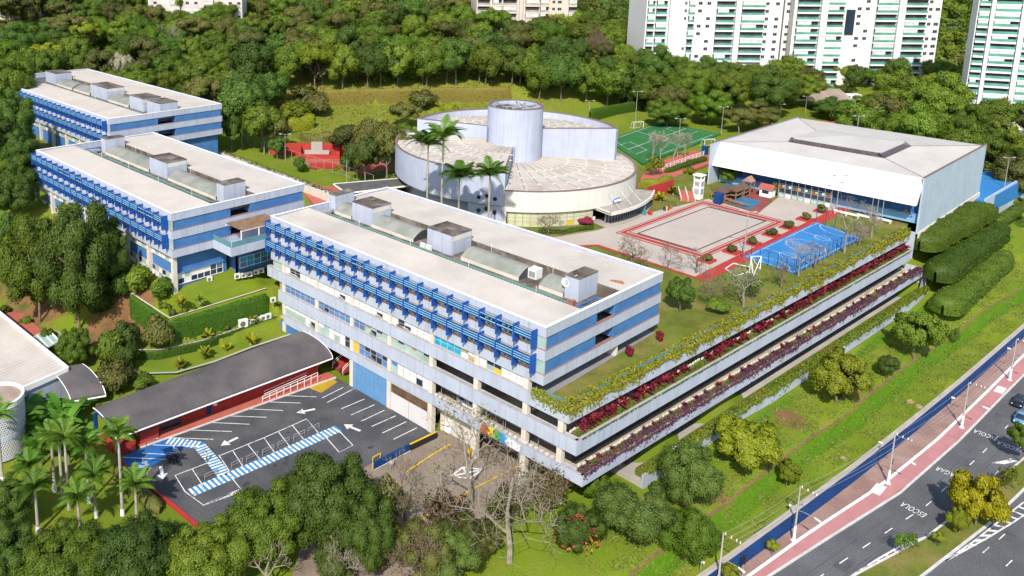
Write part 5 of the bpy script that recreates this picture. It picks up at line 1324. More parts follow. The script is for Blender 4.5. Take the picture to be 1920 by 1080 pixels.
# traffic markings
q = MB()
for k in range(26):
    x = 8+k*5.6; q.strip([(x, at_x(KB, x)-3.4), (x+2.0, at_x(KB, x+2)-3.4)], .15, ZS-.12)
for k in range(14):
    x = 30+k*5.6; q.strip([(x, at_x(KB, x)-6.7), (x+2.0, at_x(KB, x+2)-6.7)], .15, ZS-.12)
structure('lane_marking', q, PAINT)
M1 = [G(*p, ZS) for p in ((1590, 1085), (1740, 1005), (1850, 918), (1925, 855))]; M2 = [G(*p, ZS) for p in ((1715, 1090), (1850, 985), (1925, 912), (1990, 850))]
M1x, M2x = [(12, M1[0][1]+2.0)]+M1+[(125, M1[-1][1]-2.5)], [(25, M2[0][1]+.6)]+M2+[(125, M2[-1][1]-1.6)]
tip = G(1640, 1085, ZS)
med = M1+[(125, M1[-1][1]-2.5), (125, M2[-1][1]-1.4)]+M2[::-1]
q = MB(); q.prism(med, ZS-.3, ZS+.02); structure('median', q, DRYGRASS)
q = MB()
for L in (M1+[(125, M1[-1][1]-2.5)], M2+[(125, M2[-1][1]-1.4)]):
    for a, b in zip(L[:-1], L[1:]): q.seg(a, b, .3, ZS-.2, ZS+.05, 0, 0)
structure('median_kerb', q, KERB)
# hatched noses left and right of the median
q = MB()
nose = [B for B in ([(950, 1075), (1090, 985), (1230, 905), (1395, 845)], [(1050, 1085), (1180, 1000), (1290, 930), (1400, 855)])]
A_ = [G(1280+x/3, 720+y/3, ZS) for x, y in nose[0]]; B_ = [G(1280+x/3, 720+y/3, ZS) for x, y in nose[1]]
q.strip(A_, .25, ZS-.118); q.strip(B_, .25, ZS-.118)
for k in range(9):
    f = k/9*(len(A_)-1); i = int(f); q.strip([bezier_row(A_[i], A_[i+1], f-i), bezier_row(B_[i], B_[i+1], f-i)], .35, ZS-.117)
A_ = [G(1280+x/3, 720+y/3, ZS) for x, y in ((1480, 990), (1640, 880), (1790, 760), (1920, 660))]; B_ = [G(1280+x/3, 720+y/3, ZS) for x, y in ((1480, 990), (1700, 870), (1850, 780), (1990, 690))]
q.strip(A_, .2, ZS-.118); q.strip(B_, .22, ZS-.118)
for k in range(11):
    f = (k+1)/12*3; i = min(2, int(f)); q.strip([bezier_row(A_[i], A_[i+1], f-i), bezier_row(B_[i], B_[i+1], f-i)], .4, ZS-.117)
for a in ((1780, 870), (1690, 945), (1820, 1020), (1930, 930)):
    p = G(1280+a[0]/3, 720+a[1]/3, ZS); q.strip([p, (p[0]+2, p[1]-.25)], .15, ZS-.118)
structure('hatch_marking', q, PAINT)
q = MB(); q.sheet([G(1280+x/3, 720+y/3, ZS) for x, y in ((1735, 440), (1840, 420), (1890, 430), (1810, 447))], ZS-.116); structure('lane_arrow', q, PAINT)
# lettering on the carriageway, read by drivers coming towards the camera
def lettering(txt, px, py, size, ln):
    c = D.curves.new('road_lettering', 'FONT'); c.body = txt; c.size = size; c.align_x = 'CENTER'; c.align_y = 'CENTER'; c.space_character = 1.12; c.offset = .012
    c.materials.append(PAINT); o = D.objects.new('road_lettering', c); COL.objects.link(o); p = G(px, py, ZS)
    s = (at_x(KB, p[0]+2)-at_x(KB, p[0]-2))/4; ang = math.atan2(s, 1)
    o.location = (p[0], p[1], ZS-.115); o.rotation_euler = (0, 0, math.pi/2+ang); o.scale = (ln, 1, 1); o['kind'] = 'structure'
lettering('ESCOLA', 1713, 954, 1.9, .44); lettering('DEVAGAR', 1785, 888, 1.9, .46); lettering('ESCOLA', 1848, 814, 1.9, .44); lettering('ESCOLA', 1893, 836, 1.9, .44)

# ---------------------------------------------------------------- towers and far houses
def hdir(): return Vector((RV[0], RV[1], 0)).normalized()
TWHITE = mat('tower_white', (0.68, 0.67, 0.66), .8, .03, .1, .2, streak=.06)
TBEIGE = mat('tower_beige', (0.62, 0.54, 0.44), .8, .05, .1)
TGLASS = mat('balcony_green_glass', (0.10, 0.30, 0.27), .2, .25, .3, .5)
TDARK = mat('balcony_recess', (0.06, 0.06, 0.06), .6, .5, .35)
TBL = mat('balcony_blind', (0.55, 0.58, 0.56), .5, .15, .4)
def tower(label, org, ang, cols, depth_, z0, floors, pitch, wallm, balc, name='apartment_tower', wid=None, winm=None):
    T = thing(name, label, 'apartment tower' if floors > 9 else 'apartment building', (org[0], org[1], z0))
    ca, sa = math.cos(ang), math.sin(ang)
    def Wp(u, v): return (org[0]+u*ca-v*sa, org[1]+u*sa+v*ca)
    top = z0+floors*pitch
    q = MB()
    for (u0, u1, set_) in wid:
        q.prism([Wp(u0, set_), Wp(u1, set_), Wp(u1, depth_), Wp(u0, depth_)], z0-20, top)
    q.build('wall', wallm, T)
    R = random.Random(int(abs(org[0]*10)))
    for (u0, u1, kind) in cols:
        w = u1-u0; uc = (u0+u1)/2
        if kind == 'b':
            def mk_():
                b = MB(); h_ = w/2
                b.box(-h_, -1.0, -.55, h_, .9, .12, 0)
                b.box(-h_+.08, -.97, .12, h_-.08, -.92, 1.0, 1); b.box(-h_+.02, -.97, .12, -h_+.08, .6, 1.0, 1); b.box(h_-.08, -.97, .12, h_-.02, .6, 1.0, 1)
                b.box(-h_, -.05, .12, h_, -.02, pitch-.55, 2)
                b.box(-h_, -.05+.0, .12, -h_+.2, .6, pitch-.55, 0)
                return b
            shp = []
            for v_ in range(3):
                b = mk_(); h_ = w/2
                if v_ == 1: b.box(-h_+.2, -.9, 1.02, h_*.3, -.86, pitch-.6, 3)
                if v_ == 2: b.box(-h_+.1, -.9, 1.02, h_-.1, -.86, pitch-.6, 3)
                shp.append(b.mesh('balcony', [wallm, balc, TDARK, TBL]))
            for f in range(floors):
                p = Wp(uc, -.02); link(shp[R.choice((0, 0, 1, 2))], 'balcony', T, (p[0], p[1], z0+f*pitch), (0, 0, ang))
        elif kind == 'w':
            shp = []
            for m_ in (GL_DARK, GL_BLIND, GL_GREEN):
                b = MB(); b.box(-w/2, -.08, .95, w/2, .02, 1.0, 0); b.box(-w/2, -.08, 2.1, w/2, .02, 2.2, 0); b.box(-w/2, -.05, 1.0, w/2, -.03, 2.1, 1); b.box(-.04, -.07, 1.0, .04, -.051, 2.1, 0); shp.append(b.mesh('window', [CONC, m_]))
            for f in range(floors):
                p = Wp(uc, -.01); link(shp[R.choice((0, 0, 1))], 'window', T, (p[0], p[1], z0+f*pitch), (0, 0, ang))
        elif kind == 'v':
            b = MB(); f0 = z0+pitch*7; b.prism([Wp(u0, -.3), Wp(u1, -.3), Wp(u1, .1), Wp(u0, .1)], f0, f0+pitch*3.4); b.build('void', GL_DARK, T)
        elif kind == 's':
            b = MB(); b.prism([Wp(u0, -.06), Wp(u1, -.06), Wp(u1, .1), Wp(u0, .1)], z0-6, top); b.build('dark_seam', mat('dark_seam', (.12, .10, .09), .8), T)
        elif kind == 'p':
            b = MB(); b.prism([Wp(u0, -1.4), Wp(u1, -1.4), Wp(u1, .3), Wp(u0, .3)], z0-6, top); b.build('pier', wallm, T)
    return T
hd = hdir(); hang = math.atan2(hd.y, hd.x)
def place(px, py, z): return G(px, py, z)
def spec(px0, lst, m_): return [((a-px0)*m_, (b-px0)*m_, k) for a, b, k in lst]
ZT = 20.0
o2 = G(1476, 160, ZT); m2 = mpp((*G(1600, 160, ZT), ZT))
tower('middle white apartment tower with green glass balconies and a dark opening high up', o2, hang,
      spec(1476, [(1479, 1520, 'b'), (1521, 1533, 'p'), (1534, 1565, 'b'), (1570, 1586, 'v'), (1590, 1597, 'w'), (1605, 1612, 'w'), (1624, 1662, 'b'), (1663, 1675, 'p'), (1676, 1717, 'b'), (1721, 1727, 'w'), (1733, 1741, 'w')], m2), 22, ZT, 20, 13.6*m2, TWHITE, TGLASS, wid=spec(1476, [(1474, 1744, 0.0)], m2))
def z_at_depth(px, py, dpt):
    d = pray(px, py); return float(CAM[2]+d[2]*dpt/(d @ FV))
z1_ = z_at_depth(1208, 112, depth((*o2, ZT))-4)
o1 = G(1208, 112, z1_); m1 = mpp((*o1, z1_))
tower('left white apartment tower rising from behind dark treetops', o1, hang,
      spec(1208, [(1207, 1220, 'b'), (1223, 1243, 'b'), (1247, 1252, 'p'), (1276, 1280, 'w'), (1283, 1294, 'b'), (1301, 1308, 'w'), (1317, 1324, 'w'), (1335, 1368, 'b'), (1369, 1379, 'p'), (1381, 1424, 'b'), (1426, 1432, 'w'), (1444, 1451, 'w'), (1458, 1461, 's'), (1465, 1471, 'w')], m1), 22, z1_, 19, 14.1*m1, TWHITE, TGLASS, wid=spec(1208, [(1205, 1470, 0.0)], m1))
o3 = G(1806, 212, 20); m3 = mpp((*o3, 20))
tower('right white apartment tower with curved rows of green balconies at the frame edge', o3, hang+math.radians(-24),
      spec(1806, [(1806, 1822, 'b'), (1823, 1829, 'p'), (1830, 1868, 'b'), (1869, 1877, 'p'), (1878, 1921, 'b'), (1924, 1931, 'w'), (1936, 1975, 'b')], m3), 8, 20, 24, 13.6*m3, TWHITE, TGLASS, wid=spec(1806, [(1804, 1985, 0.0)], m3))
ob = G(893, 62, 36); mb_ = mpp((*ob, 36))
TCREAM = mat('tower_cream', (0.56, 0.50, 0.44), .8, .05, .2)
RAILB = mat('balcony_rail_tan', (.35, .32, .28), .5, .2)
tower('cream apartment building with deep balconies above the middle treetops', ob, hang,
      spec(893, [(894, 916, 'b'), (921, 938, 'b'), (941, 966, 'b'), (971, 977, 'p'), (983, 1008, 'b'), (1010, 1026, 'b'), (1033, 1038, 'w'), (1043, 1050, 'w'), (1063, 1078, 'b')], mb_), 20, 33, 11, 13.0*mb_, TCREAM, RAILB, 'apartment_building', spec(893, [(892, 1068, 0.0)], mb_))
for (pa, pb, py, z_, lab, wm, cl_, fl_) in (
    (0, 62, 45, 40, 'white apartment building at the far left top corner behind dark trees', TWHITE, [(2, 14, 'b'), (20, 34, 'b'), (44, 49, 'w'), (54, 59, 'w')], 8),
    (152, 188, 35, 40, 'plain grey apartment slab between treetops at upper left', mat('tower_grey', (.36, .37, .42), .8, .05), [(156, 161, 'w'), (168, 173, 'w'), (180, 185, 'w')], 8),
    (220, 278, 40, 40, 'apartment building with curved grey balconies and yellow edge at upper left', mat('tower_grey', (.36, .37, .42)), [(231, 254, 'b'), (256, 276, 'b')], 8),
    (280, 455, 62, 40, 'pale stained apartment blocks half hidden behind the trees at upper left', mat('tower_pale', (.55, .50, .48), .85, .15, .3), [(290, 296, 'w'), (306, 312, 'w'), (322, 340, 'b'), (350, 356, 'w'), (366, 372, 'w'), (384, 402, 'b'), (412, 418, 'w'), (430, 436, 'w'), (446, 452, 'w')], 8),
    (842, 878, 22, 42, 'small white house among trees beside the cream building', TWHITE, [(846, 852, 'w'), (862, 874, 'b')], 4)):
    z_ = GT(pa, py)[2]-1; o_ = G(pa, py, z_); m_ = mpp((*o_, z_))
    tower(lab, o_, hang, spec(pa, cl_, m_), 16, z_-3, fl_, 12.5*m_, wm, RAILB, 'apartment_building', spec(pa, [(pa, pb, 0.0)], m_))
# low podium house with a curved roof at the foot of the middle tower
ph = G(1560, 182, 22); PH = thing('podium_house', 'low brown ribbed roof at the foot of the middle tower', 'house', (ph[0], ph[1], 20))
u = Vector((hd.x, hd.y)); v = Vector((-hd.y, hd.x))
pt = lambda a, b: (ph[0]+u.x*a+v.x*b, ph[1]+u.y*a+v.y*b)
q = MB()
for k in range(8): q.prism([pt(-6+k*1.7, 0), pt(-6+k*1.7+1.6, 0), pt(-6+k*1.7+1.6, 9), pt(-6+k*1.7, 9)], 20, [21.2, 21.2, 23.6, 23.6])
q.build('roof', mat('podium_roof', (.30, .24, .19), .8, .2), PH)
q = MB(); q.prism([pt(-8, 9), pt(16, 9), pt(16, 12), pt(-8, 12)], 19, 21.4); q.build('wall', TWHITE, PH)
for k in range(8): a, b = pt(-7+k*2.8, 8.9), pt(-5+k*2.8, 8.9); q = MB(); q.seg(a, b, .06, 19.6, 20.9); q.build('window', GL_DARK, PH)

# tennis court behind the sports hall
tcn = [G(*p, 15.2) for p in ((1505, 214), (1535, 208), (1672, 247), (1665, 258))]
tcn = [G(1500, 222, 15.2), G(1545, 205, 15.2), G(1680, 240, 15.2), G(1700, 262, 15.2)]
q = MB(); q.prism(tcn, 14.2, 15.2); structure('tennis_court', q, BRICKRED)
FN = mat('windbreak_navy', (.02, .055, .12), .8, .15)
TCF = thing('court_fence', 'dark blue windbreak fence along the red court behind the sports hall', 'fence', (*tcn[1], 15.2))
n_ = 12
for k in range(n_):
    a, b = bezier_row(tcn[1], tcn[2], k/n_), bezier_row(tcn[1], tcn[2], (k+.97)/n_); q = MB(); q.seg(a, b, .06, 15.2, 18.4); q.build('windbreak_panel', FN, TCF)
    q = MB(); q.tube((*a, 15.2), (*a, 19.6), .08); q.build('post', STEEL, TCF)
c = bezier_row(tcn[1], tcn[2], .45); q = MB(); q.tube((c[0]-1, c[1]-2, 15.2), (c[0]-1, c[1]-2, 18.2), .12); q.build('pole', STEEL, thing('basketball_hoop', 'white basketball backboard in front of the navy windbreak', 'basketball hoop', (c[0]-1, c[1]-2, 15.2)))
bh = D.objects['basketball_hoop']; q = MB(); w2 = Vector((hd.x, hd.y, 0))*1.1; cc_ = Vector((c[0]-1.6, c[1]-2.6, 18.0)); q.add([cc_-w2, cc_+w2, cc_+w2+Vector((0, 0, 1.5)), cc_-w2+Vector((0, 0, 1.5))], [(0, 1, 2, 3)]); q.build('backboard', WHITEP, bh)
# blue playing area right of the hall with its retaining wall
ra, rb, rc, rd = G(1846, 378, 12), G(1915, 340, 12), G(1912, 325, 12), G(1852, 335, 12)
q = MB(); q.prism([ra, G(1925, 336, 12), G(1905, 318, 12), (GXB+1, 10)], 8, 12.1); structure('side_court', q, COURTB)
q = MB(); q.seg(G(1846, 392, 10), G(1935, 338, 10), .4, 6, 12.6, 0, 1); tag(q.build('retaining_wall', HBLUE), 'pale retaining wall of the blue court right of the sports hall', 'wall')

# red court yard between block B, C and the auditorium
q = MB(); q.prism([G(*p, 15) for p in ((405, 282), (440, 270), (560, 262), (640, 272), (720, 300), (760, 330), (770, 350), (640, 372), (590, 385), (560, 350))], 14, 14.98); structure('red_courtyard', q, BRICKRED)
q = MB(); q.sheet([G(*p, 15) for p in ((572, 330), (600, 322), (640, 318), (672, 322), (690, 345), (650, 350), (600, 348))], 15.02); structure('courtyard_lawn', q, GRASS)
q = MB(); c = G(606, 313, 15); q.lathe([(3.6, -.2), (3.9, .35), (3.5, .38), (3.45, .2), (0, .2)], c[0], c[1], 15, 26); tag(q.build('round_pond', [RED]), 'round red rimmed pond in the courtyard behind block roofs', 'pond')
hedge('flower_edging', 'yellow flower border curving round the courtyard pond', 'flower bed', [(c[0]+4.6*math.cos(t), c[1]+4.6*math.sin(t), 15) for t in np.linspace(-2.6, -.3, 9)], .9, .5, L_GOLD, size=.25, dens=14)
ST = thing('red_stage', 'red stepped stage with beige doors behind the round pond', 'stage', G3(597, 296, 15))
c = np.array(G(597, 298, 15)); u = np.array([hd.x, hd.y]); v = np.array([-hd.y, hd.x])
P4 = lambda a, b: tuple(c+u*a+v*b)
def sb(name, a0, a1, b0, b1, z0, z1, m_): q = MB(); q.prism([P4(a0, b0), P4(a1, b0), P4(a1, b1), P4(a0, b1)], z0, z1); q.build(name, m_, ST)
sb('step', -6, 6, 0, 1.5, 15, 16, RED); sb('step', -4, 3, 1.5, 3, 15, 16.9, CONC); sb('wall', -6, -5, 1.5, 3.4, 15, 18, RED); sb('wall', 4, 6, 1.5, 3.4, 15, 18, RED); sb('door', -2.2, 1, 3.3, 3.6, 16.6, 19.2, CONC); sb('back_wall', -14, 16, 3.7, 4.4, 15, 18.6, RED)

# ---------------------------------------------------------------- trees
def crown_mesh(name, leaf, r=4.0, hc=5.0, lobes=12, n=4200, size=.55, flat=1.0, seed=1, lobe_r=(.34, .5), gap=0.0, core=True):
    rng = np.random.default_rng(seed)
    C_, R_ = [], []
    k = 0
    while len(C_) < lobes and k < 4000:
        k += 1
        u = rng.normal(0, 1, 3); u /= np.linalg.norm(u); rad = rng.uniform(.35, .78)
        c = u*rad*np.array([r, r, hc/2]); lr = rng.uniform(*lobe_r)*r*(1-.25*abs(u[2]))
        if c[2] < -hc*.3 and rng.random() < .7: continue
        if gap and any(np.linalg.norm(c-q) < gap*r for q in C_): continue
        C_.append(c); R_.append(lr)
    C_ = np.array(C_); R_ = np.array(R_)
    w = R_**2; w /= w.sum()
    li = rng.choice(len(C_), n*2, p=w)
    d = rng.normal(0, 1, (n*2, 3)); d /= np.linalg.norm(d, axis=1)[:, None]
    rr = R_[li]*np.clip(rng.normal(.93, .12, n*2), .45, 1.2)
    bump = 1+.12*np.sin(d[:, 0]*5+li)*np.sin(d[:, 1]*6+li*2)*1.2
    P = C_[li]+d*(rr*bump)[:, None]*np.array([1, 1, .82*flat])
    # drop leaves buried inside other lobes
    dist = np.linalg.norm((P[:, None, :]-C_[None])/np.array([1, 1, .82*flat]), axis=2)/R_[None]
    buried = (dist < .72).sum(1) > 0
    P, d = P[~buried][:n], d[~buried][:n]
    N = d*.7+P/np.linalg.norm(P, axis=1)[:, None]*.4+np.array([0, 0, .25])
    V, Q = cards(P, N, size, rng, .5)
    VS, QS = [V], [Q]; base = len(V)
    if core:
        for c, lr in zip(C_, R_):
            b = MB().ball((0, 0, 0), 1, 7); bv = np.array(b.v)*lr*.78*np.array([1, 1, .82*flat]); bv *= 1+.08*rng.normal(0, 1, (len(bv), 1))
            VS.append(bv+c); QS.append(np.array(b.f)+base); base += len(bv)
    V = np.vstack(VS)
    nn = N/np.linalg.norm(N, axis=1)[:, None]; nv = np.repeat(nn, 4, 0)
    cn = np.cross(VS[0][1::4]-VS[0][0::4], VS[0][3::4]-VS[0][0::4]); cn /= np.linalg.norm(cn, axis=1)[:, None]+1e-9; cn *= np.sign((cn*nn).sum(1))[:, None]
    nv = nv*.55+np.repeat(cn, 4, 0)*.6
    if core:
        for c, bv in zip(C_, VS[1:]): nv = np.vstack([nv, bv-c])
    nv /= np.linalg.norm(nv, axis=1)[:, None]+1e-9
    V[:, 2] += hc/2
    me = fast_mesh(name, V, np.vstack(QS), leaf, None, True)
    me.normals_split_custom_set_from_vertices(nv.tolist())
    return me
def branch_tree(name, m, hgt, r0, levels, seed, spread=.6, first=.35, kids=(3, 5), taper=.62, up=.25, minr=.025, n=6, curve=.12, lenf=.68):
    rng = random.Random(seed); mb = MB(); tips = []
    def grow(p, d, L, r, lv):
        segs = 3; pts = [p]; dd = d.copy()
        for i in range(segs):
            dd = (dd+Vector((rng.uniform(-1, 1), rng.uniform(-1, 1), rng.uniform(-.4, .8)*up*2))*curve).normalized(); pts.append(pts[-1]+dd*L/segs)
        r1 = max(minr*.6, r*taper)
        mb.path([tuple(q) for q in pts], r, r1, max(4, n-lv) if lv < 3 else 3)
        if lv >= levels: tips.append(pts[-1]); return
        k = rng.randint(*kids)
        for j in range(k):
            f = rng.uniform(.45, 1) if lv else rng.uniform(.55, 1)
            if j == 0: f = 1.0
            i = min(segs-1, int(f*segs)); q = pts[i].lerp(pts[i+1], f*segs-i)
            a = 2*math.pi*(j/k)+rng.uniform(-.5, .5)
            side = dd.orthogonal().normalized(); side.rotate(__import__('mathutils').Quaternion(dd, a))
            nd = (dd*(1-spread)+side*spread*rng.uniform(.7, 1.3)+Vector((0, 0, up*.6))).normalized()
            grow(q, nd, L*lenf*rng.uniform(.75, 1.2), r1*rng.uniform(.6, .85), lv+1)
    grow(Vector((0, 0, 0)), Vector((0, 0, 1)), hgt*first, r0, 0)
    return mb, tips
def trunk_mesh(name, m, hgt, r0, seed, spread=.55):
    mb, tips = branch_tree(name, m, hgt, r0, 2, seed, spread, .5, (3, 4), .65, .3)
    return mb.mesh(name, m)
TR1 = [trunk_mesh('trunk', BARK, 1.0, .028, 40+k) for k in range(3)]
TR2 = [trunk_mesh('trunk', BARKP, 1.0, .026, 50+k) for k in range(3)]
CROWNS = {}
def crown(kind, leaf, v=0):
    key = (kind, leaf.name, v)
    if key not in CROWNS:
        P = dict(round=dict(r=4, hc=5.6, lobes=34, n=10500, size=.25, lobe_r=(.2, .34)), umbrella=dict(r=4, hc=3.0, lobes=30, n=8000, size=.24, flat=.62, lobe_r=(.18, .3)), tall=dict(r=3, hc=7, lobes=34, n=9000, size=.25, lobe_r=(.26, .42)),
                 big=dict(r=6, hc=11.0, lobes=84, n=34000, size=.215, lobe_r=(.14, .25)), fine=dict(r=4, hc=6.0, lobes=40, n=20000, size=.16, lobe_r=(.18, .32)), shrub=dict(r=1.5, hc=2.2, lobes=14, n=2600, size=.2, lobe_r=(.32, .48)),
                 sparse=dict(r=4, hc=4.5, lobes=22, n=1500, size=.36, lobe_r=(.18, .3), core=False), clump=dict(r=4, hc=5, lobes=44, n=11000, size=.26, lobe_r=(.14, .25), core=True), low=dict(r=6, hc=7, lobes=16, n=750, size=1.5, lobe_r=(.3, .42)))[kind]
        CROWNS[key] = (crown_mesh('crown', leaf, seed=hash((kind, v)) % 9973 if False else (len(kind)*131+v*17+ord(kind[0])), **P), P['r'], P['hc'])
    return CROWNS[key]
def tree(name, label, base, width, height, kind, leaf, v=0, cf=.72, group=None, trunks=TR1, rot=None, cat='tree'):
    T = thing(name, label, cat, base, group)
    me, r, hc = crown(kind, leaf, v)
    rz = rot if rot is not None else random.uniform(0, 6.28)
    ch = height*cf
    link(me, 'crown', T, (base[0], base[1], base[2]+height-ch), (0, 0, rz), (width/2/r, width/2/r, ch/hc))
    tw = max(.6, height)
    tl = min(tw*.9, width*.62)
    link(random.choice(trunks), 'trunk', T, (base[0], base[1], base[2]-.3), (0, 0, rz), (tl, tl, height*.62+ch*.1))
    return T
def ptree(name, label, px, py, wpx, hpx, kind, leaf, v=0, cf=.75, group=None, trunks=TR1, z=None, cat='tree'):
    b = GT(px, py) if z is None else G3(px, py, z)
    m_ = mpp(b)
    return tree(name, label, b, wpx*m_, hpx*m_/.95, kind, leaf, v, cf, group, trunks, None, cat)

# woods on the hill: scattered with a minimum spacing, kept off buildings, courts and banks
def ridge(x): return float(np.interp(x, [-220, -60, -42, -30, -6, 0, 44, 46, 62, 92, 115, 157, 181, 192, 215, 232, 245, 262, 300, 420], [110, 112, 120, 150, 165, 228, 228, 158, 188, 182, 159, 131, 112, 88, 82, 76, 70, 64, 66, 56]))
def towers_near(x, y):
    for c, r in ((o1, 26), (o2, 28), (o3, 28), (ob, 22)):
        cx, cy = c[0]+hd.x*r*.75-hd.y*10, c[1]+hd.y*r*.75+hd.x*10
        du, dv = (x-c[0])*hd.x+(y-c[1])*hd.y, -(x-c[0])*hd.y+(y-c[1])*hd.x
        W_ = {26: 62, 28: 62, 22: 36}[r]
        if -5 < du < W_ and -3.5 < dv < 24: return True
    return False
def woods(x, y):
    if towers_near(x, y): return False
    if y > ridge(x): return True
    if 188 < x < 420 and y < 60:                        # right of the hall and in front of the towers
        if x < 262 and 36 < y: return False
        if 184 < x < 262 and y > 33 : return False
        return y > -26 and x > 190+max(0, -y)*.4
    return False
pts = []; cell = {}
def try_pt(x, y, dmin):
    k = (int(x//12), int(y//12))
    for i in range(-1, 2):
        for j in range(-1, 2):
            for q in cell.get((k[0]+i, k[1]+j), ()):
                if (q[0]-x)**2+(q[1]-y)**2 < dmin**2: return False
    cell.setdefault(k, []).append((x, y)); pts.append((x, y)); return True
rw_ = random.Random(11)
for _ in range(60000):
    u = rw_.uniform(-70, 1990); dd = 120+680*rw_.random()**1.25
    d = pray(u, 200); d2 = d[:2]/np.linalg.norm(d[:2]); x, y = CAM[0]+d2[0]*dd, CAM[1]+d2[1]*dd
    if woods(x, y): try_pt(x, y, 8.3 if dd < 330 else 10)
hz = hts(np.array(pts))
W3 = [(x, y, z, math.hypot(x-CAM[0], y-CAM[1])) for (x, y), z in zip(pts, hz)]
W3.sort(key=lambda q: q[3])
KINDS_ = [('round', L_MID, 0, 'mid green'), ('round', L_DARK, 1, 'dark green'), ('round', L_MID, 2, 'mid green'), ('umbrella', L_OLIVE, 0, 'olive flat topped'), ('tall', L_DARK, 0, 'dark green tall'), ('round', L_BRT, 3, 'bright green'),
          ('umbrella', L_YEL, 1, 'yellowish flat topped'), ('clump', L_MID, 1, 'mid green'), ('clump', L_DARK, 2, 'dark green'), ('round', L_OLIVE, 4, 'olive'), ('tall', L_MID, 1, 'mid green tall'), ('umbrella', L_BRN, 2, 'brownish flat topped')]
WT = [6, 4, 6, 3.5, 2, 3, 1.8, 5, 3.5, 3.5, 2, .8]
NWOOD = 285
for i, (x, y, z, dd) in enumerate(W3[:NWOOD]):
    kd, lf, v, word = rw_.choices(KINDS_, WT)[0]
    hgt = rw_.uniform(8.5, 17); wid = hgt*rw_.uniform(.8, 1.3)
    if 190 < x < 262 and y < 34: hgt, wid = rw_.uniform(12, 17), rw_.uniform(12, 16)
    if x < -20: hgt, wid = hgt*1.15, wid
    if kd == 'tall': wid *= .75; hgt *= 1.2
    if kd == 'umbrella': hgt *= 1.05
    dv_ = np.array((x, y, z+6))-CAM; sx_ = PPX+PF*(dv_@RV)/(dv_@FV); sy_ = PPY-PF*(dv_@UV)/(dv_@FV)
    where = ('above the farthest block roof' if sx_ < 330 else 'left of the grassy bank' if sx_ < 520 else 'on the hill above the grassy bank' if sx_ < 800 else 'on the hill behind the drum' if sx_ < 1010 else
             'behind the sports field' if sx_ < 1210 and sy_ > 90 else 'beside the cream building' if sx_ < 1210 else 'in front of the left tower' if sx_ < 1470 else 'at the foot of the middle tower' if sx_ < 1640 else 'between middle and right towers' if sx_ < 1800 else 'in front of the right tower')
    tree('hill_tree', '%s tree %s%s' % (word, where, ', near the skyline' if sy_ < 60 and sx_ < 1210 else ''), (x, y, z), wid, hgt, kd, lf, v, .8 if kd != 'umbrella' else .45, 'trees of the wooded hill')
far = W3[NWOOD:]
VS, QS, MI, base = [], [], [], 0
LM = [L_DARK, L_MID, L_OLIVE, L_BRT]
lows = []
for v in range(4):
    me = crown('low', L_MID, v)[0]; vv = np.empty(len(me.vertices)*3, np.float32); me.vertices.foreach_get('co', vv); qq = np.empty(len(me.loops), np.int32); me.loops.foreach_get('vertex_index', qq); lows.append((vv.reshape(-1, 3), qq.reshape(-1, 4)))
for (x, y, z, dd) in far[:950]:
    vv, qq = rw_.choice(lows); a = rw_.uniform(0, 6.28); s = rw_.uniform(.8, 1.15); c_, s_ = math.cos(a)*s, math.sin(a)*s
    P = np.stack([vv[:, 0]*c_-vv[:, 1]*s_+x, vv[:, 0]*s_+vv[:, 1]*c_+y, vv[:, 2]*s*rw_.uniform(.95, 1.35)+z+1.0], 1)
    VS.append(P); QS.append(qq+base); MI.append(np.full(len(qq), rw_.choices((0, 1, 2, 3), (5, 5, 2, .7))[0])); base += len(P)
if VS:
    fo = D.objects.new('far_woods', fast_mesh('far_woods', np.vstack(VS), np.vstack(QS), LM, np.concatenate(MI))); COL.objects.link(fo)
    tag(fo, 'dense far woods covering the hilltop behind the nearer trees', 'woods', None, 'stuff')

# ---- single trees that stand out
for px, py, w_, h_, kd, lf, lb in ((1010, 188, 80, 85, 'round', L_MID, 'mid green tree just right of the drum at the wood edge'), (1052, 190, 85, 90, 'round', L_DARK, 'dark tree at the wood edge above the green hedge wall'), (1098, 194, 80, 85, 'clump', L_MID, 'mid green tree above the right end of the green hedge wall'), (1138, 200, 85, 90, 'round', L_MID, 'mid green tree behind the left end of the sports field'),
     (1178, 206, 80, 85, 'clump', L_DARK, 'dark tree behind the soccer goal'), (1214, 214, 80, 80, 'round', L_MID, 'mid green tree behind the middle of the field'), (1252, 225, 80, 70, 'round', L_OLIVE, 'olive tree behind the right end of the field'), (540, 168, 80, 90, 'round', L_MID, 'mid green tree at the left end of the bank crest'), (590, 169, 85, 88, 'umbrella', L_YEL, 'pale trunked spreading tree on the bank crest'), (642, 168, 85, 92, 'round', L_MID, 'mid green tree on the bank crest above the dry wall'),
     (475, 185, 95, 105, 'round', L_DARK, 'dark tree left of the bank crest'), (505, 215, 85, 85, 'round', L_DARK, 'dark round tree at the left foot of the bank'), (560, 140, 90, 90, 'round', L_OLIVE, 'olive tree behind the spreading tree on the bank crest'), (430, 225, 80, 100, 'clump', L_MID, 'mid green tree behind the end of the farthest block'), (690, 165, 80, 80, 'round', L_DARK, 'dark tree in the middle of the bank crest'), (745, 163, 85, 85, 'clump', L_MID, 'mid green tree right of the middle of the bank crest'),
     (800, 162, 85, 90, 'round', L_MID, 'mid green tree on the crest left of the drum'), (855, 160, 85, 88, 'round', L_DARK, 'dark tree on the crest above the left of the drum'), (910, 160, 85, 85, 'round', L_MID, 'mid green tree on the crest directly above the drum'), (960, 160, 80, 80, 'clump', L_DARK, 'dark tree at the right end of the crest')):
    ptree('broad_tree', lb, px, py, w_, h_, kd, lf, len(lb) % 4, .85 if kd != 'umbrella' else .5)
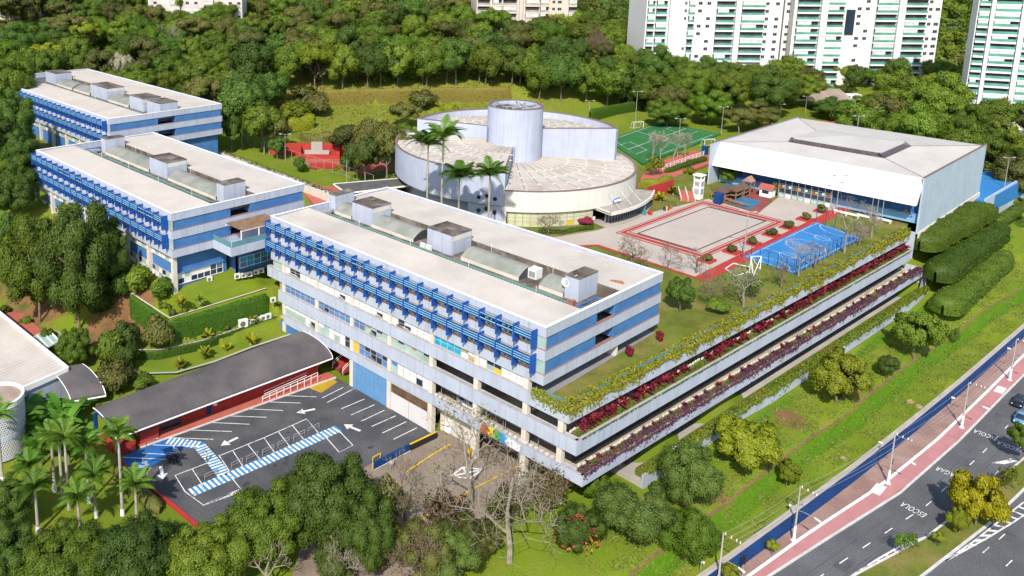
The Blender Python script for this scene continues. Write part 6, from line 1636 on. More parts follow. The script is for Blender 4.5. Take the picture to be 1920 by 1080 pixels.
for px, py, w_, h_, lf, lb in ((1660, 262, 120, 105, L_MID, 'huge dome shaped tree at left of the mound before the right tower'), (1740, 268, 140, 140, L_MID, 'highest dome shaped tree of the mound between middle and right tower'), (1800, 285, 120, 105, L_MID, 'dome shaped tree on the right flank of the mound'),
     (1700, 285, 130, 90, L_BRT, 'low bright tree at the foot of the mound behind the hall'), (1290, 205, 90, 95, L_MID, 'big tree left of the lime green tree before the left tower'), (1370, 215, 100, 100, L_MID, 'big tree under the lime green tree'), (1440, 225, 110, 105, L_DARK, 'dark big tree right of the lime green tree'),
     (245, 120, 90, 68, L_DARK, 'dark tree before the curved balcony building at upper left'), (330, 118, 95, 62, L_DARK, 'dark tree before the stained pale block at upper left'), (405, 120, 85, 66, L_MID, 'mid green tree before the stained pale block'), (462, 112, 85, 78, L_DARK, 'dark tree right of the stained pale block'), (125, 122, 95, 78, L_DARK, 'dark tree before the plain grey slab at upper left'), (40, 132, 105, 92, L_DARK, 'dark tree before the white building at the top left corner'),
     (1222, 185, 95, 105, L_DARK, 'dark tree at the left foot of the left tower'), (1180, 180, 90, 85, L_MID, 'mid green tree left of the dark tree at the left tower foot'), (1268, 196, 85, 95, L_MID, 'mid green tree right of the dark tree at the left tower foot'), (1330, 188, 90, 85, L_DARK, 'dark tree behind the lime green tree'), (1465, 205, 80, 85, L_MID, 'mid green tree before the gap of left and middle tower'), (1500, 200, 90, 70, L_MID, 'tree below the narrow gap between left and middle tower'), (1250, 240, 90, 60, L_MID, 'tree behind the far touchline of the field'), (1420, 245, 90, 55, L_OLIVE, 'olive tree behind the hall roof edge'), (1560, 225, 80, 45, L_DARK, 'low dark tree in front of the ribbed podium roof'), (1620, 225, 70, 50, L_MID, 'low tree right of the ribbed podium roof'),
     (1330, 235, 90, 70, L_BRT, 'bright tree above the far corner of the hall'), (1850, 300, 100, 70, L_DARK, 'dark tree above the back corner of the hall'), (1900, 330, 80, 60, L_MID, 'tree at the right edge beside the blue court')):
    ptree('broad_tree', lb, px, py, w_, h_, 'big', lf, len(lb) % 8, .95)
for px, py, w_, h_, lf, v, lb in ((150, 618, 175, 268, L_DARK, 0, 'tallest dark green tree left of the middle school block'), (75, 605, 165, 225, L_MID, 1, 'broad tree at the left edge with reddish soil under it'), (200, 560, 110, 170, L_DARK, 3, 'dark tree squeezed between the tallest tree and the block front'), (30, 560, 130, 170, L_DARK, 2, 'dark tree behind the broad one at the left edge'), (115, 545, 150, 170, L_MID, 5, 'mid green tree behind the tallest dark tree'),
     (145, 692, 80, 90, L_MID, 3, 'small tree between the tall dark trees and the glazed porch'), (25, 420, 120, 120, L_DARK, 2, 'dark tree beside the far end of the middle block at the left edge'), (28, 310, 110, 150, L_DARK, 6, 'dark tree overhanging the left end of the farthest block'), (12, 235, 130, 150, L_MID, 7, 'broad tree at the left edge above the farthest block end'), (45, 345, 90, 110, L_DARK, 1, 'dark tree below the left end of the farthest block'), (15, 375, 90, 80, L_MID, 4, 'bushy tree in the shade left of the middle block roof')):
    ptree('broad_tree', lb, px, py, w_, h_, 'big', lf, v, .95)
for px, py, w_, h_, lf, lb in ((715, 1000, 120, 110, L_OLIVE, 'thin leafy tree at the left side of the driveway'), (835, 1005, 110, 95, L_BRN, 'thin brownish tree over the driveway line'), (945, 985, 100, 85, L_OLIVE, 'thin olive tree behind the white trunked bare tree'), (1030, 955, 95, 85, L_BRN, 'thin brownish tree under the lowest band of the building')):
    ptree('thin_tree', lb, px, py, w_, h_, 'sparse', lf, len(lb) % 3, .85)
# foreground row along the bottom
ptree('broad_tree', 'largest round dark green tree covering the near edge of the parking lot', 615, 1040, 215, 215, 'big', L_DARK, 4, .97)
ptree('broad_tree', 'dense green tree left of the largest one by the lot edge', 505, 1060, 185, 170, 'big', L_MID, 5, .97)
ptree('broad_tree', 'dark green tree at bottom centre right of the largest one', 690, 1085, 130, 190, 'big', L_DARK, 6, .95)
ptree('broad_tree', 'dense tree at the bottom edge below the red lot kerb', 400, 1110, 190, 150, 'big', L_MID, 7, .97)
ptree('broad_tree', 'dense tree at the bottom edge in front of the palm lawn', 265, 1110, 200, 150, 'big', L_DARK, 4, .97)
ptree('broad_tree', 'dense tree at the bottom left beside the corner shade', 130, 1110, 200, 135, 'big', L_MID, 5, .97)
ptree('broad_tree', 'dark tree filling the bottom left corner', 15, 1100, 150, 130, 'big', L_DARK, 6, .97)
ptree('broad_tree', 'dark tree at the left edge below the round tower', 20, 990, 120, 110, 'big', L_DARK, 7, .95)
ptree('broad_tree', 'olive shrubby tree in front of the driveway at the bottom', 800, 1090, 130, 130, 'fine', L_OLIVE, 0, .95)
ptree('broad_tree', 'olive leafy tree in the shade right of the driveway trees', 870, 1060, 120, 100, 'fine', L_OLIVE, 1, .95)
for px, py, w_, h_, kd, lf, lb in ((640, 1085, 130, 105, 'fine', L_FINE, 'feathery green tree at the bottom left of the driveway line'), (735, 1068, 115, 105, 'fine', L_OLIVE, 'olive twiggy tree at bottom between the largest tree and the driveway'), (845, 1095, 130, 110, 'fine', L_FINE, 'feathery tree at the bottom edge right of the driveway line'),
      (700, 1010, 85, 75, 'fine', L_DARK, 'dark bushy tree against the right side of the largest tree'), (905, 1040, 80, 70, 'fine', L_OLIVE, 'olive bushy tree left of the white trunked bare tree')):
    ptree('broad_tree', lb, px, py, w_, h_, kd, lf, len(lb) % 4, .93)
# right of the garage corner
ptree('flowering_tree', 'bright green tree with red flowers at the garage corner', 1115, 935, 72, 62, 'clump', L_BRT, 0, .95)
ptree('broad_tree', 'round feathery green tree in front of the lowest terrace', 1188, 1010, 160, 130, 'fine', L_FINE, 2, .97)
ptree('broad_tree', 'tall feathery olive tree beside the pale planter wall', 1288, 950, 125, 135, 'fine', L_FINE, 3, .97)
ptree('broad_tree', 'bright green round tree lowest on the lawn near the avenue', 1285, 1048, 125, 105, 'fine', L_BRT, 4, .97)
ptree('lawn_tree', 'wide yellow green tree on the lawn below the planter wall', 1398, 880, 150, 100, 'clump', L_YEL, 2, .9)
ptree('lawn_tree', 'small yellow green tree on the ridge right of the wide one', 1475, 915, 52, 60, 'clump', L_YEL, 3, .85)
ptree('lawn_tree', 'golden yellow tree in the middle of the lawn', 1568, 755, 135, 105, 'clump', L_YEL, 4, .9)
ptree('lawn_tree', 'dark green leaning tree high on the lawn', 1712, 675, 100, 100, 'clump', L_MID, 5, .85)
ptree('lawn_tree', 'small dark round tree between golden tree and leaning tree', 1662, 712, 52, 50, 'fine', L_DARK, 5, .85)
ptree('lawn_tree', 'young slim tree on the lawn right of the leaning tree', 1787, 650, 22, 38, 'sparse', L_DARK, 0, .8)
# median and pavement
ptree('median_tree', 'large golden yellow tree on the avenue median', 1828, 985, 118, 110, 'clump', L_GOLD, 6, .97, z=ZS)
ptree('median_tree', 'small green tree touching the golden tree on the median', 1792, 1000, 48, 60, 'clump', L_YEL, 7, .95, z=ZS)
ptree('median_tree', 'bright young tree on the hatched nose of the median', 1688, 1040, 34, 45, 'sparse', L_BRT, 1, .7, z=ZS)
ptree('median_tree', 'second bright young tree on the median nose, nearer the topiary', 1708, 1035, 30, 42, 'sparse', L_BRT, 2, .7, z=ZS)
ptree('median_tree', 'loose yellow flowering tree behind the golden tree on the median', 1888, 918, 46, 50, 'sparse', L_YEL, 3, .9, z=ZS)
ptree('street_tree', 'dark green tree overhanging the avenue at the right edge', 1912, 865, 60, 80, 'clump', L_MID, 6, .7, z=ZS)
for px, py, w_, h_, lb in ((1447, 1042, 24, 30, 'small clipped topiary on the red pavement'), (1758, 1025, 26, 28, 'small clipped topiary on the median'), (1368, 1095, 44, 40, 'broad clipped topiary on the pavement by the traffic light')):
    ptree('topiary', lb, px, py, w_, h_, 'shrub', L_YEL, 1, .65, z=ZS, cat='topiary')
# around block B garden and left slope
for px, py, w_, h_, kd, lf, lb in ((210, 690, 70, 75, 'shrub', L_MID, 'rounded dark shrub left of the olive ball shrubs'), (240, 660, 60, 60, 'shrub', L_DARK, 'dark rounded shrub at the foot of the tall green wall'), (295, 660, 72, 60, 'shrub', L_OLIVE, 'olive brown ball shrub in front of the tall green wall'),
     (237, 700, 50, 60, 'shrub', L_DARK, 'dark clipped shrub in front of the olive ball shrub'), (215, 738, 75, 62, 'shrub', L_OLIVE, 'yellowish loose shrub beside the dark curved roof'), (265, 735, 55, 35, 'shrub', L_MID, 'low bright shrub behind the curved roof'),
     (255, 550, 75, 55, 'shrub', L_MID, 'bright shrub at the foot of the middle block corner'), (300, 560, 60, 40, 'shrub', L_BRT, 'pale leafy shrub beside the white corner column'), (235, 470, 60, 70, 'shrub', L_MID, 'leafy shrub against the shaded base of the middle block'),
     (225, 560, 50, 50, 'shrub', L_DARK, 'dark shrub beside the red soil slope'), (185, 590, 50, 45, 'shrub', L_DARK, 'dark shrub in the shade of the tall tree'), (90, 640, 30, 25, 'shrub', L_BRT, 'low bright shrub on the lawn kerb at left'),
     (10, 590, 25, 18, 'shrub', L_MID, 'small shrub by the brick path at the left edge'), (48, 612, 25, 20, 'shrub', L_MID, 'small shrub between brick path walls')):
    ptree('shrub', lb, px, py, w_, h_, kd, lf, len(lb) % 4, .95, cat='shrub')
rs2 = random.Random(5)
for k in range(14):
    px = rs2.uniform(300, 430); py = 555+rs2.uniform(0, 18)+(430-px)*.12-10
    b = G(px, py, 11.8); b = (*b, h(*b)); tree('shrub', 'one of the low leafy shrubs planted on the garden terrace above the green wall', b, rs2.uniform(.9, 2.0), rs2.uniform(.6, 1.5), 'shrub', rs2.choice((L_BRT, L_MID, L_YEL, L_OLIVE)), k % 3, .95, 'shrubs of the garden terrace', cat='shrub')
# trees between the far block, the bank and the auditorium
for px, py, w_, h_, kd, lf, lb in ((460, 262, 95, 130, 'round', L_DARK, 'dark tree standing right of the farthest block'), (435, 285, 60, 75, 'umbrella', L_DARK, 'dark tree in front of the end wall of the farthest block'), (505, 288, 90, 85, 'umbrella', L_OLIVE, 'olive tree beside the courtyard lamp'),
     (455, 278, 115, 135, 'round', L_DARK, 'large dark tree beside the end wall of the farthest block'), (495, 290, 100, 100, 'clump', L_MID, 'green tree between the farthest block and the courtyard lamp'), (725, 340, 105, 105, 'umbrella', L_OLIVE, 'tall airy olive tree nearest the auditorium in the courtyard'), (685, 345, 85, 90, 'umbrella', L_FINE, 'airy tree standing over the red courtyard paving'), (655, 300, 90, 70, 'round', L_OLIVE, 'olive tree right of the red stage'), (520, 300, 50, 45, 'clump', L_DARK, 'small dark tree at the courtyard fence'),
     (545, 235, 80, 45, 'shrub', L_YEL, 'yellow green bush at the foot of the grassy bank'), (600, 215, 60, 40, 'shrub', L_OLIVE, 'olive bush on the grassy bank'), (700, 310, 95, 90, 'umbrella', L_OLIVE, 'airy olive tree with pale trunks beside the auditorium'),
     (735, 318, 75, 75, 'umbrella', L_OLIVE, 'second airy olive tree nearer the auditorium wall'), (670, 330, 70, 70, 'sparse', L_OLIVE, 'thin leafy tree over the red courtyard'), (748, 285, 60, 55, 'round', L_MID, 'green tree touching the left fan of the auditorium'),
     (760, 240, 70, 50, 'umbrella', L_OLIVE, 'small tree on the bank behind the auditorium'), (570, 205, 75, 45, 'shrub', L_OLIVE, 'dry bush at the left end of the bank'), (790, 205, 60, 35, 'shrub', L_OLIVE, 'dry bush on the bank left of the drum'),
     (565, 322, 32, 30, 'shrub', L_DARK, 'round dark bush left of the courtyard pond'), (650, 322, 34, 34, 'shrub', L_DARK, 'round dark bush right of the courtyard pond'),
     (1225, 335, 46, 45, 'sparse', L_YEL, 'light green tree at the end of the ramp by the auditorium'), (1365, 350, 46, 38, 'round', L_MID, 'round green tree left of the playground roof'), (1290, 330, 20, 18, 'shrub', L_YEL, 'yellow shrub at the foot of the hall end wall'),
     (1450, 372, 24, 32, 'sparse', L_BRT, 'small palm like tree beside the hall entrance'), (1385, 250, 70, 50, 'umbrella', L_OLIVE, 'tree with pinkish flowers between the field and the hall')):
    ptree('garden_tree' if h_ > 40 else 'shrub', lb, px, py, w_, h_, kd, lf, len(lb) % 3, .72 if kd != 'shrub' else .95, cat='tree' if h_ > 40 else 'shrub', trunks=TR2)
ptree('blossom_tree', 'pale blossoming tree above the roof of the farthest block', 232, 165, 52, 72, 'clump', L_WHITE, 1, .8)
ptree('broad_tree', 'bright lime green tree in front of the left tower', 1402, 150, 70, 58, 'round', L_BRT, 7, .9)
# lawn terraces behind the garage parapets
for px, py, w_, h_, kd, lf, lb in ((1275, 585, 66, 66, 'clump', L_DARK, 'dark tree right of the block end wall'), (1340, 585, 50, 26, 'shrub', L_MID, 'low shrub under the thin trees behind the creeper parapet'), (1410, 560, 46, 50, 'sparse', L_BRT, 'bright leafy young tree behind the creeper parapet')):
    ptree('garden_tree' if kd != 'shrub' else 'shrub', lb, px, py, w_, h_, kd, lf, 2, .8, z=15, cat='tree' if kd != 'shrub' else 'shrub')
for i, (px, py) in enumerate(((1325, 489), (1373, 473), (1411, 457), (1446, 441), (1478, 427), (1509, 412), (1541, 397))):
    ptree('planter_bush', 'olive bush on the %s red planter from the near end of the row' % ('first', 'second', 'third', 'fourth', 'fifth', 'sixth', 'seventh')[i], px, py, 21, 14, 'shrub', L_OLIVE, i % 3, .97, z=15.4, cat='bush')

# ---- bare trees
def bare(label, px, py, hpx, seed, m_=BARKP, levels=5, spread=.55, z=None, first=.36, leaves=None, name='bare_tree', wide=1.0, nl=90):
    b = GT(px, py) if z is None else G3(px, py, z)
    H_ = hpx*mpp(b)/.95
    mb, tips = branch_tree('t', m_, H_, H_*.020+.05, levels, seed, spread, first, (3, 4), .66, .32, .03)
    zmax = max(v[2] for v in mb.v); s = H_/zmax
    mb.v = [(v[0]*s*wide, v[1]*s*wide, v[2]*s) for v in mb.v]; tips = [Vector((t.x*s*wide, t.y*s*wide, t.z*s)) for t in tips]
    T = thing(name, label, 'bare tree', b)
    link(mb.mesh('branches', m_), 'branches', T, b)
    if leaves is not None:
        rng = np.random.default_rng(seed); P = np.array([tuple(tips[i]) for i in rng.integers(0, len(tips), nl)])
        P = P+rng.normal(0, .25, P.shape); V, Q = cards(P, np.tile([0, 0, 1.], (len(P), 1)), .34, rng, .8)
        link(fast_mesh('leaves', V, Q, leaves), 'leaves', T, b)
    return T
bare('bare pale tree with yellowish leaf tips in front of the mural', 885, 955, 205, 1, levels=5, z=-.3, leaves=L_YEL, wide=.95, nl=260)
bare('white trunked bare tree on the lawn at the bottom', 955, 1055, 190, 2, levels=5, first=.42, spread=.68, wide=1.1)
bare('bare twiggy tree beside the driveway', 760, 985, 125, 3, BARK, levels=5, spread=.5, z=-.3, leaves=L_OLIVE)
bare('bare spreading tree at the bottom in front of the big tree', 640, 1100, 120, 4, BARKP, levels=5)
bare('leafless tree at bottom between the dense trees', 500, 1120, 110, 5, BARKP, levels=4)
bare('brown twiggy tree right of the white trunked tree', 1010, 985, 110, 6, BARK, levels=5, leaves=L_OLIVE, nl=500)
bare('reddish brown twiggy tree at bottom beside the driveway line', 790, 1100, 120, 7, BARK, levels=5, leaves=L_BRN, nl=300)
bare('largest bare tree on the paving right of the block roof', 1185, 505, 62, 8, BARK, levels=5, z=15, spread=.62, wide=1.3, leaves=L_YEL, nl=40)
bare('smaller bare tree on the paving, right of the largest', 1250, 508, 52, 9, BARK, levels=5, z=15, spread=.6)
bare('slim bare tree beside the red edging near the planters', 1305, 512, 48, 10, BARK, levels=4, z=15)
bare('pale silk trunk tree standing in front of the blue court', 1583, 475, 110, 11, levels=5, z=15, first=.45, spread=.66, wide=.9)
bare('pale trunk tree near the corner of the blue court', 1497, 518, 72, 12, levels=5, z=15, first=.5)
bare('slim bare tree in front of the blue court', 1528, 505, 52, 13, BARK, levels=5, z=15)
bare('bare tree right of the silk trunk tree by the hall', 1634, 445, 66, 14, levels=5, z=15)
bare('thin purple grey bare tree at the far court corner', 1610, 462, 45, 15, BARK, levels=5, z=15)
bare('thin bare tree with green leaf tufts behind the creeper parapet', 1335, 575, 70, 16, BARK, levels=5, z=15, leaves=L_OLIVE)
bare('bare tree with yellow leaves behind the creeper parapet', 1394, 575, 80, 17, levels=5, z=15, leaves=L_BRT, nl=220)
bare('thin sapling behind the creeper parapet beside the white frame', 1465, 540, 50, 18, BARK, levels=4, z=15, leaves=L_OLIVE)
for i, px in enumerate((1222, 1238, 1262, 1284)): bare('leafless tree beside the sports field, %s from the left' % ('first', 'second', 'third', 'fourth')[i], px, 305-i*3, 58-i*3, 20+i, BARKP, 5, .35, z=15)
bare('brown bare tree crown among the wood left of the towers', 1118, 130, 80, 30, BARK, 5, .5, leaves=L_BRN, nl=1400)
bare('pale bare branching tree above the farthest block', 320, 105, 65, 31, BARKP, 5, .6)
bare('thin bare tree in front of the pale glazed front', 1028, 440, 42, 32, BARK, 5, .6, z=15, wide=1.4)

# ---- palms
def frond(L=3.4, droop=1.0, nl=34, wl=.72, lw=.05, stiff=0.0):
    V, Q = [], []
    P = []
    for i in range(nl+1):
        t = i/nl; P.append(Vector((L*(t*(1-.18*t*droop)), 0, L*(.42*t-.75*droop*t*t)+.0)))
    for i in range(nl):
        a, b = P[i], P[i+1]; k = len(V); w = .035*(1-i/nl)+.01
        V += [(a.x, -w, a.z), (b.x, -w, b.z), (b.x, w, b.z), (a.x, w, a.z)]; Q.append((k, k+1, k+2, k+3))
        t = (i+.5)/nl; ll = wl*math.sin(math.pi*min(1, .12+t*.9))**.7
        for s in (-1, 1):
            k = len(V); c = a.lerp(b, .5); tx = c.x+ll*.45; tz = c.z-ll*(.35-stiff*.4)
            V += [(c.x-lw, 0, c.z), (c.x+lw, 0, c.z), (tx+lw*.4, s*ll*.85, tz), (tx-lw*.4, s*ll*.85, tz)]; Q.append((k, k+1, k+2, k+3) if s > 0 else (k+3, k+2, k+1, k))
    return np.array(V), np.array(Q)
def palm_crown(seed, nf, L, leaf, droopr=(.5, 1.4), wl=.75, upr=(-.1, 1.1)):
    rng = np.random.default_rng(seed); VS, QS, b = [], [], 0
    for i in range(nf):
        V, Q = frond(L*rng.uniform(.85, 1.1), rng.uniform(*droopr), wl=wl)
        e = rng.uniform(*upr); a = 2*math.pi*i/nf*2.618+rng.uniform(-.2, .2)
        x, y, z = V[:, 0]*math.cos(e)-V[:, 2]*math.sin(e), V[:, 1], V[:, 0]*math.sin(e)+V[:, 2]*math.cos(e)
        VS.append(np.stack([x*math.cos(a)-y*math.sin(a), x*math.sin(a)+y*math.cos(a), z], 1)); QS.append(Q+b); b += len(V)
    return fast_mesh('fronds', np.vstack(VS), np.vstack(QS), leaf)
PC = [palm_crown(k, 22, 3.2, L_PALM) for k in range(3)]; PCS = [palm_crown(10+k, 14, 1.5, L_GOLD if k else L_YEL, (.3, .9), .4, (.1, 1.2)) for k in range(2)]
PALM_T = MB().lathe([(.30, 0), (.24, .1), (.2, .5), (.19, .86), (.15, .9), (.14, 1.0)], n=9).mesh('trunk', mat('palm_trunk', (.36, .32, .27), .9, .15, 1.5))
PALM_W = MB().lathe([(.32, 0), (.27, 1.0), (.0, 1.0)], n=9).mesh('white_base', WHITEP)
PALM_S = MB().lathe([(.16, 0), (.19, .35), (.12, 1.3)], n=8).mesh('crownshaft', mat('crownshaft', (.28, .34, .10), .6, .2))
def palm(label, px, py, hpx, z, i, sc=1.0, white=False, group=None):
    b = G3(px, py, z); H_ = hpx*mpp(b)/.97; T = thing('palm_tree', label, 'palm', b, group); lean = random.uniform(-.02, .02)
    link(PALM_T, 'trunk', T, b, None, (1, 1, H_)); link(PALM_S, 'crownshaft', T, (b[0], b[1], b[2]+H_-.1))
    link(PC[i % 3], 'fronds', T, (b[0], b[1], b[2]+H_+1.0), (0, 0, random.uniform(0, 6)), (sc, sc, sc))
    if white: link(PALM_W, 'white_base', T, b)
    return T
palm('left tall palm in front of the auditorium', 799, 440, 160, 15, 0, 1.75); palm('tallest palm, second from left before the auditorium', 826, 444, 178, 15, 1, 1.75)
palm('lower palm in front of the auditorium between the tall ones and the right one', 858, 448, 108, 15, 2, 1.75); palm('right palm in front of the auditorium step wall', 914, 452, 116, 15, 0, 1.6)
for i, (px, py, hp, wh) in enumerate(((230, 966, 150, 1), (257, 978, 62, 0), (180, 970, 72, 1), (167, 943, 105, 1), (130, 955, 130, 0), (103, 922, 100, 1), (118, 938, 118, 0), (72, 1000, 80, 1), (60, 940, 60, 0), (150, 1000, 60, 0), (5, 905, 120, 1))):
    palm(('tall palm with white base beside the lot corner', 'short stout palm in front of the red lot kerb', 'slim palm with white base in the middle of the palm lawn', 'palm behind the slim one beside the red path', 'tall palm with shaggy trunk on the palm lawn',
          'leaning palm nearest the round tower', 'palm just behind the shaggy trunked one', 'shaded palm at lower left of the palm lawn', 'short palm in the shade below the round tower', 'low palm in front of the shaggy trunked one', 'palm cut by the left frame edge')[i], px, py, hp, -.3, i, 1.0, bool(wh))
def spalm(label, px, py, z, sc, i, group=None):
    b = G3(px, py, z); T = thing('dwarf_palm', label, 'dwarf palm', b, group); link(PALM_T, 'trunk', T, b, None, (.7, .7, .6*sc)); link(PCS[i % 2], 'fronds', T, (b[0], b[1], b[2]+.6*sc), (0, 0, i*1.3), (sc, sc, sc))
for i, (px, py, z, s_, lb) in enumerate(((390, 636, 4.6, 1.0, 'yellow dwarf palm left on the upper lawn strip'), (430, 612, 4.6, .85, 'yellow dwarf palm middle of the upper lawn strip'), (475, 607, 4.8, .9, 'yellow dwarf palm beside the air conditioners'), (470, 646, 3.2, 1.1, 'yellow dwarf palm right on the lower lawn'),
      (385, 672, 3.2, 1.15, 'largest yellow dwarf palm on the lower lawn'), (425, 658, 3.2, .8, 'smallest yellow dwarf palm on the lower lawn'), (340, 692, 3.2, 1.05, 'yellow dwarf palm at the left end of the lower lawn'), (340, 574, 11.3, 1.0, 'yellow dwarf palm on the garden terrace'), (375, 568, 11.3, .8, 'small dwarf palm on the garden terrace'))): spalm(lb, px, py, z, s_*1.1, i)
for i, (px, py, lb) in enumerate(((1212, 385, 'dwarf palm left in the bed by the entrance canopy'), (1238, 378, 'dwarf palm right in the bed by the entrance canopy'), (1262, 365, 'dwarf palm beside the white stair rail'))): spalm(lb, px, py, 15, 1.3, i)
# big leaved banana clump by the round tower
def banana(seed):
    rng = np.random.default_rng(seed); V, Q = [], []
    for i in range(10):
        L = rng.uniform(2.2, 3.6); a = rng.uniform(0, 6.28); e0 = rng.uniform(.7, 1.35); prev = None; p = np.array([0, 0, rng.uniform(1.5, 3.0)])
        for j in range(9):
            t = j/8; e = e0-1.5*t; w = .48*math.sin(math.pi*min(1, .1+.9*t))**.8+.02
            d = np.array([math.cos(a)*math.cos(e), math.sin(a)*math.cos(e), math.sin(e)]); s = np.array([-math.sin(a), math.cos(a), 0])
            k = len(V); V += [p-s*w+np.array([0, 0, .12*w]), p, p+s*w+np.array([0, 0, .12*w])]
            if prev is not None: Q += [(prev, prev+1, k+1, k), (prev+1, prev+2, k+2, k+1)]
            prev = k; p = p+d*L/8
    return fast_mesh('leaves', V, Q, leafmat('leaf_banana', (.07, .19, .015), (.12, .26, .03), .35))
BN = [banana(k) for k in range(3)]; BST = MB().lathe([(.2, 0), (.12, 3.0), (0, 3.2)], n=8).mesh('stem', mat('banana_stem', (.18, .22, .08), .7))
rb_ = random.Random(9)
for k in range(22):
    px = rb_.uniform(45, 165); py = rb_.uniform(795, 875)
    b = G3(px, py, -.3); T = thing('banana_plant', 'one of the big leaved banana plants clumped beside the round tower', 'banana plant', b, 'banana plants beside the round tower'); s_ = rb_.uniform(.9, 1.45)
    link(BST, 'stem', T, b, None, (s_,)*3); link(BN[k % 3], 'leaves', T, b, (0, 0, rb_.uniform(0, 6)), (s_,)*3)

# ---- planted edges of the garage
def cordyline(seed, leaf, n=20, L=.85):
    rng = np.random.default_rng(seed); V, Q = [], []
    for i in range(n):
        a = rng.uniform(0, 6.28); e = rng.uniform(.25, 1.35); l_ = L*rng.uniform(.7, 1.15); s = np.array([-math.sin(a), math.cos(a), 0]); p = np.array([rng.normal(0, .15), rng.normal(0, .15), rng.uniform(.1, .55)]); prev = None
        for j, w in enumerate((.05, .13, .11, .015)):
            k = len(V); V += [p-s*w, p+s*w]
            if prev is not None: Q.append((prev, prev+1, k+1, k))
            prev = k; ee = e-.45*j; p = p+np.array([math.cos(a)*math.cos(ee), math.sin(a)*math.cos(ee), math.sin(ee)])*l_/3
    return fast_mesh('leaves', V, Q, leaf)
CD = [cordyline(k, L_RED) for k in range(4)]; CD2 = [cordyline(9+k, L_PURP) for k in range(2)]
rc_ = random.Random(2)
x = 1.5; i = 0
while x < 116:
    if not (30 < x < 33) and rc_.random() < .93:
        p = ed(E4, x, 1.45+rc_.uniform(-.35, .35)); o = link(CD[i % 4], 'cordyline', None, (p[0], p[1], 10.98), (0, 0, rc_.uniform(0, 6)), (rc_.uniform(.85, 1.6),)*3)
        tag(o, '%s dark red cordyline on the middle garage parapet, %s' % ('big' if o.scale[0] > 1.22 else 'small', 'close to the street corner' if x < 30 else 'in the long middle stretch' if x < 80 else 'towards the hall end'), 'plant', 'red cordylines on the middle parapet'); i += 1
    x += rc_.uniform(.9, 1.7)
for k in range(34):
    p = ed(E5, 2+k*3.4+rc_.uniform(-1, 1), 1.2); o = link(CD[k % 4] if k % 3 else CD2[k % 2], 'cordyline', None, (p[0], p[1], 6.7), (0, 0, rc_.uniform(0, 6)), (rc_.uniform(.5, .85),)*3)
    tag(o, 'one of the scattered red cordylines along the purple lower garage parapet', 'plant', 'red cordylines on the lower parapet')
def drape(name, label, E, x0, x1, ztop, leaf, inner, hang_, dens, size, seed, patchy=.5, zv=.35):
    rng = np.random.default_rng(seed); n = int((x1-x0)*dens); xs_ = rng.uniform(x0, x1, n)
    amp = .55+.45*np.sin(xs_*.31+seed)*np.sin(xs_*.127+2*seed)+patchy*.5*np.sin(xs_*1.3)
    keep = rng.uniform(0, 1, n) < np.clip(amp+.45, .12, 1); xs_ = xs_[keep]; amp = np.clip(amp[keep], .1, 1.2); n = len(xs_)
    f = rng.uniform(0, 1, n); over = f < .45
    offy = np.where(over, -rng.uniform(.02, .22, n), rng.uniform(0, inner, n)); z = np.where(over, ztop+.1-rng.exponential(hang_*.42, n)*amp, ztop+.05+rng.uniform(0, zv, n)*amp)
    z = np.maximum(z, ztop-1.75)
    y = E[0][1]+(E[1][1]-E[0][1])*(xs_-E[0][0])/(E[1][0]-E[0][0])+offy
    P = np.stack([xs_, y, z], 1); N = np.where(over[:, None], np.array([0, -1, .5]), np.array([0, -.3, 1.0]))
    V, Q = cards(P, N, size, rng, .55)
    o = D.objects.new(name, fast_mesh(name, V, Q, leaf)); COL.objects.link(o); tag(o, label, 'creeper', None, 'stuff'); return o
drape('creeper', 'yellow green creeper spilling over the top garage parapet', E3, -.2, 117, 14.95, L_CREEP, 1.7, 1.3, 150, .36, 1, zv=.6)
drape('creeper', 'dull green undergrowth within the top parapet creeper', E3, .2, 117, 14.85, L_OLIVE, 1.0, .7, 36, .28, 2)
drape('ground_cover', 'purple ground cover spilling over the lower garage parapet', E5, .2, 119, 6.7, L_PURP, 1.1, .75, 120, .24, 3)
drape('creeper', 'green creeper covering the lowest planter wall', E6, 13, 120.5, 2.4, L_BRT, 1.4, .9, 75, .30, 4)
drape('creeper', 'yellow leaves mixed into the lowest planter creeper', E6, 13, 120.5, 2.45, L_CREEP, 1.2, .8, 55, .28, 5)
drape('ground_cover', 'short grass at the foot of the red cordylines', E4, 1, 116, 11.0, L_HEDGE, 1.3, .08, 60, .2, 6, zv=.1)
# creeper round the corner onto the front of the top parapet
rng = np.random.default_rng(8); P = np.stack([rng.uniform(-.2, 1.0, 900), rng.uniform(-4.2, 1.8, 900), rng.uniform(14.8, 15.5, 900)], 1); P[:350, 0] = -.12; P[:350, 2] = 14.9-rng.exponential(.35, 350)
V, Q = cards(P, np.tile([-.5, 0, 1.], (900, 1)), .3, rng, .6); o = D.objects.new('creeper', fast_mesh('creeper', V, Q, L_CREEP)); COL.objects.link(o); tag(o, 'yellow creeper turning the garage corner onto the street front', 'creeper', None, 'stuff')
for px, py, w_, lb in ((1180, 668, 10, 'small dark red shrub at the foot of the block end wall'), (1237, 640, 9, 'small dark red shrub at the far corner of the block end wall')): ptree('shrub', lb, px, py, w_*1.6, 22, 'shrub', L_RED, 0, .95, z=15, cat='shrub')
